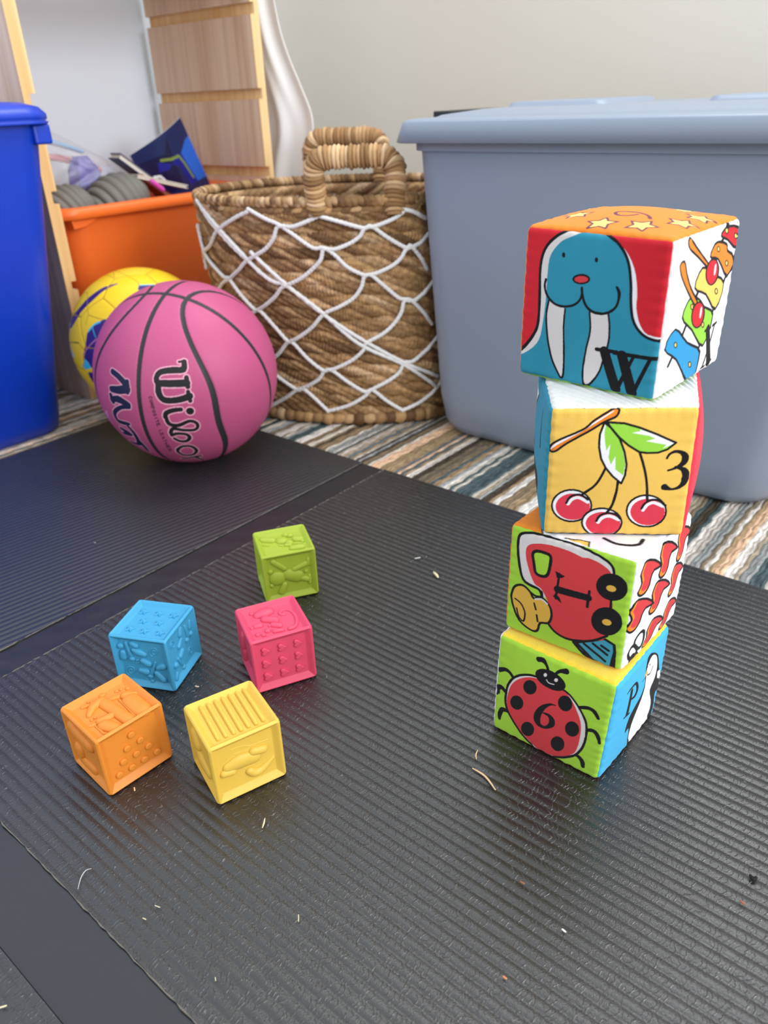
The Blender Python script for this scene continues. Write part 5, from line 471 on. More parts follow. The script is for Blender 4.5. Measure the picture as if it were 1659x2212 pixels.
["S","wht",0.816,0.614,0.008,0.862,0.56,0.029,0.937,0.473,0.011,0.974,0.412,0.005,0.979,0.372,0.006,0.976,0.338,0.006,0.973,0.315,0.006],
["P","sky",0.985,0.247,0.968,0.333,0.993,0.199,1.0,0.137],
["P","gold",0.804,-0.014,0.8,-0.056,0.728,-0.061,0.646,-0.045,0.673,0.007],
["P","gold",0.566,-0.031,0.585,-0.069,0.528,-0.083,0.464,-0.074,0.488,-0.015],
["S","k",0.27,0.788,0.016,0.245,0.569,0.017],
["S","k",0.198,0.805,0.005,0.215,0.81,0.005,0.237,0.819,0.008,0.263,0.823,0.008,0.289,0.826,0.009,0.316,0.827,0.009,0.339,0.82,0.011,0.355,0.798,0.013,0.365,0.769,0.015,0.369,0.742,0.016,0.364,0.723,0.016,0.353,0.706,0.016,0.338,0.695,0.014,0.316,0.694,0.011,0.291,0.698,0.009,0.273,0.701,0.007],
["S","k",0.204,0.555,0.007,0.286,0.553,0.007]]}''')
BLK = json.loads(r'''{"6":[[0.0708,0.4221,0.0],[0.1332,0.3673,0.0],[0.1906,0.43,0.0],[0.127,0.4845,0.0],[0.0736,0.4229,0.083],[0.1375,0.3645,0.083],[0.1907,0.4256,0.083],[0.1274,0.4848,0.083]],"T":[[0.0778,0.4286,0.0835],[0.1425,0.3762,0.0835],[0.1957,0.4332,0.0835],[0.1323,0.4871,0.0835],[0.0786,0.4257,0.166],[0.143,0.374,0.166],[0.1959,0.4307,0.166],[0.1331,0.4842,0.166]],"3":[[0.0947,0.408,0.1665],[0.1773,0.3982,0.1665],[0.2057,0.476,0.1665],[0.1068,0.486,0.1665],[0.0929,0.3998,0.2515],[0.1731,0.3925,0.2515],[0.2008,0.472,0.2515],[0.1028,0.482,0.2515]],"W":[[0.0845,0.4579,0.252],[0.1486,0.3978,0.252],[0.2093,0.4629,0.252],[0.1452,0.523,0.252],[0.0862,0.4605,0.338],[0.1468,0.3923,0.338],[0.2077,0.4587,0.338],[0.1464,0.5274,0.338]]}''')
BALL = json.loads(r'''{"F":[[0.9533,-0.2918,-0.0783],[0.3017,0.9055,0.2986],[-0.0162,-0.3082,0.9512]],"c":[0.5298,-0.2335,-0.0575],"T":[[0.9994,-0.0353,0.0],[-0.0013,-0.036,0.9993],[-0.0353,-0.9987,-0.0361]],"ops":[["S","pinkw",0.2525,0.4467,0.0391,0.2529,0.4244,0.0413,0.2517,0.3938,0.0435,0.2391,0.3718,0.0457,0.2081,0.3671,0.0453,0.1657,0.3704,0.0449,0.1238,0.3722,0.0446,0.0841,0.3704,0.0436,0.0448,0.3671,0.0427,0.0125,0.3601,0.0418,-0.0097,0.3484,0.0409,-0.0246,0.3333,0.04,-0.0339,0.3165,0.0391,-0.0401,0.2962,0.0409,-0.0408,0.2742,0.0427,-0.0309,0.2572,0.0446,-0.0086,0.2489,0.0464,0.0241,0.2454,0.0482,0.067,0.243,0.0501,0.1303,0.2401,0.0508,0.2033,0.2372,0.0515,0.2553,0.2343,0.0523],
["S","pinkw",-0.0271,0.2409,0.0418,-0.0299,0.2177,0.0431,-0.0335,0.1845,0.0444,-0.0328,0.1535,0.0457,-0.0262,0.1275,0.0457,-0.0152,0.1036,0.0457,0.0015,0.0854,0.0457,0.0251,0.0747,0.0457,0.0544,0.0696,0.0457,0.0865,0.0677,0.0457,0.1227,0.0688,0.046,0.1616,0.0729,0.0464,0.1963,0.078,0.0468,0.2261,0.0848,0.0471,0.2518,0.0927,0.0475,0.2695,0.0983,0.0479],
["S","pinkw",0.2617,0.2884,0.0368,0.2626,0.2608,0.0368,0.2637,0.2226,0.0368,0.2643,0.1947,0.0368],
["S","pinkw",0.2598,0.1449,0.0335,0.2622,0.1161,0.0335,0.2652,0.0761,0.0335,0.2672,0.0465,0.0335],
["S","pinkw",0.2012,0.4503,0.0236,0.2208,0.4512,0.0244,0.2477,0.4524,0.0251,0.2673,0.4532,0.0258],
["S","pinkw",0.1598,-0.0348,0.0357,0.1424,-0.0341,0.0365,0.1174,-0.0337,0.0372,0.0909,-0.036,0.0379,0.0623,-0.0418,0.0379,0.0322,-0.0505,0.0379,0.0087,-0.062,0.0379,-0.0037,-0.0784,0.0372,-0.0092,-0.0974,0.0365,-0.0124,-0.1111,0.0357],
["S","pinkw",0.2477,-0.0627,0.0523,0.2479,-0.0631,0.0523,0.2483,-0.0636,0.0523,0.2485,-0.064,0.0523],
["S","pinkw",-0.0055,-0.105,0.0335,-0.0041,-0.1289,0.0343,-0.0011,-0.1627,0.035,0.01,-0.1903,0.0357,0.0333,-0.206,0.0357,0.0649,-0.2151,0.0357,0.0998,-0.2167,0.0357,0.1396,-0.2053,0.0343,0.1822,-0.1869,0.0328,0.2188,-0.1769,0.0313,0.247,-0.1815,0.031,0.2695,-0.1937,0.0306,0.2852,-0.209,0.0302,0.2933,-0.2274,0.0302,0.2943,-0.2486,0.0302,0.2894,-0.2669,0.0302,0.2793,-0.281,0.0306,0.2634,-0.2918,0.031,0.2407,-0.2971,0.0313,0.2082,-0.2948,0.0313,0.169,-0.2877,0.0313,0.1313,-0.2799,0.0313,0.0961,-0.2687,0.0321,0.0624,-0.2566,0.0328,0.0352,-0.254,0.0335,0.0174,-0.2688,0.0332,0.0061,-0.2929,0.0328,-0.0014,-0.311,0.0324],
["S","pinkw",0.0024,-0.342,0.0335,0.0176,-0.3354,0.0328,0.0396,-0.3268,0.0321,0.0649,-0.3226,0.0313,0.0961,-0.3252,0.0313,0.1306,-0.3326,0.0313,0.1572,-0.3442,0.0313,0.1723,-0.3613,0.0321,0.1797,-0.3822,0.0328,0.1791,-0.4018,0.0335,0.1683,-0.4195,0.0335,0.1494,-0.4357,0.0335,0.1284,-0.4456,0.0335,0.1063,-0.4463,0.0328,0.0825,-0.4407,0.0321,0.0613,-0.4321,0.0313,0.0438,-0.4189,0.031,0.029,-0.4027,0.0306,0.0189,-0.3913,0.0302],
["S","pinkw",0.0026,-0.5809,0.0335,0.0203,-0.5638,0.0328,0.0453,-0.5417,0.0321,0.0724,-0.5275,0.0313,0.1035,-0.5246,0.0317,0.1372,-0.5295,0.0321,0.1648,-0.5429,0.0324,0.1846,-0.5686,0.0328,0.1981,-0.604,0.0332,0.201,-0.639,0.0335,0.1893,-0.6716,0.0332,0.1661,-0.7033,0.0328,0.1383,-0.7254,0.0324,0.1055,-0.7324,0.0321,0.0688,-0.7286,0.0317,0.038,-0.7171,0.0313,0.0163,-0.695,0.0313,0.0006,-0.6658,0.0313,-0.0087,-0.6395,0.0313,-0.0087,-0.6164,0.0317,-0.0023,-0.5952,0.0321,0.0026,-0.5809,0.0324],
["S","pinkw",-0.0168,-0.8281,0.0335,0.0193,-0.8171,0.0335,0.068,-0.8063,0.0335,0.1121,-0.7995,0.0335,0.1494,-0.7949,0.0343,0.1832,-0.792,0.035,0.2064,-0.791,0.0357],
["S","pinkw",0.1575,-0.8281,0.0313,0.1728,-0.862,0.0313,0.1923,-0.9185,0.0313,0.2044,-0.9724,0.0313],
["S","k",0.2525,0.4467,0.0269,0.2529,0.4244,0.029,0.2517,0.3938,0.0312,0.2391,0.3718,0.0333,0.2081,0.3671,0.033,0.1657,0.3704,0.0326,0.1238,0.3722,0.0323,0.0841,0.3704,0.0314,0.0448,0.3671,0.0305,0.0125,0.3601,0.0296,-0.0097,0.3484,0.0287,-0.0246,0.3333,0.0278,-0.0339,0.3165,0.0269,-0.0401,0.2962,0.0287,-0.0408,0.2742,0.0305,-0.0309,0.2572,0.0323,-0.0086,0.2489,0.0341,0.0241,0.2454,0.0358,0.067,0.243,0.0376,0.1303,0.2401,0.0384,0.2033,0.2372,0.0391,0.2553,0.2343,0.0398],
["S","k",-0.0271,0.2409,0.0296,-0.0299,0.2177,0.0308,-0.0335,0.1845,0.0321,-0.0328,0.1535,0.0333,-0.0262,0.1275,0.0333,-0.0152,0.1036,0.0333,0.0015,0.0854,0.0333,0.0251,0.0747,0.0333,0.0544,0.0696,0.0333,0.0865,0.0677,0.0333,0.1227,0.0688,0.0337,0.1616,0.0729,0.0341,0.1963,0.078,0.0344,0.2261,0.0848,0.0348,0.2518,0.0927,0.0351,0.2695,0.0983,0.0355],
["S","k",0.2617,0.2884,0.0247,0.2626,0.2608,0.0247,0.2637,0.2226,0.0247,0.2643,0.1947,0.0247],
["S","k",0.2598,0.1449,0.0215,0.2622,0.1161,0.0215,0.2652,0.0761,0.0215,0.2672,0.0465,0.0215],
["S","k",0.2012,0.4503,0.0118,0.2208,0.4512,0.0125,0.2477,0.4524,0.0133,0.2673,0.4532,0.014],
["S","k",0.1598,-0.0348,0.0237,0.1424,-0.0341,0.0244,0.1174,-0.0337,0.0251,0.0909,-0.036,0.0258,0.0623,-0.0418,0.0258,0.0322,-0.0505,0.0258,0.0087,-0.062,0.0258,-0.0037,-0.0784,0.0251,-0.0092,-0.0974,0.0244,-0.0124,-0.1111,0.0237],
["S","k",0.2477,-0.0627,0.0398,0.2479,-0.0631,0.0398,0.2483,-0.0636,0.0398,0.2485,-0.064,0.0398],
["S","k",-0.0055,-0.105,0.0215,-0.0041,-0.1289,0.0222,-0.0011,-0.1627,0.0229,0.01,-0.1903,0.0237,0.0333,-0.206,0.0237,0.0649,-0.2151,0.0237,0.0998,-0.2167,0.0237,0.1396,-0.2053,0.0222,0.1822,-0.1869,0.0208,0.2188,-0.1769,0.0194,0.247,-0.1815,0.019,0.2695,-0.1937,0.0186,0.2852,-0.209,0.0183,0.2933,-0.2274,0.0183,0.2943,-0.2486,0.0183,0.2894,-0.2669,0.0183,0.2793,-0.281,0.0186,0.2634,-0.2918,0.019,0.2407,-0.2971,0.0194,0.2082,-0.2948,0.0194,0.169,-0.2877,0.0194,0.1313,-0.2799,0.0194,0.0961,-0.2687,0.0201,0.0624,-0.2566,0.0208,0.0352,-0.254,0.0215,0.0174,-0.2688,0.0212,0.0061,-0.2929,0.0208,-0.0014,-0.311,0.0204],
["S","k",0.0024,-0.342,0.0215,0.0176,-0.3354,0.0208,0.0396,-0.3268,0.0201,0.0649,-0.3226,0.0194,0.0961,-0.3252,0.0194,0.1306,-0.3326,0.0194,0.1572,-0.3442,0.0194,0.1723,-0.3613,0.0201,0.1797,-0.3822,0.0208,0.1791,-0.4018,0.0215,0.1683,-0.4195,0.0215,0.1494,-0.4357,0.0215,0.1284,-0.4456,0.0215,0.1063,-0.4463,0.0208,0.0825,-0.4407,0.0201,0.0613,-0.4321,0.0194,0.0438,-0.4189,0.019,0.029,-0.4027,0.0186,0.0189,-0.3913,0.0183],
["S","k",0.0026,-0.5809,0.0215,0.0203,-0.5638,0.0208,0.0453,-0.5417,0.0201,0.0724,-0.5275,0.0194,0.1035,-0.5246,0.0197,0.1372,-0.5295,0.0201,0.1648,-0.5429,0.0204,0.1846,-0.5686,0.0208,0.1981,-0.604,0.0212,0.201,-0.639,0.0215,0.1893,-0.6716,0.0212,0.1661,-0.7033,0.0208,0.1383,-0.7254,0.0204,0.1055,-0.7324,0.0201,0.0688,-0.7286,0.0197,0.038,-0.7171,0.0194,0.0163,-0.695,0.0194,0.0006,-0.6658,0.0194,-0.0087,-0.6395,0.0194,-0.0087,-0.6164,0.0197,-0.0023,-0.5952,0.0201,0.0026,-0.5809,0.0204],
["S","k",-0.0168,-0.8281,0.0215,0.0193,-0.8171,0.0215,0.068,-0.8063,0.0215,0.1121,-0.7995,0.0215,0.1494,-0.7949,0.0222,0.1832,-0.792,0.0229,0.2064,-0.791,0.0237],
["S","k",0.1575,-0.8281,0.0194,0.1728,-0.862,0.0194,0.1923,-0.9185,0.0194,0.2044,-0.9724,0.0194],
["S","pinkw",-0.5738,0.3439,0.0441,-0.5509,0.3343,0.0451,-0.5192,0.3198,0.0461,-0.4858,0.3011,0.0471,-0.4482,0.274,0.0475,-0.41,0.2424,0.048,-0.3844,0.2198,0.0485],
["S","pinkw",-0.3728,0.2598,0.0353,-0.376,0.2255,0.0353,-0.3815,0.1777,0.0353,-0.3864,0.1423,0.0353],
["S","pinkw",-0.6149,0.1506,0.0471,-0.5854,0.1515,0.05,-0.5451,0.1524,0.0529,-0.5046,0.1554,0.0559,-0.4618,0.1633,0.0569,-0.4191,0.1731,0.0578,-0.3901,0.1797,0.0588],
["S","pinkw",-0.6464,0.0268,0.0367,-0.6143,0.0361,0.0426,-0.5708,0.047,0.0485,-0.5272,0.0502,0.0544,-0.4807,0.0397,0.051,-0.4344,0.0218,0.0475,-0.4031,0.008,0.0441],
["S","pinkw",-0.6409,0.0784,0.0397,-0.6357,0.0573,0.0407,-0.6292,0.0278,0.0417,-0.6251,0.006,0.0426],
["S","pinkw",-0.4022,-0.0164,0.0367,-0.4321,-0.0206,0.0363,-0.4763,-0.0283,0.0358,-0.5214,-0.0428,0.0353,-0.5664,-0.0668,0.0367,-0.6139,-0.0992,0.0382,-0.65,-0.1347,0.0397,-0.6642,-0.1723,0.0402,-0.6625,-0.2101,0.0407,-0.6513,-0.2381,0.0412,-0.6295,-0.2493,0.0407,-0.5983,-0.25,0.0402,-0.5664,-0.2484,0.0397,-0.5319,-0.2454,0.0372,-0.497,-0.2406,0.0348,-0.4735,-0.2376,0.0323],
["S","pinkw",-0.6456,-0.3671,0.0426,-0.6023,-0.3756,0.0431,-0.5499,-0.3915,0.0436,-0.526,-0.4075,0.0441,-0.5518,-0.419,0.0417,-0.6074,-0.4319,0.0392,-0.6553,-0.4458,0.0367],
["S","pinkw",-0.4996,-0.2823,0.0323,-0.4839,-0.3052,0.0348,-0.4636,-0.3399,0.0372,-0.4505,-0.382,0.0397,-0.4478,-0.4394,0.0407,-0.4566,-0.5105,0.0417,-0.4806,-0.57,0.0426,-0.5236,-0.5937,0.0407,-0.5792,-0.5979,0.0387,-0.6255,-0.6047,0.0367],
["S","pinkw",-0.4461,-0.4718,0.0367,-0.4316,-0.5264,0.0377,-0.419,-0.614,0.0387,-0.4191,-0.6938,0.0397],
["S","navy",-0.5738,0.3439,0.0339,-0.5509,0.3343,0.0348,-0.5192,0.3198,0.0358,-0.4858,0.3011,0.0368,-0.4482,0.274,0.0373,-0.41,0.2424,0.0378,-0.3844,0.2198,0.0383],
["S","navy",-0.3728,0.2598,0.025,-0.376,0.2255,0.025,-0.3815,0.1777,0.025,-0.3864,0.1423,0.025],
["S","navy",-0.6149,0.1506,0.0368,-0.5854,0.1515,0.0398,-0.5451,0.1524,0.0427,-0.5046,0.1554,0.0456,-0.4618,0.1633,0.0466,-0.4191,0.1731,0.0476,-0.3901,0.1797,0.0486],
["S","navy",-0.6464,0.0268,0.0265,-0.6143,0.0361,0.0324,-0.5708,0.047,0.0383,-0.5272,0.0502,0.0442,-0.4807,0.0397,0.0407,-0.4344,0.0218,0.0373,-0.4031,0.008,0.0339],
["S","navy",-0.6409,0.0784,0.0294,-0.6357,0.0573,0.0304,-0.6292,0.0278,0.0314,-0.6251,0.006,0.0324],
["S","navy",-0.4022,-0.0164,0.0265,-0.4321,-0.0206,0.026,-0.4763,-0.0283,0.0255,-0.5214,-0.0428,0.025,-0.5664,-0.0668,0.0265,-0.6139,-0.0992,0.028,-0.65,-0.1347,0.0294,-0.6642,-0.1723,0.0299,-0.6625,-0.2101,0.0304,-0.6513,-0.2381,0.0309,-0.6295,-0.2493,0.0304,-0.5983,-0.25,0.0299,-0.5664,-0.2484,0.0294,-0.5319,-0.2454,0.027,-0.497,-0.2406,0.0245,-0.4735,-0.2376,0.0221],
["S","navy",-0.6456,-0.3671,0.0324,-0.6023,-0.3756,0.0329,-0.5499,-0.3915,0.0334,-0.526,-0.4075,0.0339,-0.5518,-0.419,0.0314,-0.6074,-0.4319,0.029,-0.6553,-0.4458,0.0265],
["S","navy",-0.4996,-0.2823,0.0221,-0.4839,-0.3052,0.0245,-0.4636,-0.3399,0.027,-0.4505,-0.382,0.0294,-0.4478,-0.4394,0.0304,-0.4566,-0.5105,0.0314,-0.4806,-0.57,0.0324,-0.5236,-0.5937,0.0304,-0.5792,-0.5979,0.0285,-0.6255,-0.6047,0.0265],
["S","navy",-0.4461,-0.4718,0.0265,-0.4316,-0.5264,0.0275,-0.419,-0.614,0.0285,-0.4191,-0.6938,0.0294],
["S","k",-0.1178,0.0937,0.0045,-0.1121,0.1016,0.0045,-0.1127,0.1105,0.0045,-0.1223,0.1151,0.0045,-0.1345,0.1123,0.0045,-0.1433,0.1037,0.0045,-0.1427,0.0948,0.0045,-0.1362,0.0895,0.0045],
["S","k",-0.1103,0.0704,0.0045,-0.1201,0.0795,0.0045,-0.1323,0.0767,0.0045,-0.141,0.0634,0.0045,-0.1312,0.0543,0.0045,-0.1189,0.0571,0.0045,-0.1103,0.0704,0.0045],
["S","k",-0.1399,0.0384,0.0045,-0.1092,0.0454,0.0045,-0.1272,0.0299,0.0045,-0.1083,0.0227,0.0045,-0.1392,0.0155,0.0045],
["S","k",-0.1379,0.0006,0.0045,-0.1071,0.01,0.0045,-0.1053,-0.0081,0.0045,-0.1126,-0.015,0.0045,-0.1207,-0.0128,0.0045,-0.1224,0.0054,0.0045],
["S","k",-0.1027,-0.0382,0.0045,-0.1129,-0.0295,0.0045,-0.1252,-0.0333,0.0045,-0.1337,-0.0479,0.0045,-0.1234,-0.0566,0.0045,-0.111,-0.0527,0.0045,-0.1027,-0.0382,0.0045],
["S","k",-0.1038,-0.0893,0.0045,-0.0998,-0.0783,0.0045,-0.1052,-0.0679,0.0045,-0.1128,-0.0727,0.0045,-0.1166,-0.0885,0.0045,-0.1258,-0.0951,0.0045,-0.1311,-0.0859,0.0045,-0.1272,-0.0724,0.0045],
["S","k",-0.1283,-0.1255,0.0045,-0.097,-0.1134,0.0045],
["S","k",-0.0943,-0.1401,0.0045,-0.0921,-0.1648,0.0045],
["S","k",-0.0932,-0.1524,0.0045,-0.1248,-0.1648,0.0045],
["S","k",-0.0892,-0.2054,0.0045,-0.0909,-0.18,0.0045,-0.1228,-0.1927,0.0045,-0.1213,-0.2185,0.0045],
["S","k",-0.1068,-0.1862,0.0045,-0.1054,-0.2067,0.0045],
["S","k",-0.0858,-0.2632,0.0045,-0.1185,-0.2781,0.0045,-0.1172,-0.3058,0.0045],
["S","k",-0.0824,-0.3358,0.0045,-0.0834,-0.3073,0.0045,-0.1167,-0.323,0.0045,-0.1161,-0.3521,0.0045],
["S","k",-0.0999,-0.315,0.0045,-0.0992,-0.338,0.0045],
["S","k",-0.1159,-0.3703,0.0045,-0.0818,-0.3685,0.0045,-0.1161,-0.4012,0.0045],
["S","k",-0.1022,-0.3695,0.0045,-0.1021,-0.3878,0.0045],
["S","k",-0.0813,-0.4,0.0045,-0.0786,-0.4302,0.0045],
["S","k",-0.0799,-0.415,0.0045,-0.1148,-0.4381,0.0045],
["S","k",-0.1128,-0.4735,0.0045,-0.0772,-0.4492,0.0045],
["S","k",-0.1117,-0.5072,0.0045,-0.0753,-0.4816,0.0045],
["S","k",-0.0948,-0.4611,0.0045,-0.0932,-0.4941,0.0045],
["S","k",-0.0735,-0.5375,0.0045,-0.0744,-0.5022,0.0045,-0.1113,-0.5287,0.0045,-0.1115,-0.5657,0.0045],
["S","k",-0.0926,-0.5151,0.0045,-0.0922,-0.5438,0.0045],
["S","k",-0.1121,-0.5896,0.0045,-0.0734,-0.56,0.0045,-0.0738,-0.5912,0.0045,-0.0838,-0.6069,0.0045,-0.0934,-0.6065,0.0045,-0.0925,-0.5744,0.0045],
["S","k",-0.0929,-0.5942,0.0045,-0.1142,-0.6315,0.0045],
["P","pinkp",-0.9203,-0.2243,-0.8171,-0.1629,-0.9186,-0.4673,-0.9282,-0.4971]]}''')
SOC = json.loads(r'''{"c":[-0.3388,1.1302,0.103],"r":0.103,"T":[[0.9714,-0.2373,0.0],[0.1362,0.5574,0.819],[-0.1944,-0.7956,0.5738]],"ops":[["P","purp",-0.7939,-0.106,-0.87,-0.0564,-0.9391,0.0283,-0.9223,0.0871,-0.8022,0.0953,-0.6842,0.1047,-0.5948,0.1315,-0.5222,0.1763,-0.4553,0.2307,-0.3874,0.2841,-0.3145,0.3356,-0.2409,0.3876,-0.1698,0.4321,-0.0835,0.4666,0.0011,0.4936,0.0423,0.5009,0.0149,0.4754,-0.0547,0.4302,-0.1239,0.3818,-0.174,0.3297,-0.2233,0.2733,-0.2753,0.2198,-0.3343,0.1701,-0.398,0.1229,-0.4578,0.0802,-0.5021,0.0414,-0.536,0.0046,-0.5756,-0.0297,-0.6355,-0.0688,-0.7138,-0.1028],["P","purp",-0.1978,-0.1478,-0.03,-0.0595,0.1644,-0.0697,0.2096,-0.3533,-0.2688,-0.7395,-0.477,-0.5792,-0.3373,-0.3589,-0.2973,-0.2337],["S","cyan",-0.2705,-0.2079,0.0127,-0.2443,-0.1864,0.0127,-0.2089,-0.1561,0.0127,-0.1754,-0.1305,0.0127,-0.1427,-0.1147,0.0127,-0.1108,-0.1036,0.0127,-0.089,-0.0961,0.0127],["S","cyan",-0.2098,-0.1473,0.0064,-0.1516,-0.2927,0.0064],["S","pinkp",-0.4405,-0.5031,0.0064,-0.1299,-0.3107,0.0064],["P","cyan",-0.5684,-0.6785,-0.4312,-0.561,-0.3602,-0.6205,-0.3378,-0.6998,-0.4933,-0.7209],["P","purp",-0.4667,-0.7632,-0.3418,-0.7614,-0.3959,-0.9664,-0.4937,-0.923],["P","purp",0.3235,0.4147,0.3142,0.5085,0.5154,0.5989,0.5337,0.4585],["S","cyan",0.3167,0.5005,0.0085,0.5171,0.5929,0.0085],["P","sil",-0.9346,0.036,-0.9148,0.1039,-0.9087,0.1266,-0.9155,0.1101,-0.8186,-0.0057,-0.8578,-0.1148,-0.9825,-0.1896,-0.9677,-0.2636,-0.8924,-0.3326,-0.8496,-0.388,-0.7931,-0.4447,-0.7427,-0.4942,-0.7505,-0.5244,-0.9908,-0.5314,-0.9868,-0.5354,-0.9888,-0.486,-0.9915,-0.3332,-0.97,-0.1207],["S","seam",-0.3363,0.9448,0.0053,-0.2014,0.8505,0.0053,-0.0693,0.7655,0.0053,0.0317,0.7087,0.0053,0.1251,0.657,0.0053,0.212,0.6102,0.0053,0.2735,0.5735,0.0053,0.3026,0.5423,0.0053,0.3131,0.5142,0.0053,0.3184,0.4952,0.0053],["S","seam",-0.3363,0.9448,0.0053,-0.1103,0.6554,0.0053],["S","seam",-0.7334,0.4987,0.0053,-0.4693,0.3921,0.0053,-0.3952,0.2511,0.0053],["S","seam",-0.3952,0.2511,0.0053,-0.297,0.0083,0.0053,-0.0933,-0.0557,0.0053,-0.0502,-0.0633,0.0053],["S","seam",-0.297,0.0083,0.0053,-0.3272,-0.1214,0.0053],["S","seam",0.5037,1.1389,0.0053,0.7518,1.1546,0.0053,0.8248,1.2616,0.0053],["S","k",-0.9894,-0.2762,0.0064,-0.4987,-0.3483,0.0064],["S","seam",-0.4987,-0.3483,0.0053,-0.3882,-0.4487,0.0053],["S","mag",-0.662,0.6047,0.0106,-0.6328,0.6437,0.0106,-0.5885,0.6984,0.0106,-0.5378,0.7561,0.0106,-0.48,0.8164,0.0106,-0.4132,0.879,0.0106,-0.3473,0.9345,0.0106,-0.2886,0.9795,0.0106,-0.2316,1.0196,0.0106,-0.1698,1.0594,0.0106,-0.0985,1.1007,0.0106,-0.0023,1.1164,0.0106,0.1191,1.0888,0.0106,0.2125,1.115,0.0106,0.2775,1.1982,0.0106,0.3262,1.254,0.0106]]}''')
NET = json.loads(r'''[[-2.552,0.29,-2.416,0.269,-2.317,0.257,-2.217,0.243,-2.058,0.221,-1.906,0.199,-1.808,0.194,-1.605,0.164,-1.368,0.119,-1.076,0.087,-0.859,0.056,-0.776,0.045],[-2.579,0.292,-2.342,0.265,-2.103,0.23,-1.981,0.208,-1.862,0.196],[-2.032,0.234,-1.807,0.196,-1.577,0.158,-1.336,0.123,-1.066,0.089,-0.862,0.069,-0.772,0.061],[-2.002,0.287,-1.888,0.276,-1.808,0.27,-1.733,0.26,-1.607,0.242,-1.541,0.242,-1.479,0.233,-1.409,0.218,-1.318,0.208,-1.27,0.207,-1.204,0.195,-1.106,0.177,-1.065,0.174,-1.012,0.171,-0.897,0.147,-0.838,0.136],[-1.597,0.282,-1.465,0.274,-1.305,0.264,-1.26,0.266,-1.169,0.252,-1.055,0.238,-1.024,0.24,-0.939,0.22,-0.89,0.209],[-1.12,0.285,-1.025,0.281,-0.96,0.275,-0.893,0.27],[-2.817,0.255,-2.716,0.226,-2.45,0.204,-2.353,0.196,-2.295,0.195,-2.199,0.177,-2.085,0.159,-2.031,0.157,-1.933,0.138,-1.849,0.12,-1.804,0.117,-1.715,0.097,-1.612,0.081,-1.557,0.082,-1.456,0.066,-1.342,0.051,-1.288,0.053,-1.191,0.036,-1.078,0.02],[-2.154,0.087,-2.006,0.071,-1.92,0.061,-1.815,0.05,-1.776,0.053,-1.7,0.041,-1.606,0.022],[-2.005,0.284,-2.115,0.276,-2.291,0.261,-2.364,0.253,-2.512,0.233,-2.822,0.215,-2.814,0.197],[-1.562,0.279,-1.63,0.273,-1.719,0.267,-1.809,0.267,-1.852,0.252,-1.918,0.239,-1.996,0.231,-2.1,0.22,-2.173,0.209,-2.295,0.195,-2.392,0.187,-2.501,0.173],[-1.074,0.28,-1.131,0.273,-1.232,0.266,-1.296,0.264,-1.325,0.255,-1.382,0.247,-1.476,0.24,-1.542,0.24,-1.566,0.227,-1.631,0.214,-1.707,0.203,-1.795,0.195,-1.844,0.19,-1.899,0.178,-1.999,0.164,-2.088,0.155,-2.152,0.148],[-0.846,0.253,-0.942,0.244,-1.005,0.239,-1.054,0.236,-1.085,0.226,-1.143,0.217,-1.241,0.209,-1.308,0.206,-1.33,0.193,-1.382,0.179,-1.473,0.168,-1.555,0.161,-1.599,0.154,-1.668,0.139,-1.777,0.124,-1.851,0.117,-1.927,0.101,-2.002,0.09],[-0.816,0.191,-0.919,0.181,-1.001,0.171,-1.064,0.172,-1.085,0.157,-1.139,0.142,-1.212,0.13,-1.317,0.119,-1.34,0.109,-1.415,0.096,-1.535,0.084,-1.601,0.081,-1.652,0.068,-1.751,0.056,-1.826,0.05,-1.927,0.036,-2.089,0.018],[-0.767,0.116,-0.879,0.106,-0.998,0.09,-1.066,0.089,-1.099,0.076,-1.177,0.065,-1.299,0.053,-1.344,0.044,-1.457,0.031,-1.606,0.022],[-0.718,0.05,-0.843,0.04,-0.945,0.029,-1.078,0.02]]''')
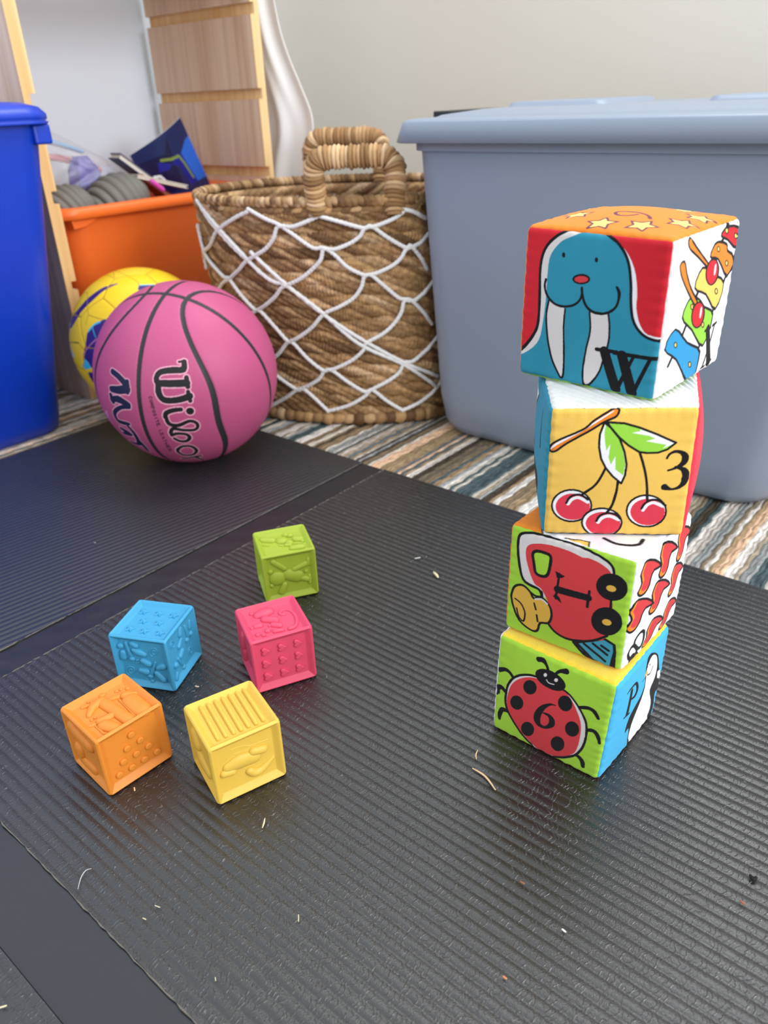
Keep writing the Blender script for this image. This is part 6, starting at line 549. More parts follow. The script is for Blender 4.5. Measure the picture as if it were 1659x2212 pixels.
SIL = json.loads(r'''{"orange":{"pose":[-0.1893,0.3707,0.7984],"faces":{"top":[["giraffe_relief","S",0,[[[0.543,0.094,0.093],[0.518,0.391,0.089],[0.49,0.674,0.091]],[[0.485,0.732,0.077],[0.349,0.712,0.069],[0.229,0.603,0.041]],[[0.537,0.826,0.039],[0.582,0.839,0.028]],[[0.246,0.818,0.028],[0.32,0.795,0.035]],[[0.354,0.858,0.025],[0.355,0.857,0.025]],[[0.443,0.884,0.025],[0.443,0.883,0.025]]]],["giraffe_relief","S",0,[[[0.768,0.151,0.13],[0.769,0.452,0.126]],[[0.769,0.583,0.078],[0.889,0.522,0.043]],[[0.587,0.678,0.035],[0.686,0.64,0.042]],[[0.863,0.698,0.036],[0.864,0.697,0.036]],[[0.73,0.76,0.029],[0.731,0.759,0.029]],[[0.792,0.754,0.029],[0.792,0.753,0.029]],[[0.663,0.576,0.018],[0.639,0.128,0.017]]]],["giraffe_relief","S",0,[[[0.337,0.119,0.092],[0.281,0.278,0.099]],[[0.277,0.378,0.067],[0.431,0.369,0.054]],[[0.114,0.412,0.026],[0.193,0.391,0.033]],[[0.207,0.495,0.024],[0.208,0.494,0.024]],[[0.261,0.505,0.024],[0.262,0.504,0.024]],[[0.188,0.35,0.017],[0.191,0.137,0.017]]]]],"FR":[["raised_dot","D",0.052,[[0.499,0.737],[0.601,0.565],[0.694,0.388],[0.79,0.208],[0.404,0.56],[0.506,0.385],[0.594,0.217],[0.311,0.389],[0.406,0.215],[0.219,0.224]]]],"FL":[["giraffe_relief","S",0,[[[0.111,0.693,0.101],[0.276,0.645,0.1],[0.583,0.615,0.097]],[[0.176,0.319,0.114],[0.214,0.14,0.092],[0.515,0.14,0.09]]]]]}},"yellow":{"pose":[-0.1157,0.3594,0.5311],"faces":{"top":[["raised_bar","S",0,[[[0.216,0.884,0.029],[0.201,0.191,0.027]]]],["raised_bar","S",0,[[[0.319,0.879,0.029],[0.305,0.188,0.027]]]],["raised_bar","S",0,[[[0.425,0.882,0.03],[0.411,0.184,0.027]]]],["raised_bar","S",0,[[[0.53,0.877,0.03],[0.513,0.183,0.028]]]],["raised_bar","S",0,[[[0.631,0.875,0.03],[0.618,0.189,0.028]]]],["raised_bar","S",0,[[[0.739,0.888,0.03],[0.72,0.181,0.028]]]],["raised_bar","S",0,[[[0.839,0.878,0.03],[0.827,0.187,0.028]]]]],"FR":[["swan_relief","S",0,[[[0.244,0.523,0.088],[0.42,0.546,0.118],[0.6,0.5,0.09]],[[0.17,0.454,0.064],[0.275,0.435,0.065]],[[0.51,0.312,0.061],[0.58,0.243,0.067],[0.695,0.262,0.055],[0.843,0.363,0.031]],[[0.593,0.615,0.066],[0.722,0.585,0.072]],[[0.408,0.456,0.036],[0.527,0.527,0.036]]]],["wave_relief","S",0,[[[0.302,0.79,0.008],[0.45,0.776,0.008],[0.552,0.727,0.008],[0.66,0.715,0.008],[0.814,0.7,0.008]],[[0.333,0.705,0.007],[0.492,0.685,0.007],[0.56,0.702,0.007]]]]],"FL":[["fish_relief","S",0,[[[0.106,0.563,0.106],[0.212,0.449,0.118]],[[0.192,0.333,0.106],[0.299,0.22,0.132],[0.517,0.163,0.091]]]]]}},"blue":{"pose":[-0.168,0.4731,1.3136],"faces":{"top":[["raised_star","*",0.07,[[0.734,0.777],[0.734,0.506],[0.723,0.246],[0.498,0.652],[0.5,0.382],[0.275,0.76],[0.266,0.506],[0.261,0.237]]]],"FL":[["dragonfly_relief","S",0,[[[0.261,0.825,0.029],[0.285,0.675,0.035],[0.312,0.566,0.031]],[[0.313,0.524,0.05],[0.314,0.524,0.05]],[[0.373,0.498,0.015],[0.426,0.513,0.014],[0.431,0.478,0.012],[0.388,0.45,0.011]],[[0.313,0.453,0.015],[0.314,0.453,0.015]],[[0.373,0.828,0.047],[0.422,0.793,0.053]],[[0.378,0.703,0.047],[0.459,0.673,0.067],[0.538,0.636,0.047]],[[0.158,0.755,0.057],[0.159,0.755,0.057]],[[0.175,0.631,0.054],[0.169,0.545,0.061]]]],["dragonfly_relief","S",0,[[[0.704,0.506,0.02],[0.605,0.283,0.041]],[[0.575,0.228,0.052],[0.577,0.228,0.052]],[[0.586,0.12,0.037],[0.587,0.12,0.037]],[[0.5,0.135,0.012],[0.467,0.159,0.012]],[[0.5,0.51,0.054],[0.579,0.465,0.061]],[[0.422,0.312,0.048],[0.52,0.298,0.062]],[[0.741,0.405,0.047],[0.837,0.455,0.06]],[[0.695,0.297,0.048],[0.787,0.189,0.061]]]],["spiral_relief","S",0,[[[0.67,0.623,0.011],[0.644,0.658,0.011],[0.649,0.709,0.011],[0.678,0.756,0.011],[0.719,0.781,0.011],[0.755,0.779,0.011],[0.774,0.753,0.011],[0.772,0.716,0.011],[0.751,0.683,0.011],[0.722,0.665,0.011],[0.698,0.667,0.011],[0.685,0.684,0.011],[0.687,0.708,0.011],[0.701,0.728,0.011],[0.717,0.737,0.011],[0.73,0.735,0.011],[0.735,0.725,0.011]]]],["spiral_relief","S",0,[[[0.18,0.176,0.011],[0.151,0.215,0.011],[0.157,0.271,0.011],[0.191,0.323,0.011],[0.238,0.352,0.011],[0.279,0.35,0.011],[0.3,0.322,0.011],[0.297,0.281,0.011],[0.273,0.244,0.011],[0.24,0.223,0.011],[0.212,0.225,0.011],[0.198,0.244,0.011],[0.201,0.27,0.011],[0.216,0.292,0.011],[0.235,0.303,0.011],[0.25,0.301,0.011],[0.255,0.29,0.011]]]]],"FR":[["dragonfly_relief","S",0,[[[0.692,0.781,0.031],[0.732,0.565,0.038]],[[0.688,0.511,0.048],[0.69,0.51,0.048]],[[0.55,0.842,0.05],[0.518,0.752,0.058]],[[0.853,0.764,0.035],[0.832,0.665,0.043]],[[0.521,0.651,0.042],[0.432,0.576,0.05]],[[0.828,0.538,0.052],[0.83,0.536,0.052]]]],["dragonfly_relief","S",0,[[[0.345,0.399,0.03],[0.436,0.226,0.039]],[[0.463,0.145,0.043],[0.465,0.144,0.043]],[[0.252,0.344,0.058],[0.254,0.342,0.058]],[[0.237,0.197,0.042],[0.2,0.125,0.05]],[[0.497,0.44,0.051],[0.42,0.399,0.059]]]],["spiral_relief","S",0,[[[0.224,0.678,0.011],[0.208,0.731,0.011],[0.217,0.776,0.011],[0.247,0.797,0.011],[0.283,0.789,0.011],[0.313,0.759,0.011],[0.326,0.719,0.011],[0.319,0.686,0.011],[0.298,0.671,0.011],[0.272,0.677,0.011],[0.252,0.698,0.011],[0.244,0.724,0.011],[0.249,0.744,0.011],[0.262,0.753,0.011],[0.277,0.749,0.011],[0.287,0.737,0.011],[0.29,0.724,0.011]]]],["spiral_relief","S",0,[[[0.685,0.212,0.011],[0.672,0.262,0.01],[0.682,0.305,0.01],[0.708,0.328,0.01],[0.74,0.323,0.011],[0.765,0.296,0.011],[0.776,0.259,0.011],[0.769,0.227,0.011],[0.75,0.21,0.011],[0.727,0.214,0.011],[0.71,0.232,0.011],[0.704,0.257,0.011],[0.708,0.277,0.01],[0.72,0.286,0.011],[0.733,0.284,0.011],[0.742,0.273,0.011],[0.744,0.26,0.011]]]]]}},"pink":{"pose":[-0.1041,0.4666,0.3874],"faces":{"top":[["cat_relief","S",0,[[[0.339,0.742,0.09],[0.414,0.756,0.112],[0.506,0.771,0.098]],[[0.245,0.819,0.042],[0.246,0.818,0.042]],[[0.534,0.87,0.035],[0.535,0.87,0.035]],[[0.203,0.7,0.008],[0.241,0.741,0.008]],[[0.208,0.638,0.008],[0.255,0.694,0.008]],[[0.554,0.727,0.008],[0.587,0.67,0.008]],[[0.398,0.583,0.075],[0.536,0.496,0.075]],[[0.679,0.183,0.04],[0.772,0.204,0.036],[0.833,0.31,0.034],[0.862,0.453,0.033],[0.85,0.59,0.032],[0.792,0.69,0.031],[0.708,0.707,0.031],[0.656,0.652,0.032],[0.67,0.598,0.031],[0.722,0.587,0.028]]]],["kitten_relief","S",0,[[[0.214,0.46,0.047],[0.289,0.461,0.054]],[[0.149,0.454,0.033],[0.15,0.453,0.033]],[[0.276,0.334,0.047],[0.276,0.334,0.047]],[[0.355,0.276,0.053],[0.356,0.276,0.053]],[[0.188,0.246,0.043],[0.189,0.245,0.043]],[[0.269,0.196,0.039],[0.27,0.196,0.039]]]],["kitten_relief","S",0,[[[0.473,0.39,0.054],[0.562,0.327,0.054]],[[0.421,0.396,0.034],[0.422,0.396,0.034]],[[0.455,0.218,0.046],[0.567,0.2,0.04]],[[0.646,0.247,0.06],[0.646,0.247,0.06]]]]],"FR":[["raised_heart","H",0.085,[[0.231,0.731],[0.49,0.725],[0.742,0.722],[0.221,0.496],[0.487,0.487],[0.741,0.489],[0.22,0.254],[0.484,0.245],[0.735,0.247]]]],"FL":[["mouse_relief","S",0,[[[0.129,0.536,0.088],[-0.008,0.348,0.106]],[[0.035,0.255,0.121],[0.07,0.101,0.122]]]]]}},"green":{"pose":[-0.1105,0.5892,0.2884],"faces":{"top":[["bear_relief","S",0,[[[0.175,0.731,0.088],[0.318,0.653,0.088]],[[0.16,0.826,0.037],[0.161,0.825,0.037]],[[0.141,0.537,0.025],[0.226,0.493,0.024]]]],["bear_relief","S",0,[[[0.493,0.585,0.124],[0.494,0.584,0.124]],[[0.411,0.705,0.041],[0.412,0.705,0.041]],[[0.413,0.442,0.029],[0.465,0.389,0.029]],[[0.59,0.758,0.067],[0.591,0.758,0.067]],[[0.669,0.705,0.064],[0.67,0.704,0.064]],[[0.607,0.453,0.08],[0.608,0.452,0.08]],[[0.538,0.393,0.05],[0.605,0.367,0.043]]]],["bear_relief","S",0,[[[0.748,0.551,0.088],[0.816,0.524,0.088]],[[0.849,0.434,0.041],[0.85,0.434,0.041]],[[0.623,0.253,0.071],[0.775,0.237,0.086]],[[0.675,0.404,0.022],[0.824,0.368,0.022]]]]],"FR":[["bear_relief","S",0,[[[0.263,0.467,0.156],[0.264,0.467,0.156]],[[0.148,0.637,0.054],[0.149,0.636,0.054]],[[0.147,0.338,0.044],[0.148,0.337,0.044]],[[0.312,0.45,0.049],[0.313,0.449,0.049]],[[0.472,0.503,0.121],[0.622,0.444,0.138]],[[0.404,0.649,0.054],[0.311,0.741,0.06],[0.22,0.832,0.059]],[[0.382,0.319,0.061],[0.316,0.176,0.067]],[[0.584,0.597,0.055],[0.797,0.668,0.061]],[[0.852,0.763,0.038],[0.843,0.658,0.05]],[[0.69,0.392,0.061],[0.8,0.342,0.062]],[[0.853,0.403,0.033],[0.85,0.245,0.037]],[[0.794,0.513,0.044],[0.795,0.513,0.044]]]]],"FL":[]}}}''')
BITS = [('straw', [(0.0526, 0.3824), (0.06, 0.3751), (0.0651, 0.3634)], 0.0008, (214, 182, 138), 'long curved pale straw on the mat, left of the ladybird block'), ('straw', [(0.0581, 0.399), (0.0563, 0.3948), (0.0561, 0.3906)], 0.0005, (214, 182, 138), 'short curved straw just above the long straw beside the block stack'), ('straw', [(-0.0841, 0.3481), (-0.0843, 0.3445), (-0.0848, 0.341)], 0.0006, (206, 196, 160), 'short pale straw on the mat below the yellow silicone block'), ('straw', [(-0.0574, 0.2806), (-0.0571, 0.2767)], 0.0005, (206, 196, 160), 'tiny upright straw on the lower part of the mat'), ('straw', [(-0.2064, 0.2361), (-0.2037, 0.2369)], 0.0009, (206, 196, 160), 'pale straw at the bottom left corner of the mat'), ('straw', [(-0.1402, 0.2901), (-0.1372, 0.2888)], 0.0005, (206, 196, 160), 'upper of two tiny straw specks near the smooth strip'), ('straw', [(-0.1452, 0.2826), (-0.1434, 0.2817)], 0.0005, (206, 196, 160), 'lower of two tiny straw specks near the smooth strip'), ('straw', [(-0.0984, 0.2471), (-0.0979, 0.2454)], 0.0004, (206, 196, 160), 'minute straw sliver at the bottom of the mat by the smooth strip'), ('seed_husk', [(0.0451, 0.6292), (0.047, 0.625), (0.0483, 0.62)], 0.0016, (206, 196, 160), 'pale seed husk on the mat between the green block and the stack'), ('seed_husk', [(0.0288, 0.656), (0.0335, 0.6574)], 0.0012, (190, 190, 176), 'small greyish husk, above the pale seed husk'), ('crumb', [(-0.1534, 0.4785), (-0.1514, 0.4779)], 0.0012, (200, 180, 160), 'round beige crumb between the blue and the yellow blocks'), ('crumb', [(-0.1752, 0.3779), (-0.1743, 0.3755)], 0.0009, (214, 182, 138), 'beige crumb just right of the orange silicone block'), ('crumb', [(0.0515, 0.241), (0.0526, 0.24)], 0.001, (200, 130, 90), 'orange brown crumb near the bottom edge of the mat'), ('bark_flake', [(0.0699, 0.2953), (0.0715, 0.294)], 0.0009, (150, 92, 66), 'reddish brown flake on the mat below the block stack'), ('bark_flake', [(0.1893, 0.2774), (0.1907, 0.2756)], 0.0011, (150, 92, 66), 'brown flake at the right side of the mat'), ('paper_flake', [(0.0873, 0.2653), (0.0885, 0.2639)], 0.0009, (230, 230, 220), 'white flake on the lower right of the mat'), ('lint', [(0.2014, 0.2926), (0.202, 0.2905), (0.204, 0.2913)], 0.0016, (14, 14, 14), 'black lint tuft on the right side of the mat'), ('hair', [(-0.1886, 0.303), (-0.1892, 0.3107), (-0.1879, 0.3153), (-0.185, 0.3165)], 0.0003, (190, 190, 190), 'pale curved hair by the smooth strip at lower left'), ('crumb', [(-0.3063, 0.7158), (-0.305, 0.7147)], 0.001, (170, 165, 160), 'tiny crumb on the far mat panel, left')]

# ------------------------------------------------------------------ the room
def wall_mat(name, c):
    m = mat(name, lin(c), 0.9, 0.2); nt = m.node_tree; b = nt.nodes['Principled BSDF']
    n = nt.nodes.new('ShaderNodeTexNoise'); n.inputs['Scale'].default_value = 260; n.inputs['Detail'].default_value = 3
    tc = nt.nodes.new('ShaderNodeTexCoord'); nt.links.new(tc.outputs['Object'], n.inputs['Vector'])
    bp = nt.nodes.new('ShaderNodeBump'); bp.inputs['Strength'].default_value = 0.12; bp.inputs['Distance'].default_value = 0.001
    nt.links.new(n.outputs['Fac'], bp.inputs['Height']); nt.links.new(bp.outputs['Normal'], b.inputs['Normal'])
    return m
FLOORZ = -0.006
fr = lambda u, v, z: W3(u, v, z)
M_WALL = wall_mat('wall_paint', (222, 215, 202))
M_WALL_DAYLIT = wall_mat('wall_paint_daylit', (232, 242, 252))  # whiter, bluer than the back wall: cool window light put into the colour
mb = MB(); mb.box((-1.50, 1.36, FLOORZ - .02), (2.4, 1.46, 2.4), fr)
tag(mb.build('wall_back', M_WALL, smooth=False), kind='structure')
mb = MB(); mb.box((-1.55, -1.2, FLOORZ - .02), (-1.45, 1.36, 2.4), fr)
tag(mb.build('wall_left', M_WALL_DAYLIT, smooth=False), kind='structure')

mb = MB()
for lo, hi in (((-.90, 1.335, 1.08), (-.83, 1.362, 2.12)), ((.23, 1.335, 1.08), (.30, 1.362, 2.12)), ((-.83, 1.335, 1.08), (.23, 1.362, 1.13)), ((-.83, 1.335, 2.07), (.23, 1.362, 2.12))):
    mb.box(lo, hi, fr)
tag(mb.build('window_1', mat('window_frame', lin((240, 240, 238)), .4, .4), smooth=False), kind='structure')

# wall-to-wall striped loop carpet: ridges are real, tufts come from the bump
STRIPES = [(214, 204, 188), (176, 160, 138), (120, 108, 90), (150, 152, 150), (82, 96, 98), (222, 184, 150), (72, 64, 54), (196, 186, 176), (138, 120, 96), (98, 112, 118), (230, 222, 212), (160, 136, 104)]
def carpet():
    pitch = 0.0046
    us = np.arange(-1.5, 1.2, pitch / 5); vs = np.r_[np.arange(-1.2, 0.4, 0.2), np.arange(0.4, 1.37, 0.0052)]
    row = np.floor(us / pitch).astype(int)
    f = us / pitch - row
    prof = np.abs(np.sin(np.pi * f)) ** 0.7 * 0.0016
    rr = np.random.default_rng(3); nrow = row.max() - row.min() + 2
    idx = rr.integers(0, len(STRIPES), nrow); 
    for i in range(1, nrow):
        if rr.random() < 0.25: idx[i] = idx[i - 1]
    base = np.array([lin(c) for c in STRIPES])[idx]
    base = base * rr.uniform(.8, 1.12, (nrow, 1))
    hgt = rr.uniform(-.0006, .0006, nrow)
    mb = MB()
    wob = 0.0006 * np.sin(vs * 190)[None, :] + 0.0003 * np.sin(vs * 431 + 1)[None, :] + 0.0003 * np.interp(vs, np.linspace(-2, 2, 900), rr.normal(0, 1, 900))[None, :]
    ph = rr.uniform(0, 6.28, nrow)[row - row.min()]
    tuft = 0.0006 * np.sin(vs[None, :] * 2 * np.pi / 0.0062 + ph[:, None]) * (vs[None, :] > .4)
    Z = FLOORZ - 0.0016 + (prof + hgt[row - row.min()])[:, None] + tuft
    UU = us[:, None] + wob * (vs[None, :] > .4)
    P = UU[..., None] * U + np.broadcast_to(vs, UU.shape)[..., None] * V; P[..., 2] = Z
    dark = (0.55 + 0.45 * np.abs(np.sin(np.pi * f)) ** 0.5)
    col = base[row - row.min()][:, None, :] * (1 + 0.22 * rr.normal(0, 1, UU.shape)[..., None])
    mb.grid(P, np.clip(col, 0.004, 1))
    m = mat('carpet_yarn', attr=True, rough=0.95, spec=0.1, bump=(700, 0.8, 0.0015))
    return tag(mb.build('floor', m), kind='structure')
carpet()

# ------------------------------------------------------------------ ribbed folding exercise mat
def mat_foam(name, rib_angle, c=(50, 50, 51), wr=0.5, rough=0.3, pitch=0.0071):
    m = mat(name, lin(c), rough, 0.8); nt = m.node_tree; b = nt.nodes['Principled BSDF']
    tc = nt.nodes.new('ShaderNodeTexCoord'); mp = nt.nodes.new('ShaderNodeMapping'); mp.vector_type = 'POINT'
    mp.inputs['Rotation'].default_value = (0, 0, -rib_angle)
    nt.links.new(tc.outputs['Object'], mp.inputs['Vector'])
    # fine wrinkles crossing each rib: a broken series of short arcs with its own phase on every rib
    sx = nt.nodes.new('ShaderNodeSeparateXYZ'); nt.links.new(mp.outputs['Vector'], sx.inputs['Vector'])
    yq = math_node(nt, 'DIVIDE', sx.outputs['Y'], vb=pitch); yf = math_node(nt, 'FLOOR', yq)
    fr_ = math_node(nt, 'SUBTRACT', math_node(nt, 'SUBTRACT', yq, yf), vb=0.5)
    wn = nt.nodes.new('ShaderNodeTexWhiteNoise'); wn.noise_dimensions = '1D'; nt.links.new(yf, wn.inputs['W'])
    nd = nt.nodes.new('ShaderNodeTexNoise'); nd.inputs['Scale'].default_value = 130; nd.inputs['Detail'].default_value = 2; nt.links.new(mp.outputs['Vector'], nd.inputs['Vector'])
    arc = math_node(nt, 'MULTIPLY', math_node(nt, 'POWER', math_node(nt, 'ABSOLUTE', fr_), vb=2.0), vb=2.4)
    ph = math_node(nt, 'ADD', math_node(nt, 'ADD', math_node(nt, 'MULTIPLY', sx.outputs['X'], vb=330), math_node(nt, 'MULTIPLY', wn.outputs['Value'], vb=13.0)),
                   math_node(nt, 'ADD', math_node(nt, 'MULTIPLY', nd.outputs['Fac'], vb=3.2), math_node(nt, 'ADD', arc, math_node(nt, 'MULTIPLY', fr_, vb=0.6))))
    ab = math_node(nt, 'ABSOLUTE', math_node(nt, 'SUBTRACT', math_node(nt, 'FRACT', ph), vb=0.5))
    w = nt.nodes.new('ShaderNodeMapRange'); w.inputs['From Min'].default_value = 0.0; w.inputs['From Max'].default_value = 0.12; w.inputs['To Min'].default_value = 1; w.inputs['To Max'].default_value = 0
    nt.links.new(ab, w.inputs['Value'])
    msk = nt.nodes.new('ShaderNodeTexNoise'); msk.inputs['Scale'].default_value = 170; msk.inputs['Detail'].default_value = 2; nt.links.new(mp.outputs['Vector'], msk.inputs['Vector'])
    mr = nt.nodes.new('ShaderNodeMapRange'); mr.inputs['From Min'].default_value = 0.44; mr.inputs['From Max'].default_value = 0.56; nt.links.new(msk.outputs['Fac'], mr.inputs['Value'])
    wr_ = math_node(nt, 'MULTIPLY', w.outputs['Result'], mr.outputs['Result'])
    g = nt.nodes.new('ShaderNodeTexNoise'); g.inputs['Scale'].default_value = 1500; g.inputs['Detail'].default_value = 2; nt.links.new(tc.outputs['Object'], g.inputs['Vector'])
    h = math_node(nt, 'ADD', math_node(nt, 'MULTIPLY', wr_, vb=wr), math_node(nt, 'MULTIPLY', g.outputs['Fac'], vb=0.55))
    bp = nt.nodes.new('ShaderNodeBump'); bp.inputs['Strength'].default_value = 0.7; bp.inputs['Distance'].default_value = 0.0005
    nt.links.new(h, bp.inputs['Height']); nt.links.new(bp.outputs['Normal'], b.inputs['Normal'])
    # the cracked skin shows slightly paler
    mx = nt.nodes.new('ShaderNodeMix'); mx.data_type = 'RGBA'; mx.inputs['A'].default_value = (*lin(c), 1); mx.inputs['B'].default_value = (*lin([k + 48 for k in c]), 1)
    nt.links.new(math_node(nt, 'MULTIPLY', wr_, vb=min(1.0, 1.1 * wr)), mx.inputs['Factor']); nt.links.new(mx.outputs['Result'], b.inputs['Base Color'])
    return m
def ribbed(mb, u0, u1, v0, v1, ang, pitch=0.0071, amp=0.00055, top=0.0, bot=FLOORZ + .0005):
    """slab with rounded ribs running at angle ang, clipped to the rectangle (u, v)"""
    d = np.array([math.cos(ang), math.sin(ang)]); n = np.array([-d[1], d[0]])
    c4 = [(W3(a, b)[:2]) for a, b in ((u0, v0), (u1, v0), (u1, v1), (u0, v1))]
    ts = [float(c @ n) for c in c4]; t = np.arange(min(ts) + 1e-4, max(ts) - 1e-4, pitch / 10)
    u2, v2 = U[:2], V[:2]; rows = []
    for k in t:
        lo, hi = -9, 9
        for ax, a0, a1 in ((u2, u0, u1), (v2, v0, v1)):
            q = d @ ax; o = k * (n @ ax)
            if abs(q) < 1e-9: continue
            s0, s1 = sorted(((a0 - o) / q, (a1 - o) / q)); lo, hi = max(lo, s0), min(hi, s1)
        f = (k / pitch) % 1
        z = top - amp + amp * abs(math.sin(math.pi * f)) ** 0.95
        sg = np.linspace(lo, hi, 9)
        rows.append([(*(n * k + d * s), z) for s in sg])
    P = np.array(rows)
    mb.grid(P)
    B = P[:, [0, -1]].copy()
    for j, fl in ((0, False), (-1, True)):
        e = np.stack([P[:, j], P[:, j] * [1, 1, 0] + [0, 0, bot]], 1); mb.grid(e, flip=fl)
    for i in (0, -1):
        e = np.stack([P[i], P[i] * [1, 1, 0] + [0, 0, bot]], 1); mb.grid(e)
RU = math.atan2(U[1], U[0])
M_FOAM = mat_foam('ribbed_foam', RU, (36, 35, 33), 1.0)
M_FOAM2 = mat_foam('ribbed_foam_far', math.radians(40), (46, 47, 50), 0.0)
M_HINGE = mat('hinge_vinyl', lin((38, 38, 41)), 0.34, 0.5, bump=(60, 0.25, 0.002))
M_SEAM = mat('frayed_edge', lin((112, 106, 98)), 0.9, 0.2, bump=(900, 0.6, 0.001))
mt = tag(empty('exercise_mat', W3(-.2, .35, FLOORZ)), 'large black ribbed folding exercise mat spread on the striped carpet', 'mat')
def at0(o, parent):
    o.parent = parent; o.matrix_parent_inverse = Matrix.Translation(-Vector(parent.location)) if parent.rotation_euler.z == 0 else parent.matrix_basis.inverted()
    return o
mb = MB(); ribbed(mb, -.567, .75, .103, .663, RU); at0(mb.build('mat_panel', M_FOAM), mt)
mb = MB(); ribbed(mb, -1.006, -.603, -.45, .663, math.radians(40), pitch=.0072); at0(mb.build('mat_panel', M_FOAM2), mt)
mb = MB(); ribbed(mb, -.603, .75, -.6, .061, RU); at0(mb.build('mat_panel', M_FOAM), mt)
def strip(name, u0, u1, v0, v1, top=-.0015):
    mb = MB(); us = np.linspace(u0, u1, 60); vs = np.linspace(v0, v1, 60)
    UU, VV = np.meshgrid(us, vs, indexing='ij')
    Z = top + .0005 * np.sin(UU * 160 + 3 * np.sin(VV * 9)) * np.sin(VV * 140 + 2 * np.sin(UU * 7))
    P = UU[..., None] * U + VV[..., None] * V; P[..., 2] = Z
    mb.grid(P); mb.box((u0, v0, FLOORZ + .0005), (u1, v1, top - .0012), fr)
    at0(mb.build(name, M_HINGE), mt)
strip('hinge_strip', -.603, -.567, .0615, .663); strip('hinge_strip', -.603, .75, .061, .103)
def seam(p0, p1, z=-.0004, r=.00065):
    mb = MB(); P = np.linspace(W3(*p0, z), W3(*p1, z), 260); P[:, :2] += rng.normal(0, .00025, (260, 2)); tube(mb, P, r * (0.5 + rng.random(260)), 6, flat=.6)
    at0(mb.build('frayed_seam', M_SEAM), mt)
seam((-.603, .062), (-.603, .662)); seam((-.567, .104), (-.567, .662)); seam((-.567, .103), (.6, .103), r=.0005)

# ------------------------------------------------------------------ stack of four sewn picture blocks
KEYS = ['fbl', 'fbr', 'bbr', 'bbl', 'ftl', 'ftr', 'btr', 'btl']
UNIT = {'l': -1, 'r': 1, 'f': -1, 'b': 1, 't': 1}
CU = np.array([(-1, -1, -1), (1, -1, -1), (1, 1, -1), (-1, 1, -1), (-1, -1, 1), (1, -1, 1), (1, 1, 1), (-1, 1, 1)], float)
FACE = dict(front=lambda s, t: (s, -np.ones_like(s), t), right=lambda s, t: (np.ones_like(s), s, t), back=lambda s, t: (-s, np.ones_like(s), t),
            left=lambda s, t: (-np.ones_like(s), -s, t), top=lambda s, t: (s, t, np.ones_like(s)), bottom=lambda s, t: (s, -t, -np.ones_like(s)))
FN = dict(front=(0, -1, 0), right=(1, 0, 0), back=(0, 1, 0), left=(-1, 0, 0), top=(0, 0, 1), bottom=(0, 0, -1))
def sewn_block(name, corners, panels, label, bulge=0.0035, side=None):
    """panels: face -> (art, base colour, N, label)"""
    C8 = np.array(corners); ctr = C8[:4].mean(0)
    root = tag(empty(name, tuple(ctr)), label, 'block')
    for face, (art, base, N, plabel) in panels.items():
        g = np.linspace(-1, 1, N); s, t = np.meshgrid(g, g, indexing='ij')
        q = np.stack(FACE[face](s, t), -1)
        r = 0.10
        inner = np.clip(q, -(1 - r), 1 - r); d = q - inner; L = np.linalg.norm(d, axis=-1, keepdims=True); q2 = inner + d / L * r
        w = np.prod(1 + q2[..., None, :] * CU, axis=-1) / 8
        P = w @ C8
        nf = np.array(FN[face], float)
        w2 = np.prod(1 + (q2 + nf * .2)[..., None, :] * CU, axis=-1) / 8
        nv = w2 @ C8 - P; nv /= np.linalg.norm(nv, axis=-1, keepdims=True)
        b = bulge if face in ('front', 'right', 'left', 'back') else 0.0009
        if side and face in side: b = side[face]
        H = b * (1 - s ** 2) * (1 - t ** 2)
        rs = np.random.default_rng(len(name) + len(face) + int(abs(corners[0][0]) * 1e4))
        # gathers along the seams
        for a, c in ((s, t), (t, s)):
            for sg in (-1, 1):
                e = np.clip(1 - sg * a, 0, 2)
                k1, k2 = rs.uniform(32, 44), rs.uniform(15, 24)
                H += 0.00030 * np.exp(-e / .10) * (np.sin(k1 * c + rs.uniform(0, 6)) + .8 * np.sin(k2 * c + rs.uniform(0, 6))) * (1 - np.abs(c) ** 6)
        # stitched groove exactly on the edge
        e = 1 - np.maximum(abs(s), abs(t)); H -= 0.0007 * np.exp(-(e / .012) ** 2)
        if art == 'cord': H += 0.00045 * np.sin(2 * np.pi * (s * .55 + t * .35 + .16 * (s + .6) ** 2 - .1 * t * t) / .085)
        P = P + nv * H[..., None]
        sx = (s.ravel() + 1) / 2; tx = (t.ravel() + 1) / 2
        if art and art != 'cord':
            h = .5 / (N - 1) / 2; col = 0
            for dx, dy in ((-h, -h), (h, -h), (-h, h), (h, h)): col = col + paint(ART[art], sx + dx, tx + dy, COLS, base, 1.3) / 4
        else: col = np.tile(lin(COLS[base]), (N * N, 1))
        mb = MB(); mb.grid(P - ctr, col)
        o = mb.build('fabric_panel', M_FUZZ if art in ('cord', None) and face == 'top' else M_FAB, root)
        if plabel: o['label'] = plabel
    return root
NB = 260
sewn_block('cloth_block', BLK['6'], dict(front=('ladybird', 'grn', NB, 'green panel with red ladybird and number 6'), right=('penguin', 'sky', NB, 'blue panel with penguin and letter P'),
    left=(None, 'wht', 40, None), back=(None, 'org', 40, None), top=(None, 'fyel', 60, 'yellow fleece panel'), bottom=(None, 'org', 40, None)),
    'soft cloth block with green ladybird side, lowest of the stack of four, on the mat')
sewn_block('cloth_block', BLK['T'], dict(front=('car', 'grn', NB, 'green panel with red teapot car and letter T'), right=('hearts', 'wht', NB, 'white panel with red hearts and number 8'),
    left=(None, 'org', 40, None), back=(None, 'blu', 40, None), top=('cartop', 'wht', 140, 'white and orange panel'), bottom=(None, 'ylw', 40, None)),
    'soft cloth block with red wheeled teapot and letter T, resting on the ladybird block')
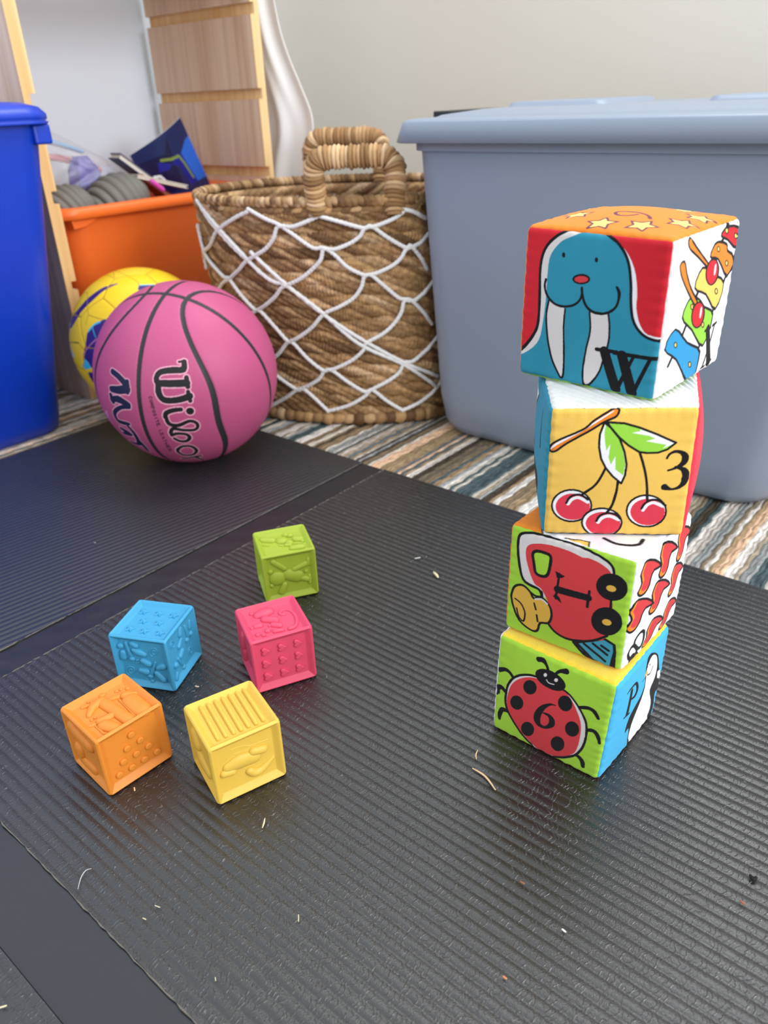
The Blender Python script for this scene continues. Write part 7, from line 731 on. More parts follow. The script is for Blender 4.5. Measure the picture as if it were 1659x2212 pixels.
sewn_block('cloth_block', BLK['3'], dict(front=('cherries', 'ylw', NB, 'yellow panel with three cherries and number 3'), right=(None, 'cher', 60, 'red panel'),
    left=('icecream', 'teal', 160, 'teal panel with orange and white picture'), back=(None, 'grn', 40, None), top=('cord', 'cream', 240, 'white corduroy panel'), bottom=(None, 'k', 40, None)),
    'soft cloth block with yellow cherry side and number 3, second from top of stack', side=dict(right=.006, left=.004))
sewn_block('cloth_block', BLK['W'], dict(front=('walrus', 'teal', 300, 'red and teal panel with walrus and letter W'), right=('xylophone', 'wht', NB, 'white panel with xylophone and letter X'),
    left=(None, 'org', 40, None), back=(None, 'ylw', 40, None), top=('stars', 'org', NB, 'orange panel with pale stars'), bottom=(None, 'lgrn', 40, None)),
    'soft cloth block with teal walrus side, topmost of the stack of four', side=dict(top=.006))

# ------------------------------------------------------------------ five moulded silicone blocks
S5 = 0.05
def sil_profile(d):
    # d: distance from the edge in half-sides; rim, slope, sunken floor
    x = np.clip((d - .065) / .185, 0, 1)
    return -0.15 * (x * x * (3 - 2 * x) * .3 + x * .7)
DG = np.r_[np.linspace(0, .30, 25), np.linspace(.30, 1.0, 14)[1:]]
GL = np.r_[DG - 1, (1 - DG[:-1])[::-1]]
def half(face, s, t, h=0.0):
    q = np.array(FACE[face](np.asarray(s, float), np.asarray(t, float))); q = np.moveaxis(q, 0, -1) if q.ndim > 1 else q
    return q + np.array(FN[face]) * h
FMAP = dict(top='top', FR='front', FL='left')
def star_pts(c, r, k=5, rot=0.3):
    a = np.arange(2 * k) * np.pi / k + rot; rr = np.where(np.arange(2 * k) % 2 == 0, r, r * .45)
    return [(c[0] + q * math.cos(b), c[1] + q * math.sin(b)) for q, b in zip(rr, a)]
def heart_pts(c, r, n=26):
    t = np.linspace(0, 2 * np.pi, n, endpoint=False)
    x = 16 * np.sin(t) ** 3 / 17; y = (13 * np.cos(t) - 5 * np.cos(2 * t) - 2 * np.cos(3 * t) - np.cos(4 * t)) / 17
    return [(c[0] - b * r, c[1] + a * r) for a, b in zip(x, y)]
def silicone_block(data, color, label):
    x, y, yaw = data['pose']
    root = tag(empty('silicone_block', (x, y, 0), yaw), label, 'block')
    m = mat('silicone', lin(color) * .78, 0.5, 0.45, sss=0.10, bump=(1400, 0.06, 0.0004))
    h = S5 / 2
    mb = MB()
    s, t = np.meshgrid(GL, GL, indexing='ij'); r = .13
    for f in FACE:
        q = np.stack(FACE[f](s, t), -1)
        inner = np.clip(q, -(1 - r), 1 - r); d = q - inner; L = np.linalg.norm(d, axis=-1, keepdims=True); q = inner + d / L * r
        q = q + np.array(FN[f], float) * sil_profile(1 - np.maximum(abs(s), abs(t)))[..., None]
        mb.grid(q * h + h)
    mb.build('block_body', m, root)
    FL_ = -.15
    for f, items in data['faces'].items():
        face = FMAP[f]; nf = np.array(FN[face], float)
        def flat(uv):
            a, b = uv[0] * 2 - 1, uv[1] * 2 - 1
            lim = .75; a = max(-lim, min(lim, a)); b = max(-lim, min(lim, b))
            q = np.array([float(k) for k in FACE[face](np.float64(a), np.float64(b))])
            return (q + nf * FL_) * h + h
        for nm, kind, rad, lst in items:
            if kind == 'S':
                mb = MB()
                for st in lst:
                    pts = np.array([flat(p) for p in st]); rr = np.array([p[2] for p in st]) * S5
                    if len(pts) > 2:
                        z = cat(np.c_[pts, rr], 4); pts, rr = z[:, :3], z[:, 3]
                    fl = 1.0 if rr.max() < .0014 else min(.85, .0030 / rr.max()) if 'bar' not in nm else 1.5
                    tube(mb, pts, rr, 14, flat=fl, nrm=nf)
                mb.build(nm, m, root)
            else:
                for c in lst:
                    pt = heart_pts(c, rad * .95) if kind == 'H' else star_pts(c, rad * 1.15, rot=1.2) if kind == '*' else [(c[0] + rad * math.cos(a), c[1] + rad * math.sin(a)) for a in np.linspace(0, 2 * math.pi, 22, endpoint=False)]
                    cc = np.mean(pt, 0); mb = MB(); rings = []
                    prof = ((1.08, -.0004), (1.03, .0008), (.97, .0014), (.88, .0018), (.6, .0019), (.0, .0019)) if kind != '*' else ((1.05, -.0004), (1.0, .0006), (.0, .0026))
                    for k, z in prof:
                        rings.append([flat(cc + (np.array(p) - cc) * max(k, .01)) + nf * z for p in pt])
                    G = np.array(rings); mb.grid(G, cv=True, flip=True)
                    mb.build(nm, m, root, smooth=(kind != '*'))
    return root
silicone_block(SIL['orange'], (246, 150, 52), 'orange silicone block with raised giraffes and round dots, front left of the group of five')
silicone_block(SIL['yellow'], (246, 204, 84), 'yellow silicone block with raised bars on top, nearest the bottom of the picture')
silicone_block(SIL['blue'], (70, 172, 218), 'sky blue silicone block with small stars and dragonflies, behind the orange block')
silicone_block(SIL['pink'], (244, 84, 118), 'hot pink silicone block with nine raised hearts, behind the yellow block')
silicone_block(SIL['green'], (186, 208, 62), 'lime green silicone block with raised bear, farthest back of the group of five')

# ------------------------------------------------------------------ balls
BC = dict(k=(28, 28, 30), pinkw=(238, 170, 190), pinkp=(214, 130, 180), navy=(26, 28, 62), purp=(60, 36, 120), cyan=(70, 190, 225), sil=(200, 205, 215), seam=(176, 130, 20), mag=(190, 60, 110))
def cubesphere(T, sizes):
    """six patches around axis T[2]; returns list of (n, n, 3) direction grids"""
    T = np.array(T); X_, Y_, Z_ = T; out = []
    for k, (n, u_, v_) in enumerate(((Z_, X_, Y_), (X_, Y_, Z_), (-X_, -Y_, Z_), (Y_, Z_, X_), (-Y_, Z_, -X_), (-Z_, Y_, X_))):
        g = np.tan(np.linspace(-np.pi / 4, np.pi / 4, sizes[k])); a, b = np.meshgrid(g, g, indexing='ij')
        if abs(np.dot(np.cross(u_, v_), n) - 1) > .1: v_ = -v_
        D = n + a[..., None] * u_ + b[..., None] * v_; out.append(D / np.linalg.norm(D, axis=-1, keepdims=True))
    return out
def azeq(D, T):
    T = np.array(T); w = D @ T.T; a = np.arccos(np.clip(w[:, 2], -1, 1)); n = np.hypot(w[:, 0], w[:, 1]) + 1e-12
    return w[:, 0] / n * a, w[:, 1] / n * a
def ball(name, c, r, T, ops, base, m, groove, label, sizes):
    mb = MB()
    for D in cubesphere(T, sizes):
        n = D.shape[0]; d = D.reshape(-1, 3)
        X, Y = azeq(d, T); far = np.hypot(X, Y) > 1.75
        X = np.where(far, 50, X)
        col = paint(ops, X, Y, BC, lin(base))
        H, dark, dc = groove(d)
        col = np.where(dark[:, None], lin(dc), col)
        P = d * (r + H)[:, None] + [0, 0, r]
        mb.grid(P.reshape(n, n, 3), col)
    o = mb.build(name, m); o.location = (c[0], c[1], c[2] - r)
    return tag(o, label, 'ball')
def bb_groove(d):
    F = np.array(BALL['F']); q = d @ F.T; c0, c1, c2 = BALL['c']
    th = np.arctan2(q[:, 1], q[:, 2]); xc = c0 + c1 * np.cos(2 * th) + c2 * np.cos(4 * th)
    slope = np.abs(-2 * c1 * np.sin(2 * th) - 4 * c2 * np.sin(4 * th))
    dist = np.minimum(np.minimum(np.abs(q[:, 0]), np.abs(q[:, 1])), np.abs(np.abs(q[:, 0]) - xc) / np.sqrt(1 + slope ** 2))
    return -0.0011 * np.exp(-(dist / .028) ** 4), dist < .0245, (44, 44, 46)
M_BBALL = mat('basketball_rubber', attr=True, rough=0.5, spec=0.35, bump=(420, 0.25, 0.0012))
ball('basketball', (-.2372, .9414, .1107), .1107, BALL['T'], BALL['ops'], (186, 82, 124), M_BBALL, bb_groove,
     'pink basketball with black seams, resting on the far corner of the black mat', (440, 220, 220, 220, 220, 60))
# soccer ball panels: truncated icosahedron seams
def ico_dirs():
    p = (1 + 5 ** .5) / 2; L = []
    for a in (-1, 1):
        for b in (-p, p): L += [(0, a, b), (a, b, 0), (b, 0, a)]
    L = np.array(L, float); return L / np.linalg.norm(L, axis=1)[:, None]
ICO = ico_dirs()
def rot3(ax, a):
    return np.array(Matrix.Rotation(a, 3, ax))
ICO = ICO @ rot3('X', .5).T @ rot3('Z', .9).T
def tri_dirs():
    L = []
    for i in range(12):
        for j in range(i + 1, 12):
            for k in range(j + 1, 12):
                if ICO[i] @ ICO[j] > .4 and ICO[j] @ ICO[k] > .4 and ICO[i] @ ICO[k] > .4:
                    c = ICO[i] + ICO[j] + ICO[k]; L.append(c / np.linalg.norm(c))
    return np.array(L)
TRI = tri_dirs()
def sc_groove(d):
    a = np.arccos(np.clip(d @ ICO.T, -1, 1)) * 1.12; b = np.arccos(np.clip(d @ TRI.T, -1, 1))
    A = np.sort(np.concatenate([a, b], 1), axis=1); e = A[:, 1] - A[:, 0]
    return -0.0008 * np.exp(-(e / .03) ** 2), e < .012, (190, 140, 22)
M_SOCC = mat('ball_leatherette', attr=True, rough=0.32, spec=0.5)
SC = SOC['c']
ball('football', (SC[0], SC[1], SOC['r']), SOC['r'], SOC['T'], SOC['ops'], (246, 206, 32), M_SOCC, sc_groove,
     'yellow football with purple swooshes, half hidden behind the pink basketball', (260, 160, 160, 160, 160, 60))

# ------------------------------------------------------------------ woven basket
BX, BY, BA, BB, BPHI, BS, BH = -.0335, 1.1865, .215, .1575, -.216, .902, .3065  # basket, tubs and pine frame: places and sizes scaled up about the camera
be = np.array([math.cos(BPHI), math.sin(BPHI), 0]); bg = np.array([-be[1], be[0], 0])
bask = tag(empty('wicker_basket', (BX, BY, FLOORZ)), 'brown woven seagrass basket with white cord net, beside the grey tub', 'basket')
BC0 = np.array([BX, BY, FLOORZ])
def bpt(th, z, out=0.0):
    """point on the basket wall, local to the basket; th, z, out broadcast"""
    th, z, out = np.broadcast_arrays(np.asarray(th, float), np.asarray(z, float), np.asarray(out, float))
    s = BS + (1 - BS) * z / BH
    P = (BA * s + out)[..., None] * np.cos(th)[..., None] * be + (BB * s + out)[..., None] * np.sin(th)[..., None] * bg
    # the soft wall is pressed flat where it meets the grey tub
    u = (P + BC0) @ U; lim = -.625; w = np.minimum(u - lim, 0) - .0
    ex = np.where(u > lim, u - lim, 0); P = P - ex[..., None] * U
    P = P + np.array([0, 0, 1.0]) * z[..., None]
    return P
BR = [lin(c) for c in ((160, 122, 82), (186, 150, 108), (132, 98, 62), (198, 166, 128), (148, 114, 74), (112, 80, 50), (176, 138, 92))]
def weave(inner=False):
    nr = 18; z0, z1 = .012, BH - .014
    NT, NZ = (1500, nr * 9) if not inner else (500, nr * 5)
    th = np.linspace(0, 2 * np.pi, NT, endpoint=False); zz = np.linspace(0, nr, NZ, endpoint=True)
    TH, F = np.meshgrid(th, zz, indexing='ij')
    rs = np.random.default_rng(5)
    wob = .14 * np.sin(TH * 5 + F * .35) + .10 * np.sin(TH * 11 + 1.3 * F) + .05 * np.sin(TH * 23 + 2.1 * F)
    Fw = np.clip(F + wob * np.clip(np.minimum(F, nr - F), 0, 1), 0, nr - 1e-4); row = np.floor(Fw).astype(int); f = Fw - row
    k = rs.uniform(26, 34, nr + 1)[row]; ph = rs.uniform(0, 9, nr + 1)[row]
    s = TH * np.round(k * .36) + ph + f * 1.7                     # slanted strands of the twisted rope
    sf = s - np.floor(s)
    H = .0045 * np.sqrt(np.clip(1 - (2 * f - 1) ** 2, 0, 1)) + .0028 * np.abs(np.sin(np.pi * sf)) ** .6
    H += .0006 * np.sin(s * 2 * np.pi * 5 + 9 * f)
    cid = (np.floor(s).astype(int) * 7 + row * 13) % 97
    base = np.array(BR)[rs.integers(0, len(BR), 97)][cid] * rs.uniform(.75, 1.15, 97)[cid][..., None]
    fib = 1 + .16 * np.sin(f * 37 + sf * 9 + cid) + .10 * rs.normal(0, 1, H.shape)
    mb = MB()
    z = z0 + F / nr * (z1 - z0)
    P = bpt(TH, z, (H if not inner else -H - .006))
    mb.grid(P, np.clip(base * fib[..., None], .003, 1), cu=True, flip=inner)
    return mb
M_WICK = mat('seagrass', attr=True, rough=0.62, spec=0.3, bump=(500, 0.5, 0.0012))
weave().build('woven_wall', M_WICK, bask); weave(True).build('woven_lining', M_WICK, bask)
def rope_loop(name, z, r, n, out, slant=1.0, seed=1, bead=False):
    rs = np.random.default_rng(seed); NT = n * 9; th = np.linspace(0, 2 * np.pi, NT, endpoint=False); a = np.linspace(0, 2 * np.pi, 12, endpoint=False)
    TH, A = np.meshgrid(th, a, indexing='ij')
    s = TH / (2 * np.pi) * n + (slant * A / (2 * np.pi)); sf = s - np.floor(s)
    sz = rs.uniform(.8, 1.15, n)[np.floor(s).astype(int) % n]
    rr = r * (.72 + .36 * np.abs(np.sin(np.pi * sf)) ** .5) * (sz if bead else 1)
    P = bpt(TH, z + rr * np.sin(A), out + rr * np.cos(A))
    cid = np.floor(s).astype(int) % n
    col = np.array(BR)[rs.integers(0, len(BR), n)][cid] * rs.uniform(.8, 1.1, n)[cid][..., None]
    mb = MB(); mb.grid(P, np.clip(col * (1 + .08 * rs.normal(0, 1, (NT, 12))[..., None]), 0, 1), cu=True, cv=True)
    mb.build(name, M_WICK, bask)
rope_loop('braided_rim', BH - .008, .0066, 170, .002)
rope_loop('braided_rim', BH - .018, .005, 110, .003, slant=-1, seed=4)
rope_loop('beaded_foot', .010, .0095, 84, .003, slant=.15, seed=2, bead=True)
mb = MB(); th = np.linspace(0, 2 * np.pi, 80, endpoint=False)
mb.grid(np.stack([bpt(th, .016 + 0 * th, -.001), bpt(th, .016 + 0 * th, -.1), bpt(th, .016 + 0 * th, -.155)]), BR[2], cv=True); mb.build('woven_base', M_WICK, bask)
def handle(th0, th1, seed, dh=0.0):
    rs = np.random.default_rng(seed)
    a = bpt(th0, BH - .024, .003); b = bpt(th1, BH - .024, .003); ex = (b - a); w = np.linalg.norm(ex); ex /= w
    nrm = np.cross(ex, [0, 0, 1]); h = .112 - .046 + dh
    pts = [a, a + [0, 0, .015], a + [0, 0, h * .72] - ex * .002, a + ex * w * .035 + [0, 0, h * .93], a + ex * w * .16 + [0, 0, h], a + ex * w * .5 + [0, 0, h * 1.0],
           a + ex * w * .84 + [0, 0, h], a + ex * w * .965 + [0, 0, h * .93], b + [0, 0, h * .72] + ex * .002, b + [0, 0, .015], b]
    P = arc_resample(cat(pts, 10), 420); T = np.gradient(P, axis=0); T /= np.linalg.norm(T, axis=1)[:, None]
    N = np.tile(nrm, (420, 1)); B = np.cross(T, N)
    n = 44; s0 = np.linspace(0, n, 420); A = np.linspace(0, 2 * np.pi, 22, endpoint=False)
    S, AA = np.meshgrid(s0, A, indexing='ij'); s = S + .9 * np.sin(AA) * np.where((S < 13) | (S > n - 13), 1.0, .35); sf = s - np.floor(s); cid = np.floor(s).astype(int) % n
    rr = .0128 * (.80 + .28 * np.abs(np.sin(np.pi * sf)) ** .55) * rs.uniform(.92, 1.1, n)[cid]
    G = P[:, None] + (B[:, None] * np.cos(AA)[..., None] + .8 * N[:, None] * np.sin(AA)[..., None]) * rr[..., None]
    col = (np.array(BR)[rs.integers(0, 5, n)] * rs.uniform(.95, 1.3, n)[:, None])[cid]
    mb = MB(); mb.grid(G, np.clip(col * (1 + .08 * rs.normal(0, 1, S.shape)[..., None]), 0, 1), cv=True)
    mb.build('wrapped_handle', M_WICK, bask)
handle(-1.565, -1.115, 3); handle(1.99, 1.49, 4, .010)
M_CORD = mat('cotton_cord', lin((232, 229, 226)), 0.9, 0.2, bump=(900, 0.5, 0.001))
mb = MB()
for rep in (0, math.pi):
    for s in NET:
        q = np.array(s).reshape(-1, 2); q = cat(q, 5)
        q = arc_resample(np.c_[q[:, 0] * .18, q[:, 1]], max(24, len(q) * 2)); q[:, 0] /= .18
        k = np.arange(len(q)); tube(mb, bpt(q[:, 0] + rep, q[:, 1] * BH / .302, .0085 + .0004 * np.sin(k * 2.1)), .0027 * (1 + .12 * np.sin(k * 2.4)), 8)
mb.build('cord_net', M_CORD, bask)
for k, th in enumerate((2.45, 2.15, 1.85, 1.25, .95)):
    mb = MB(); zz = np.linspace(BH - .018, BH - .055, 8); tube(mb, bpt(np.full(8, th), zz, -.0085), .0011, 6)
    tube(mb, [bpt(th, BH - .053, -.010) + [.004 * math.cos(q), .002 * math.sin(q), .002 * math.sin(2 * q)] for q in (0, .8, 1.6, 2.4, 3.1)], .003, 8)
    mb.build('knotted_cord', M_CORD, bask)

# ------------------------------------------------------------------ tubs
def rrect(u0, u1, v0, v1, r, n=8):
    pts = []
    for cx, cy, a0 in ((u1 - r, v1 - r, 0), (u0 + r, v1 - r, 90), (u0 + r, v0 + r, 180), (u1 - r, v0 + r, 270)):
        for k in range(n + 1):
            a = math.radians(a0 + 90 * k / n); pts.append((cx + r * math.cos(a), cy + r * math.sin(a)))
    return pts
def loft(mb, levels, cap0=True, cap1=True, n=8, sub=1):
    """levels: list of (u0, u1, v0, v1, r, z)"""
    rings = []
    for L in levels:
        rings.append([W3(a, b, L[5]) for a, b in rrect(*L[:4], L[4], n)])
    G = np.array(rings); mb.grid(G, cv=True, flip=False)
    for i, c, fl in ((0, cap0, True), (-1, cap1, False)):
        if c:
            R = G[i]; idx = np.arange(len(R))[None]; mb.add(R, [idx[:, ::-1] if fl else idx])
def finish(name, mb, m, parent, **k): 
    o = mb.build(name, m, **k); return at0(o, parent)
M_GREY = mat('grey_plastic', lin((140, 150, 166)), 0.38, 0.45, bump=(900, 0.08, 0.0005))
g = tag(empty('storage_tub', W3(-.39, .98, FLOORZ)), 'large grey plastic storage tub with lid, behind the stack of cloth blocks', 'storage box')
z = FLOORZ
mb = MB(); loft(mb, [(-.585, -.180, .830, 1.145, .045, z), (-.597, -.168, .818, 1.157, .05, z + .004), (-.604, -.161, .812, 1.164, .05, z + .016), (-.607, -.155, .808, 1.17, .045, z + .05), (-.622, -.130, .797, 1.185, .035, .350)], cap1=True)
finish('tub_body', mb, M_GREY, g)
mb = MB(); loft(mb, [(-.626, -.124, .792, 1.192, .035, .3475), (-.626, -.124, .792, 1.192, .035, .3560), (-.642, -.108, .780, 1.206, .032, .3562), (-.644, -.106, .778, 1.208, .034, .3570), (-.638, -.112, .782, 1.203, .034, .3775), (-.634, -.116, .785, 1.199, .034, .3800), (-.628, -.122, .790, 1.193, .032, .3808),
  (-.610, -.162, .812, 1.157, .03, .3812), (-.605, -.167, .817, 1.152, .03, .3835), (-.57, -.20, .85, 1.12, .03, .3880), (-.56, -.21, .86, 1.11, .03, .3884)])
lid = finish('tub_lid', mb, M_GREY, g)
for u0, u1 in ((-.575, -.44), (-.33, -.19)):
    mb = MB(); loft(mb, [(u0, u1, .925, 1.08, .014, .386), (u0 + .003, u1 - .003, .929, 1.076, .014, .3925), (u0 + .008, u1 - .008, .935, 1.07, .012, .3935)])
    o = finish('lid_ridge', mb, M_GREY, g)
mb = MB(); mb.box((-.656, .890, .376), (-.630, 1.015, .3865), fr)
finish('latch', mb, mat('black_plastic', lin((34, 36, 36)), .4, .5), g, smooth=False, bevel=.0015)['label'] = 'black latch'
M_BLUE = mat('blue_plastic', lin((10, 58, 184)), 0.35, 0.5, bump=(500, 0.08, 0.0006))
g = tag(empty('storage_bin', W3(-1.19, .28, FLOORZ)), 'tall royal blue plastic bin with domed lid, at the left edge beside the wooden frame', 'bin')
mb = MB(); loft(mb, [(-1.33, -1.052, .06, .509, .03, z), (-1.337, -1.045, .052, .517, .035, z + .005), (-1.34, -1.040, .048, .520, .04, z + .02), (-1.375, -1.016, .0, .568, .034, .385), (-1.375, -1.016, .0, .568, .034, .392)])
finish('bin_body', mb, M_BLUE, g)
mb = MB(); loft(mb, [(-1.386, -1.003, -.010, .5775, .036, .391), (-1.387, -1.002, -.011, .5785, .036, .3935), (-1.384, -1.005, -.008, .576, .036, .3945), (-1.386, -1.003, -.01, .578, .036, .397), (-1.386, -1.003, -.01, .578, .036, .402), (-1.380, -1.008, -.004, .572, .036, .410), (-1.366, -1.022, .010, .556, .034, .4155), (-1.34, -1.05, .035, .535, .03, .4175)])
finish('bin_lid', mb, M_BLUE, g)
mb = MB(); mb.box((-1.05, .548, .368), (-1.014, .571, .391), fr); finish('lid_clip', mb, M_BLUE, g, smooth=False, bevel=.003)

# ------------------------------------------------------------------ pine storage frame on the left wall
M_PINE = wood_mat('pine_face', (206, 172, 142), (232, 206, 180), 90)
M_PINEE = wood_mat('pine_edge', (222, 172, 108), (240, 204, 150), 120)
fu, fv = -1.134, .6077
g = tag(empty('shelving_unit', W3(fu - .14, fv + .22, FLOORZ)), 'pale pine toy storage frame with grooved side panels, against the left wall', 'shelf')
GZ = [(.040, .053), (.164, .177), (.286, .303), (.410, .4265), (.534, .551), (.66, .673)]
def panel(vout, sgn, u1):
    """side board, grooves cut into the inner face; sgn=+1 when the inner face looks towards +v"""
    th, dp = .0183, .0085
    pts = [(0, FLOORZ), (th, FLOORZ)]
    for a, b in GZ: pts += [(th, a), (th - dp, a), (th - dp, b), (th, b)]
    pts += [(th, .93), (0, .93)]
    mb = MB()
    n = len(pts)
    U0, U1 = fu - .285, u1
    P = np.array([W3(U0, vout + sgn * x, y) for x, y in pts] + [W3(U1, vout + sgn * x, y) for x, y in pts])
    mb.add(P, [np.array([(i, (i + 1) % n, n + (i + 1) % n, n + i) for i in range(n)])])
    o = finish('side_panel', mb, M_PINE, g, smooth=False)
    mb = MB(); w = .0016
    P = [W3(U1 + w, vout + sgn * x, y) for x, y in pts]; Q = [W3(U1 - .0005, vout + sgn * x, y) for x, y in pts]
    # front edge split into convex strips so that the notches stay open
    zs = [FLOORZ] + [q for ab in GZ for q in ab] + [.93]
    for i in range(len(zs) - 1):
        t = th if i % 2 == 0 else th - dp
        mb.box((U1, min(vout, vout + sgn * t), zs[i]), (U1 + w, max(vout, vout + sgn * t), zs[i + 1]), fr)
    finish('front_edge', mb, M_PINEE, g, smooth=False)
panel(fv, 1, fu); panel(fv + .4435, -1, fu)
for vo, sg in ((fv, 1), (fv + .4435, -1)):
    for a, b in GZ[1:5]:
        mb = MB(); x0, x1 = sorted((vo + sg * .0096, vo + sg * .0102)); mb.box((fu - .284, x0, a + .0002), (fu - .001, x1, b - .0002), fr)
        finish('rail_groove', mb, M_PINEE, g, smooth=False)
mb = MB(); mb.box((fu - .285, fv + .0185, .600), (fu, fv + .425, .618), fr); finish('top_shelf', mb, M_PINE, g, smooth=False)
mb = MB(); mb.box((fu - .285, fv + .0185, .003), (fu - .01, fv + .425, .02), fr); finish('bottom_board', mb, M_PINE, g, smooth=False)
for zz in (.288,):
    pass
# orange tub hanging in the frame
M_ORA = mat('orange_plastic', lin((248, 116, 44)), 0.38, 0.45, sss=.12)
g2 = tag(empty('toy_tub', W3(fu - .14, fv + .22, .05)), 'orange plastic tub full of toys, hung inside the pine frame', 'storage box')
a0, a1, b0, b1 = fu - .275, fu + .004, fv + .0125, fv + .431
mb = MB(); loft(mb, [(a0 + .03, a1 - .035, b0 + .035, b1 - .035, .03, .060), (a0 + .024, a1 - .028, b0 + .028, b1 - .028, .035, .066), (a0 + .016, a1 - .018, b0 + .020, b1 - .020, .035, .262)], cap1=False)
finish('tub_wall', mb, M_ORA, g2)
mb = MB(); loft(mb, [(a0 + .028, a1 - .030, b0 + .030, b1 - .030, .025, .075), (a0 + .022, a1 - .024, b0 + .026, b1 - .026, .03, .270)], cap0=True, cap1=False)
finish('tub_lining', mb, M_ORA, g2)
mb = MB()
LV = [(a0 + .016, a1 - .018, b0 + .020, b1 - .020, .035, .262), (a0 + .003, a1 - .002, b0 + .003, b1 - .003, .03, .2605), (a0 + .002, a1, b0 + .001, b1 - .001, .03, .262), (a0, a1, b0, b1, .032, .272), (a0 + .003, a1 - .003, b0 + .003, b1 - .003, .032, .2765), (a0 + .014, a1 - .016, b0 + .018, b1 - .018, .03, .2765), (a0 + .020, a1 - .022, b0 + .024, b1 - .024, .03, .272), (a0 + .022, a1 - .024, b0 + .026, b1 - .026, .03, .262)]
loft(mb, LV, cap0=False, cap1=False); finish('tub_rim', mb, M_ORA, g2)
mb = MB(); mb.prism([(b0 + .022, .262), (b0 + .072, .262), (b0 + .060, .2555), (b0 + .045, .249), (b0 + .024, .247)], a1 - .020, a1 - .008, lambda x, y, w: W3(w, x, y)); finish('rim_web', mb, M_ORA, g2, smooth=False, bevel=.0015)

# toys in the orange tub
def blob(mb, c, r, axis=(0, 0, 1), n=24, m=14, ribs=0, amp=0.0, col=None):
    c = np.array(c); th = np.linspace(0, 2 * np.pi, n, endpoint=False); ph = np.linspace(0.02, np.pi - .02, m); TH, PH = np.meshgrid(th, ph, indexing='ij')
    d = np.stack([np.sin(PH) * np.cos(TH), np.sin(PH) * np.sin(TH), np.cos(PH)], -1)
    k = 1 + (amp * (np.abs(np.sin(PH * ribs)) ** .7 - .5) if ribs else 0)
    P = d * np.array(r) * (np.broadcast_to(k, TH.shape)[..., None])
    q = Vector((0, 0, 1)).rotation_difference(Vector(axis)).to_matrix(); P = P @ np.array(q).T + c
    mb.grid(P, col, cu=True, flip=True)
M_RIB = mat('grey_ribbed_rubber', lin((118, 116, 110)), .6, .4)
mb = MB(); blob(mb, W3(-1.208, .676, .262), (.040, .040, .046), axis=W3(.0, 1, .45), n=48, m=150, ribs=11, amp=.11)
tag(mb.build('ribbed_toy', M_RIB), 'grey ribbed rubber toy at the left corner of the orange tub', 'toy')
mb = MB(); blob(mb, W3(-1.213, .772, .266), (.044, .044, .056), axis=W3(.0, 1, .35), n=48, m=150, ribs=11, amp=.11)
tag(mb.build('ribbed_toy', M_RIB), 'larger grey ribbed rubber toy at the front middle of the orange tub', 'toy')
# clear bag with plastic shapes
bag = tag(empty('plastic_bag', W3(-1.29, .72, .28)), 'clear plastic bag of colourful toy shapes in the orange tub', 'bag')
M_BAG = mat('clear_film', (0.72, 0.75, 0.82), .22, .6, alpha=.30)
nb = 60; s, t = np.meshgrid(np.linspace(0, 1, nb), np.linspace(0, 1, nb), indexing='ij')
def bagsurf(sign):
    v = .655 + s * .215; top = np.interp(s.ravel(), [0, .18, .40, .62, .8, 1], [.402, .395, .370, .345, .325, .275]).reshape(s.shape)
    zz = .262 + t * (top - .262)
    th = .038 * np.sin(np.pi * np.clip(t, 0, 1)) ** .6 * np.sin(np.pi * np.clip(s, .03, .97)) ** .5
    cr_ = .006 * np.abs(np.sin(s * 11 + 7 * t + 2 * np.sin(9 * t))) + .004 * np.abs(np.sin(s * 23 - 15 * t))
    u = -1.285 + sign * (th + cr_ * np.sin(np.pi * t) * np.sin(np.pi * s)) - .01 * t
    return u[..., None] * U + v[..., None] * V + zz[..., None] * np.array([0, 0, 1.])
mb = MB(); mb.grid(bagsurf(1)); mb.grid(bagsurf(-1), flip=True); finish('bag_film', mb, M_BAG, bag)
def gem(c, r, sq, nm, colr, lab, seed):
    rs = np.random.default_rng(seed); mb = MB(); n = 7; rings = []
    for k, z_ in ((.35, -1), (1, -.45), (.95, .35), (.45, 1)):
        rings.append([np.array(c) + (U * .7 * math.cos(2 * math.pi * i / n + .3) + V * sq * math.sin(2 * math.pi * i / n + .3)) * r * k * rs.uniform(.9, 1.1) + np.array([0, 0, z_ * r]) for i in range(n)])
    G = np.array(rings); mb.grid(G, cv=True); mb.add(G[-1], [np.arange(n)[None]]); mb.add(G[0], [np.arange(n)[::-1][None]])
    o = tag(mb.build(nm, mat('toy_plastic', lin(colr), .35, .5), smooth=False, bevel=.0015), lab, 'toy')
gem(W3(-1.275, .758, .308), .030, 1.0, 'toy_gem', (74, 44, 175), 'purple faceted toy shape inside the clear bag', 1)
gem(W3(-1.280, .686, .345), .023, .9, 'toy_gem', (244, 110, 70), 'salmon orange toy shape at the left of the clear bag', 2)
gem(W3(-1.280, .812, .298), .021, 1.1, 'toy_gem', (226, 224, 236), 'white faceted toy shape inside the clear bag', 3)
mb = MB(); tube(mb, [W3(-1.312, .700, .345), W3(-1.312, .775, .328), W3(-1.312, .835, .300)], [.010, .012, .010], 14, flat=.5)
tag(mb.build('toy_strip', mat('red_toy', lin((236, 120, 124)), .4, .5)), 'pinkish red toy strip inside the clear bag', 'toy')
mb = MB(); tube(mb, [W3(-1.29, .680, .366), W3(-1.29, .72, .362), W3(-1.29, .77, .345)], [.008, .009, .007], 14, flat=.5)
tag(mb.build('toy_strip', mat('blue_toy', lin((140, 196, 240)), .4, .5)), 'light blue toy strip near the top of the clear bag', 'toy')
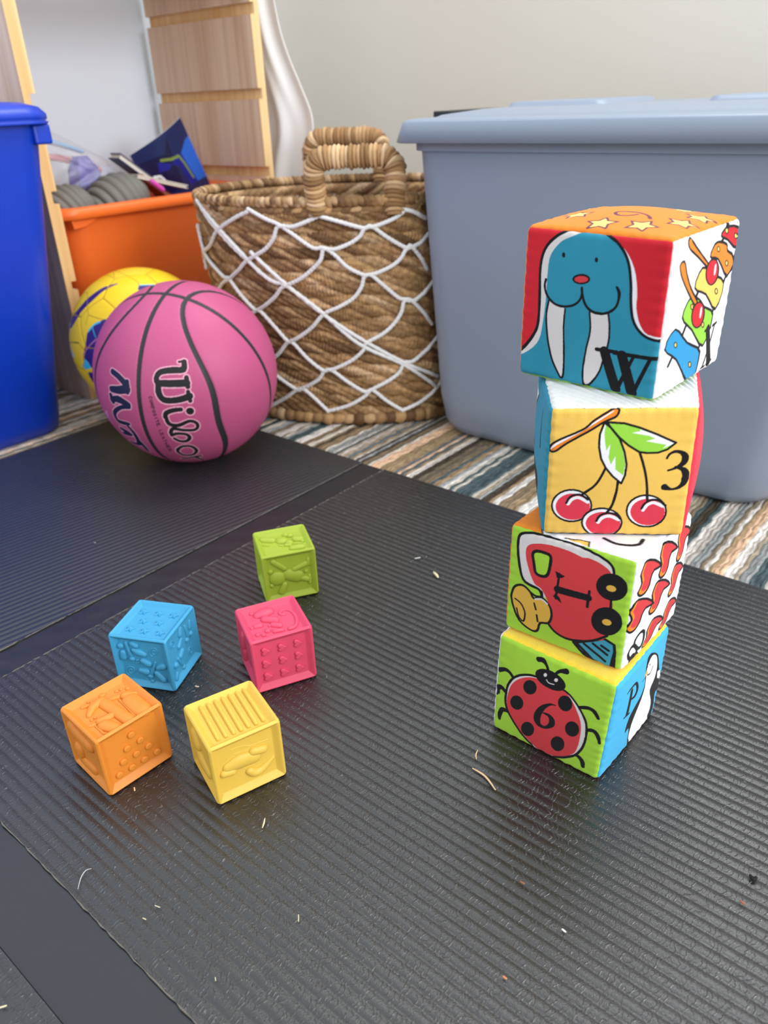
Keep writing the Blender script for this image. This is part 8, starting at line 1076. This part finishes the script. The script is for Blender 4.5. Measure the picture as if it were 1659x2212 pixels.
# dark blue printed card
COLS.update(nb=(20, 34, 82), db=(8, 12, 58), ul=(20, 26, 130), lb=(34, 96, 200), ol=(120, 140, 54))
quad = [np.array(q) for q in (W3(-1.274, .968, .3865), W3(-1.274, .852, .333), W3(-1.274, .925, .222), W3(-1.274, 1.030, .236))]
cardops = [('P', 'db', 0, .25, .45, .35, .6, .1, .5, 1.1, 0, 1.1), ('P', 'ul', .25, .62, .42, .66, .62, .45, .8, .6, .82, 1.1, .62, 1.1, .6, .7, .45, .55, .3, .42),
           ('P', 'lb', -.1, .62, .12, .66, .2, .82, .05, .95, -.1, .95), ('P', 'lb', .72, .5, .9, .35, 1.1, .3, 1.1, 1.1, .78, 1.1), ('S', 'ol', .36, .42, .016, .52, .50, .016, .66, .52, .016, .70, .70, .016, .73, 1.0, .016),
           ('S', 'wht', .10, .72, .012, .16, .66, .016, .24, .70, .016, .27, .80, .012)]
cardops = [o[:2] + tuple(q * .60 if k % (3 if o[0] == 'S' else 2) == 1 else q for k, q in enumerate(o[2:])) for o in cardops]
n = 150; s, t = np.meshgrid(np.linspace(0, 1, n), np.linspace(0, 1, n), indexing='ij')
# s: across from the left corner edge to the right edge, t: downwards
def cardp(s, t, off):
    P = quad[1] * ((1 - s) * (1 - t))[..., None] + quad[0] * (s * (1 - t))[..., None] + quad[3] * (s * t)[..., None] + quad[2] * ((1 - s) * t)[..., None]
    bend = (-.010 * np.sin(np.pi * t) * (1 - s))[..., None]
    return P + V * bend + U * (off + .01 * np.sin(np.pi * s))[..., None]
col = paint(cardops, s.ravel(), t.ravel(), COLS, 'nb')
mb = MB(); mb.grid(cardp(s, t, .0015), col); mb.grid(cardp(s, t, -.0015), col, flip=True)
E_ = np.concatenate([np.stack([s[:, 0], t[:, 0]], 1), np.stack([s[-1], t[-1]], 1), np.stack([s[::-1, -1], t[::-1, -1]], 1), np.stack([s[0, ::-1], t[0, ::-1]], 1)])
mb.grid(np.stack([cardp(E_[:, 0], E_[:, 1], .0015), cardp(E_[:, 0], E_[:, 1], -.0015)], 1), lin((210, 214, 226)))
tag(mb.build('picture_card', mat('glossy_card', attr=True, rough=.25, spec=.5)), 'dark blue printed picture book cover sticking up out of the orange tub', 'book')
def book(p0, p1, th, dep, cover, lab, page=(214, 208, 196), lift=(0, 0, .0)):
    root = tag(empty('board_book', tuple(np.array(p0))), lab, 'book')
    p0, p1 = np.array(p0), np.array(p1); ex = p1 - p0; L = np.linalg.norm(ex); ex /= L; ey = np.array(U) * -1.0; ez = np.cross(ey, ex); ez = ez if ez[2] > 0 else -ez
    f2 = lambda a, b, c: p0 + ex * a + ey * b + ez * c
    for nm, lo, hi, cc in (('pages', (0.002, 0.002, .0015), (L - .002, dep - .002, th - .0015), page), ('cover', (0, 0, 0), (L, dep, .0015), cover), ('cover', (0, 0, th - .0015), (L, dep, th), cover)):
        mb = MB(); mb.box(lo, hi, f2); finish(nm, mb, mat('paper_' + nm, lin(cc), .5, .4), root, smooth=False)
book(W3(-1.225, .797, .332), W3(-1.225, .872, .276), .010, .03, (60, 64, 96), 'slanting board book with pale page edges, left of the blue card')
book(W3(-1.19, .803, .303), W3(-1.19, .900, .2775), .006, .02, (222, 214, 198), 'thin cream board book leaning in front of the blue card')
book(W3(-1.215, .826, .300), W3(-1.215, .880, .262), .008, .03, (132, 66, 44), 'small brown book wedged under the slanting board book', page=(190, 120, 90))
mb = MB(); tube(mb, [W3(-1.165, .812, .298), W3(-1.165, .830, .284)], .004, 10); tag(mb.build('crayon', mat('magenta_wax', lin((208, 74, 176)), .5, .4)), 'short magenta crayon between the books and the ribbed toy', 'crayon')

# ------------------------------------------------------------------ white cloth hanging in the corner
M_CLOTH = mat('white_cotton', lin((252, 250, 248)), .9, .2, sheen=.1, bump=(1600, .2, .0005))
zz = np.linspace(FLOORZ + .002, 1.25, 150); ss = np.linspace(0, 1, 130)
S_, Z_ = np.meshgrid(ss, zz, indexing='ij')
ur = np.interp(zz, [0, .285, .33, .362, .399, .446, .489, .5575, .7, 1.25], [-1.09, -1.115, -1.085, -1.061, -1.082, -1.105, -1.131, -1.146, -1.165, -1.19])
ur = np.convolve(np.r_[[ur[0]] * 4, ur, [ur[-1]] * 4], np.ones(9) / 9, 'valid')
ul = np.interp(zz, [0, .3, 1.25], [-1.36, -1.33, -1.25])
UU_ = ul + (ur - ul) * S_
fold = .012 * np.sin(S_ * 9 + (1.0 - Z_) * 3.4) + .010 * np.sin(S_ * 21 - Z_ * 5) + .004 * np.sin(S_ * 40 + Z_ * 13)
crease = -.022 * np.exp(-((S_ - (.52 + .30 * (Z_ - .35))) / .035) ** 2) * np.clip((Z_ - .30) * 5, 0, 1)
VV_ = 1.10 - fold * (.4 + .6 * np.clip(1.1 - Z_, 0, 1)) * (1 - S_ ** 4) - crease * 1.0
P = UU_[..., None] * U + VV_[..., None] * V; P[..., 2] = Z_
mb = MB(); mb.grid(P); o = tag(mb.build('hanging_cloth', M_CLOTH), 'white cotton cloth hanging in folds beside the pine frame', 'cloth')
m_ = o.modifiers.new('thick', 'SOLIDIFY'); m_.thickness = .0012

# ------------------------------------------------------------------ bits of straw and fluff on the mat
def bit(name, pts, r, color, label, flat=.6, cat_='debris'):
    P = cat([np.array([a, b, .0012 + r * .5]) for a, b in pts], 5) if len(pts) > 2 else np.array([[a, b, .0012 + r * .5] for a, b in pts])
    mb = MB(); k = np.linspace(0, 1, len(P)); tube(mb, P, r * (.45 + .55 * np.sin(np.pi * np.clip(k, .08, .92))), 8, flat=flat)
    tag(mb.build(name, mat(name, lin(color), .7, .3)), label, cat_)
for b in BITS: bit(*b)
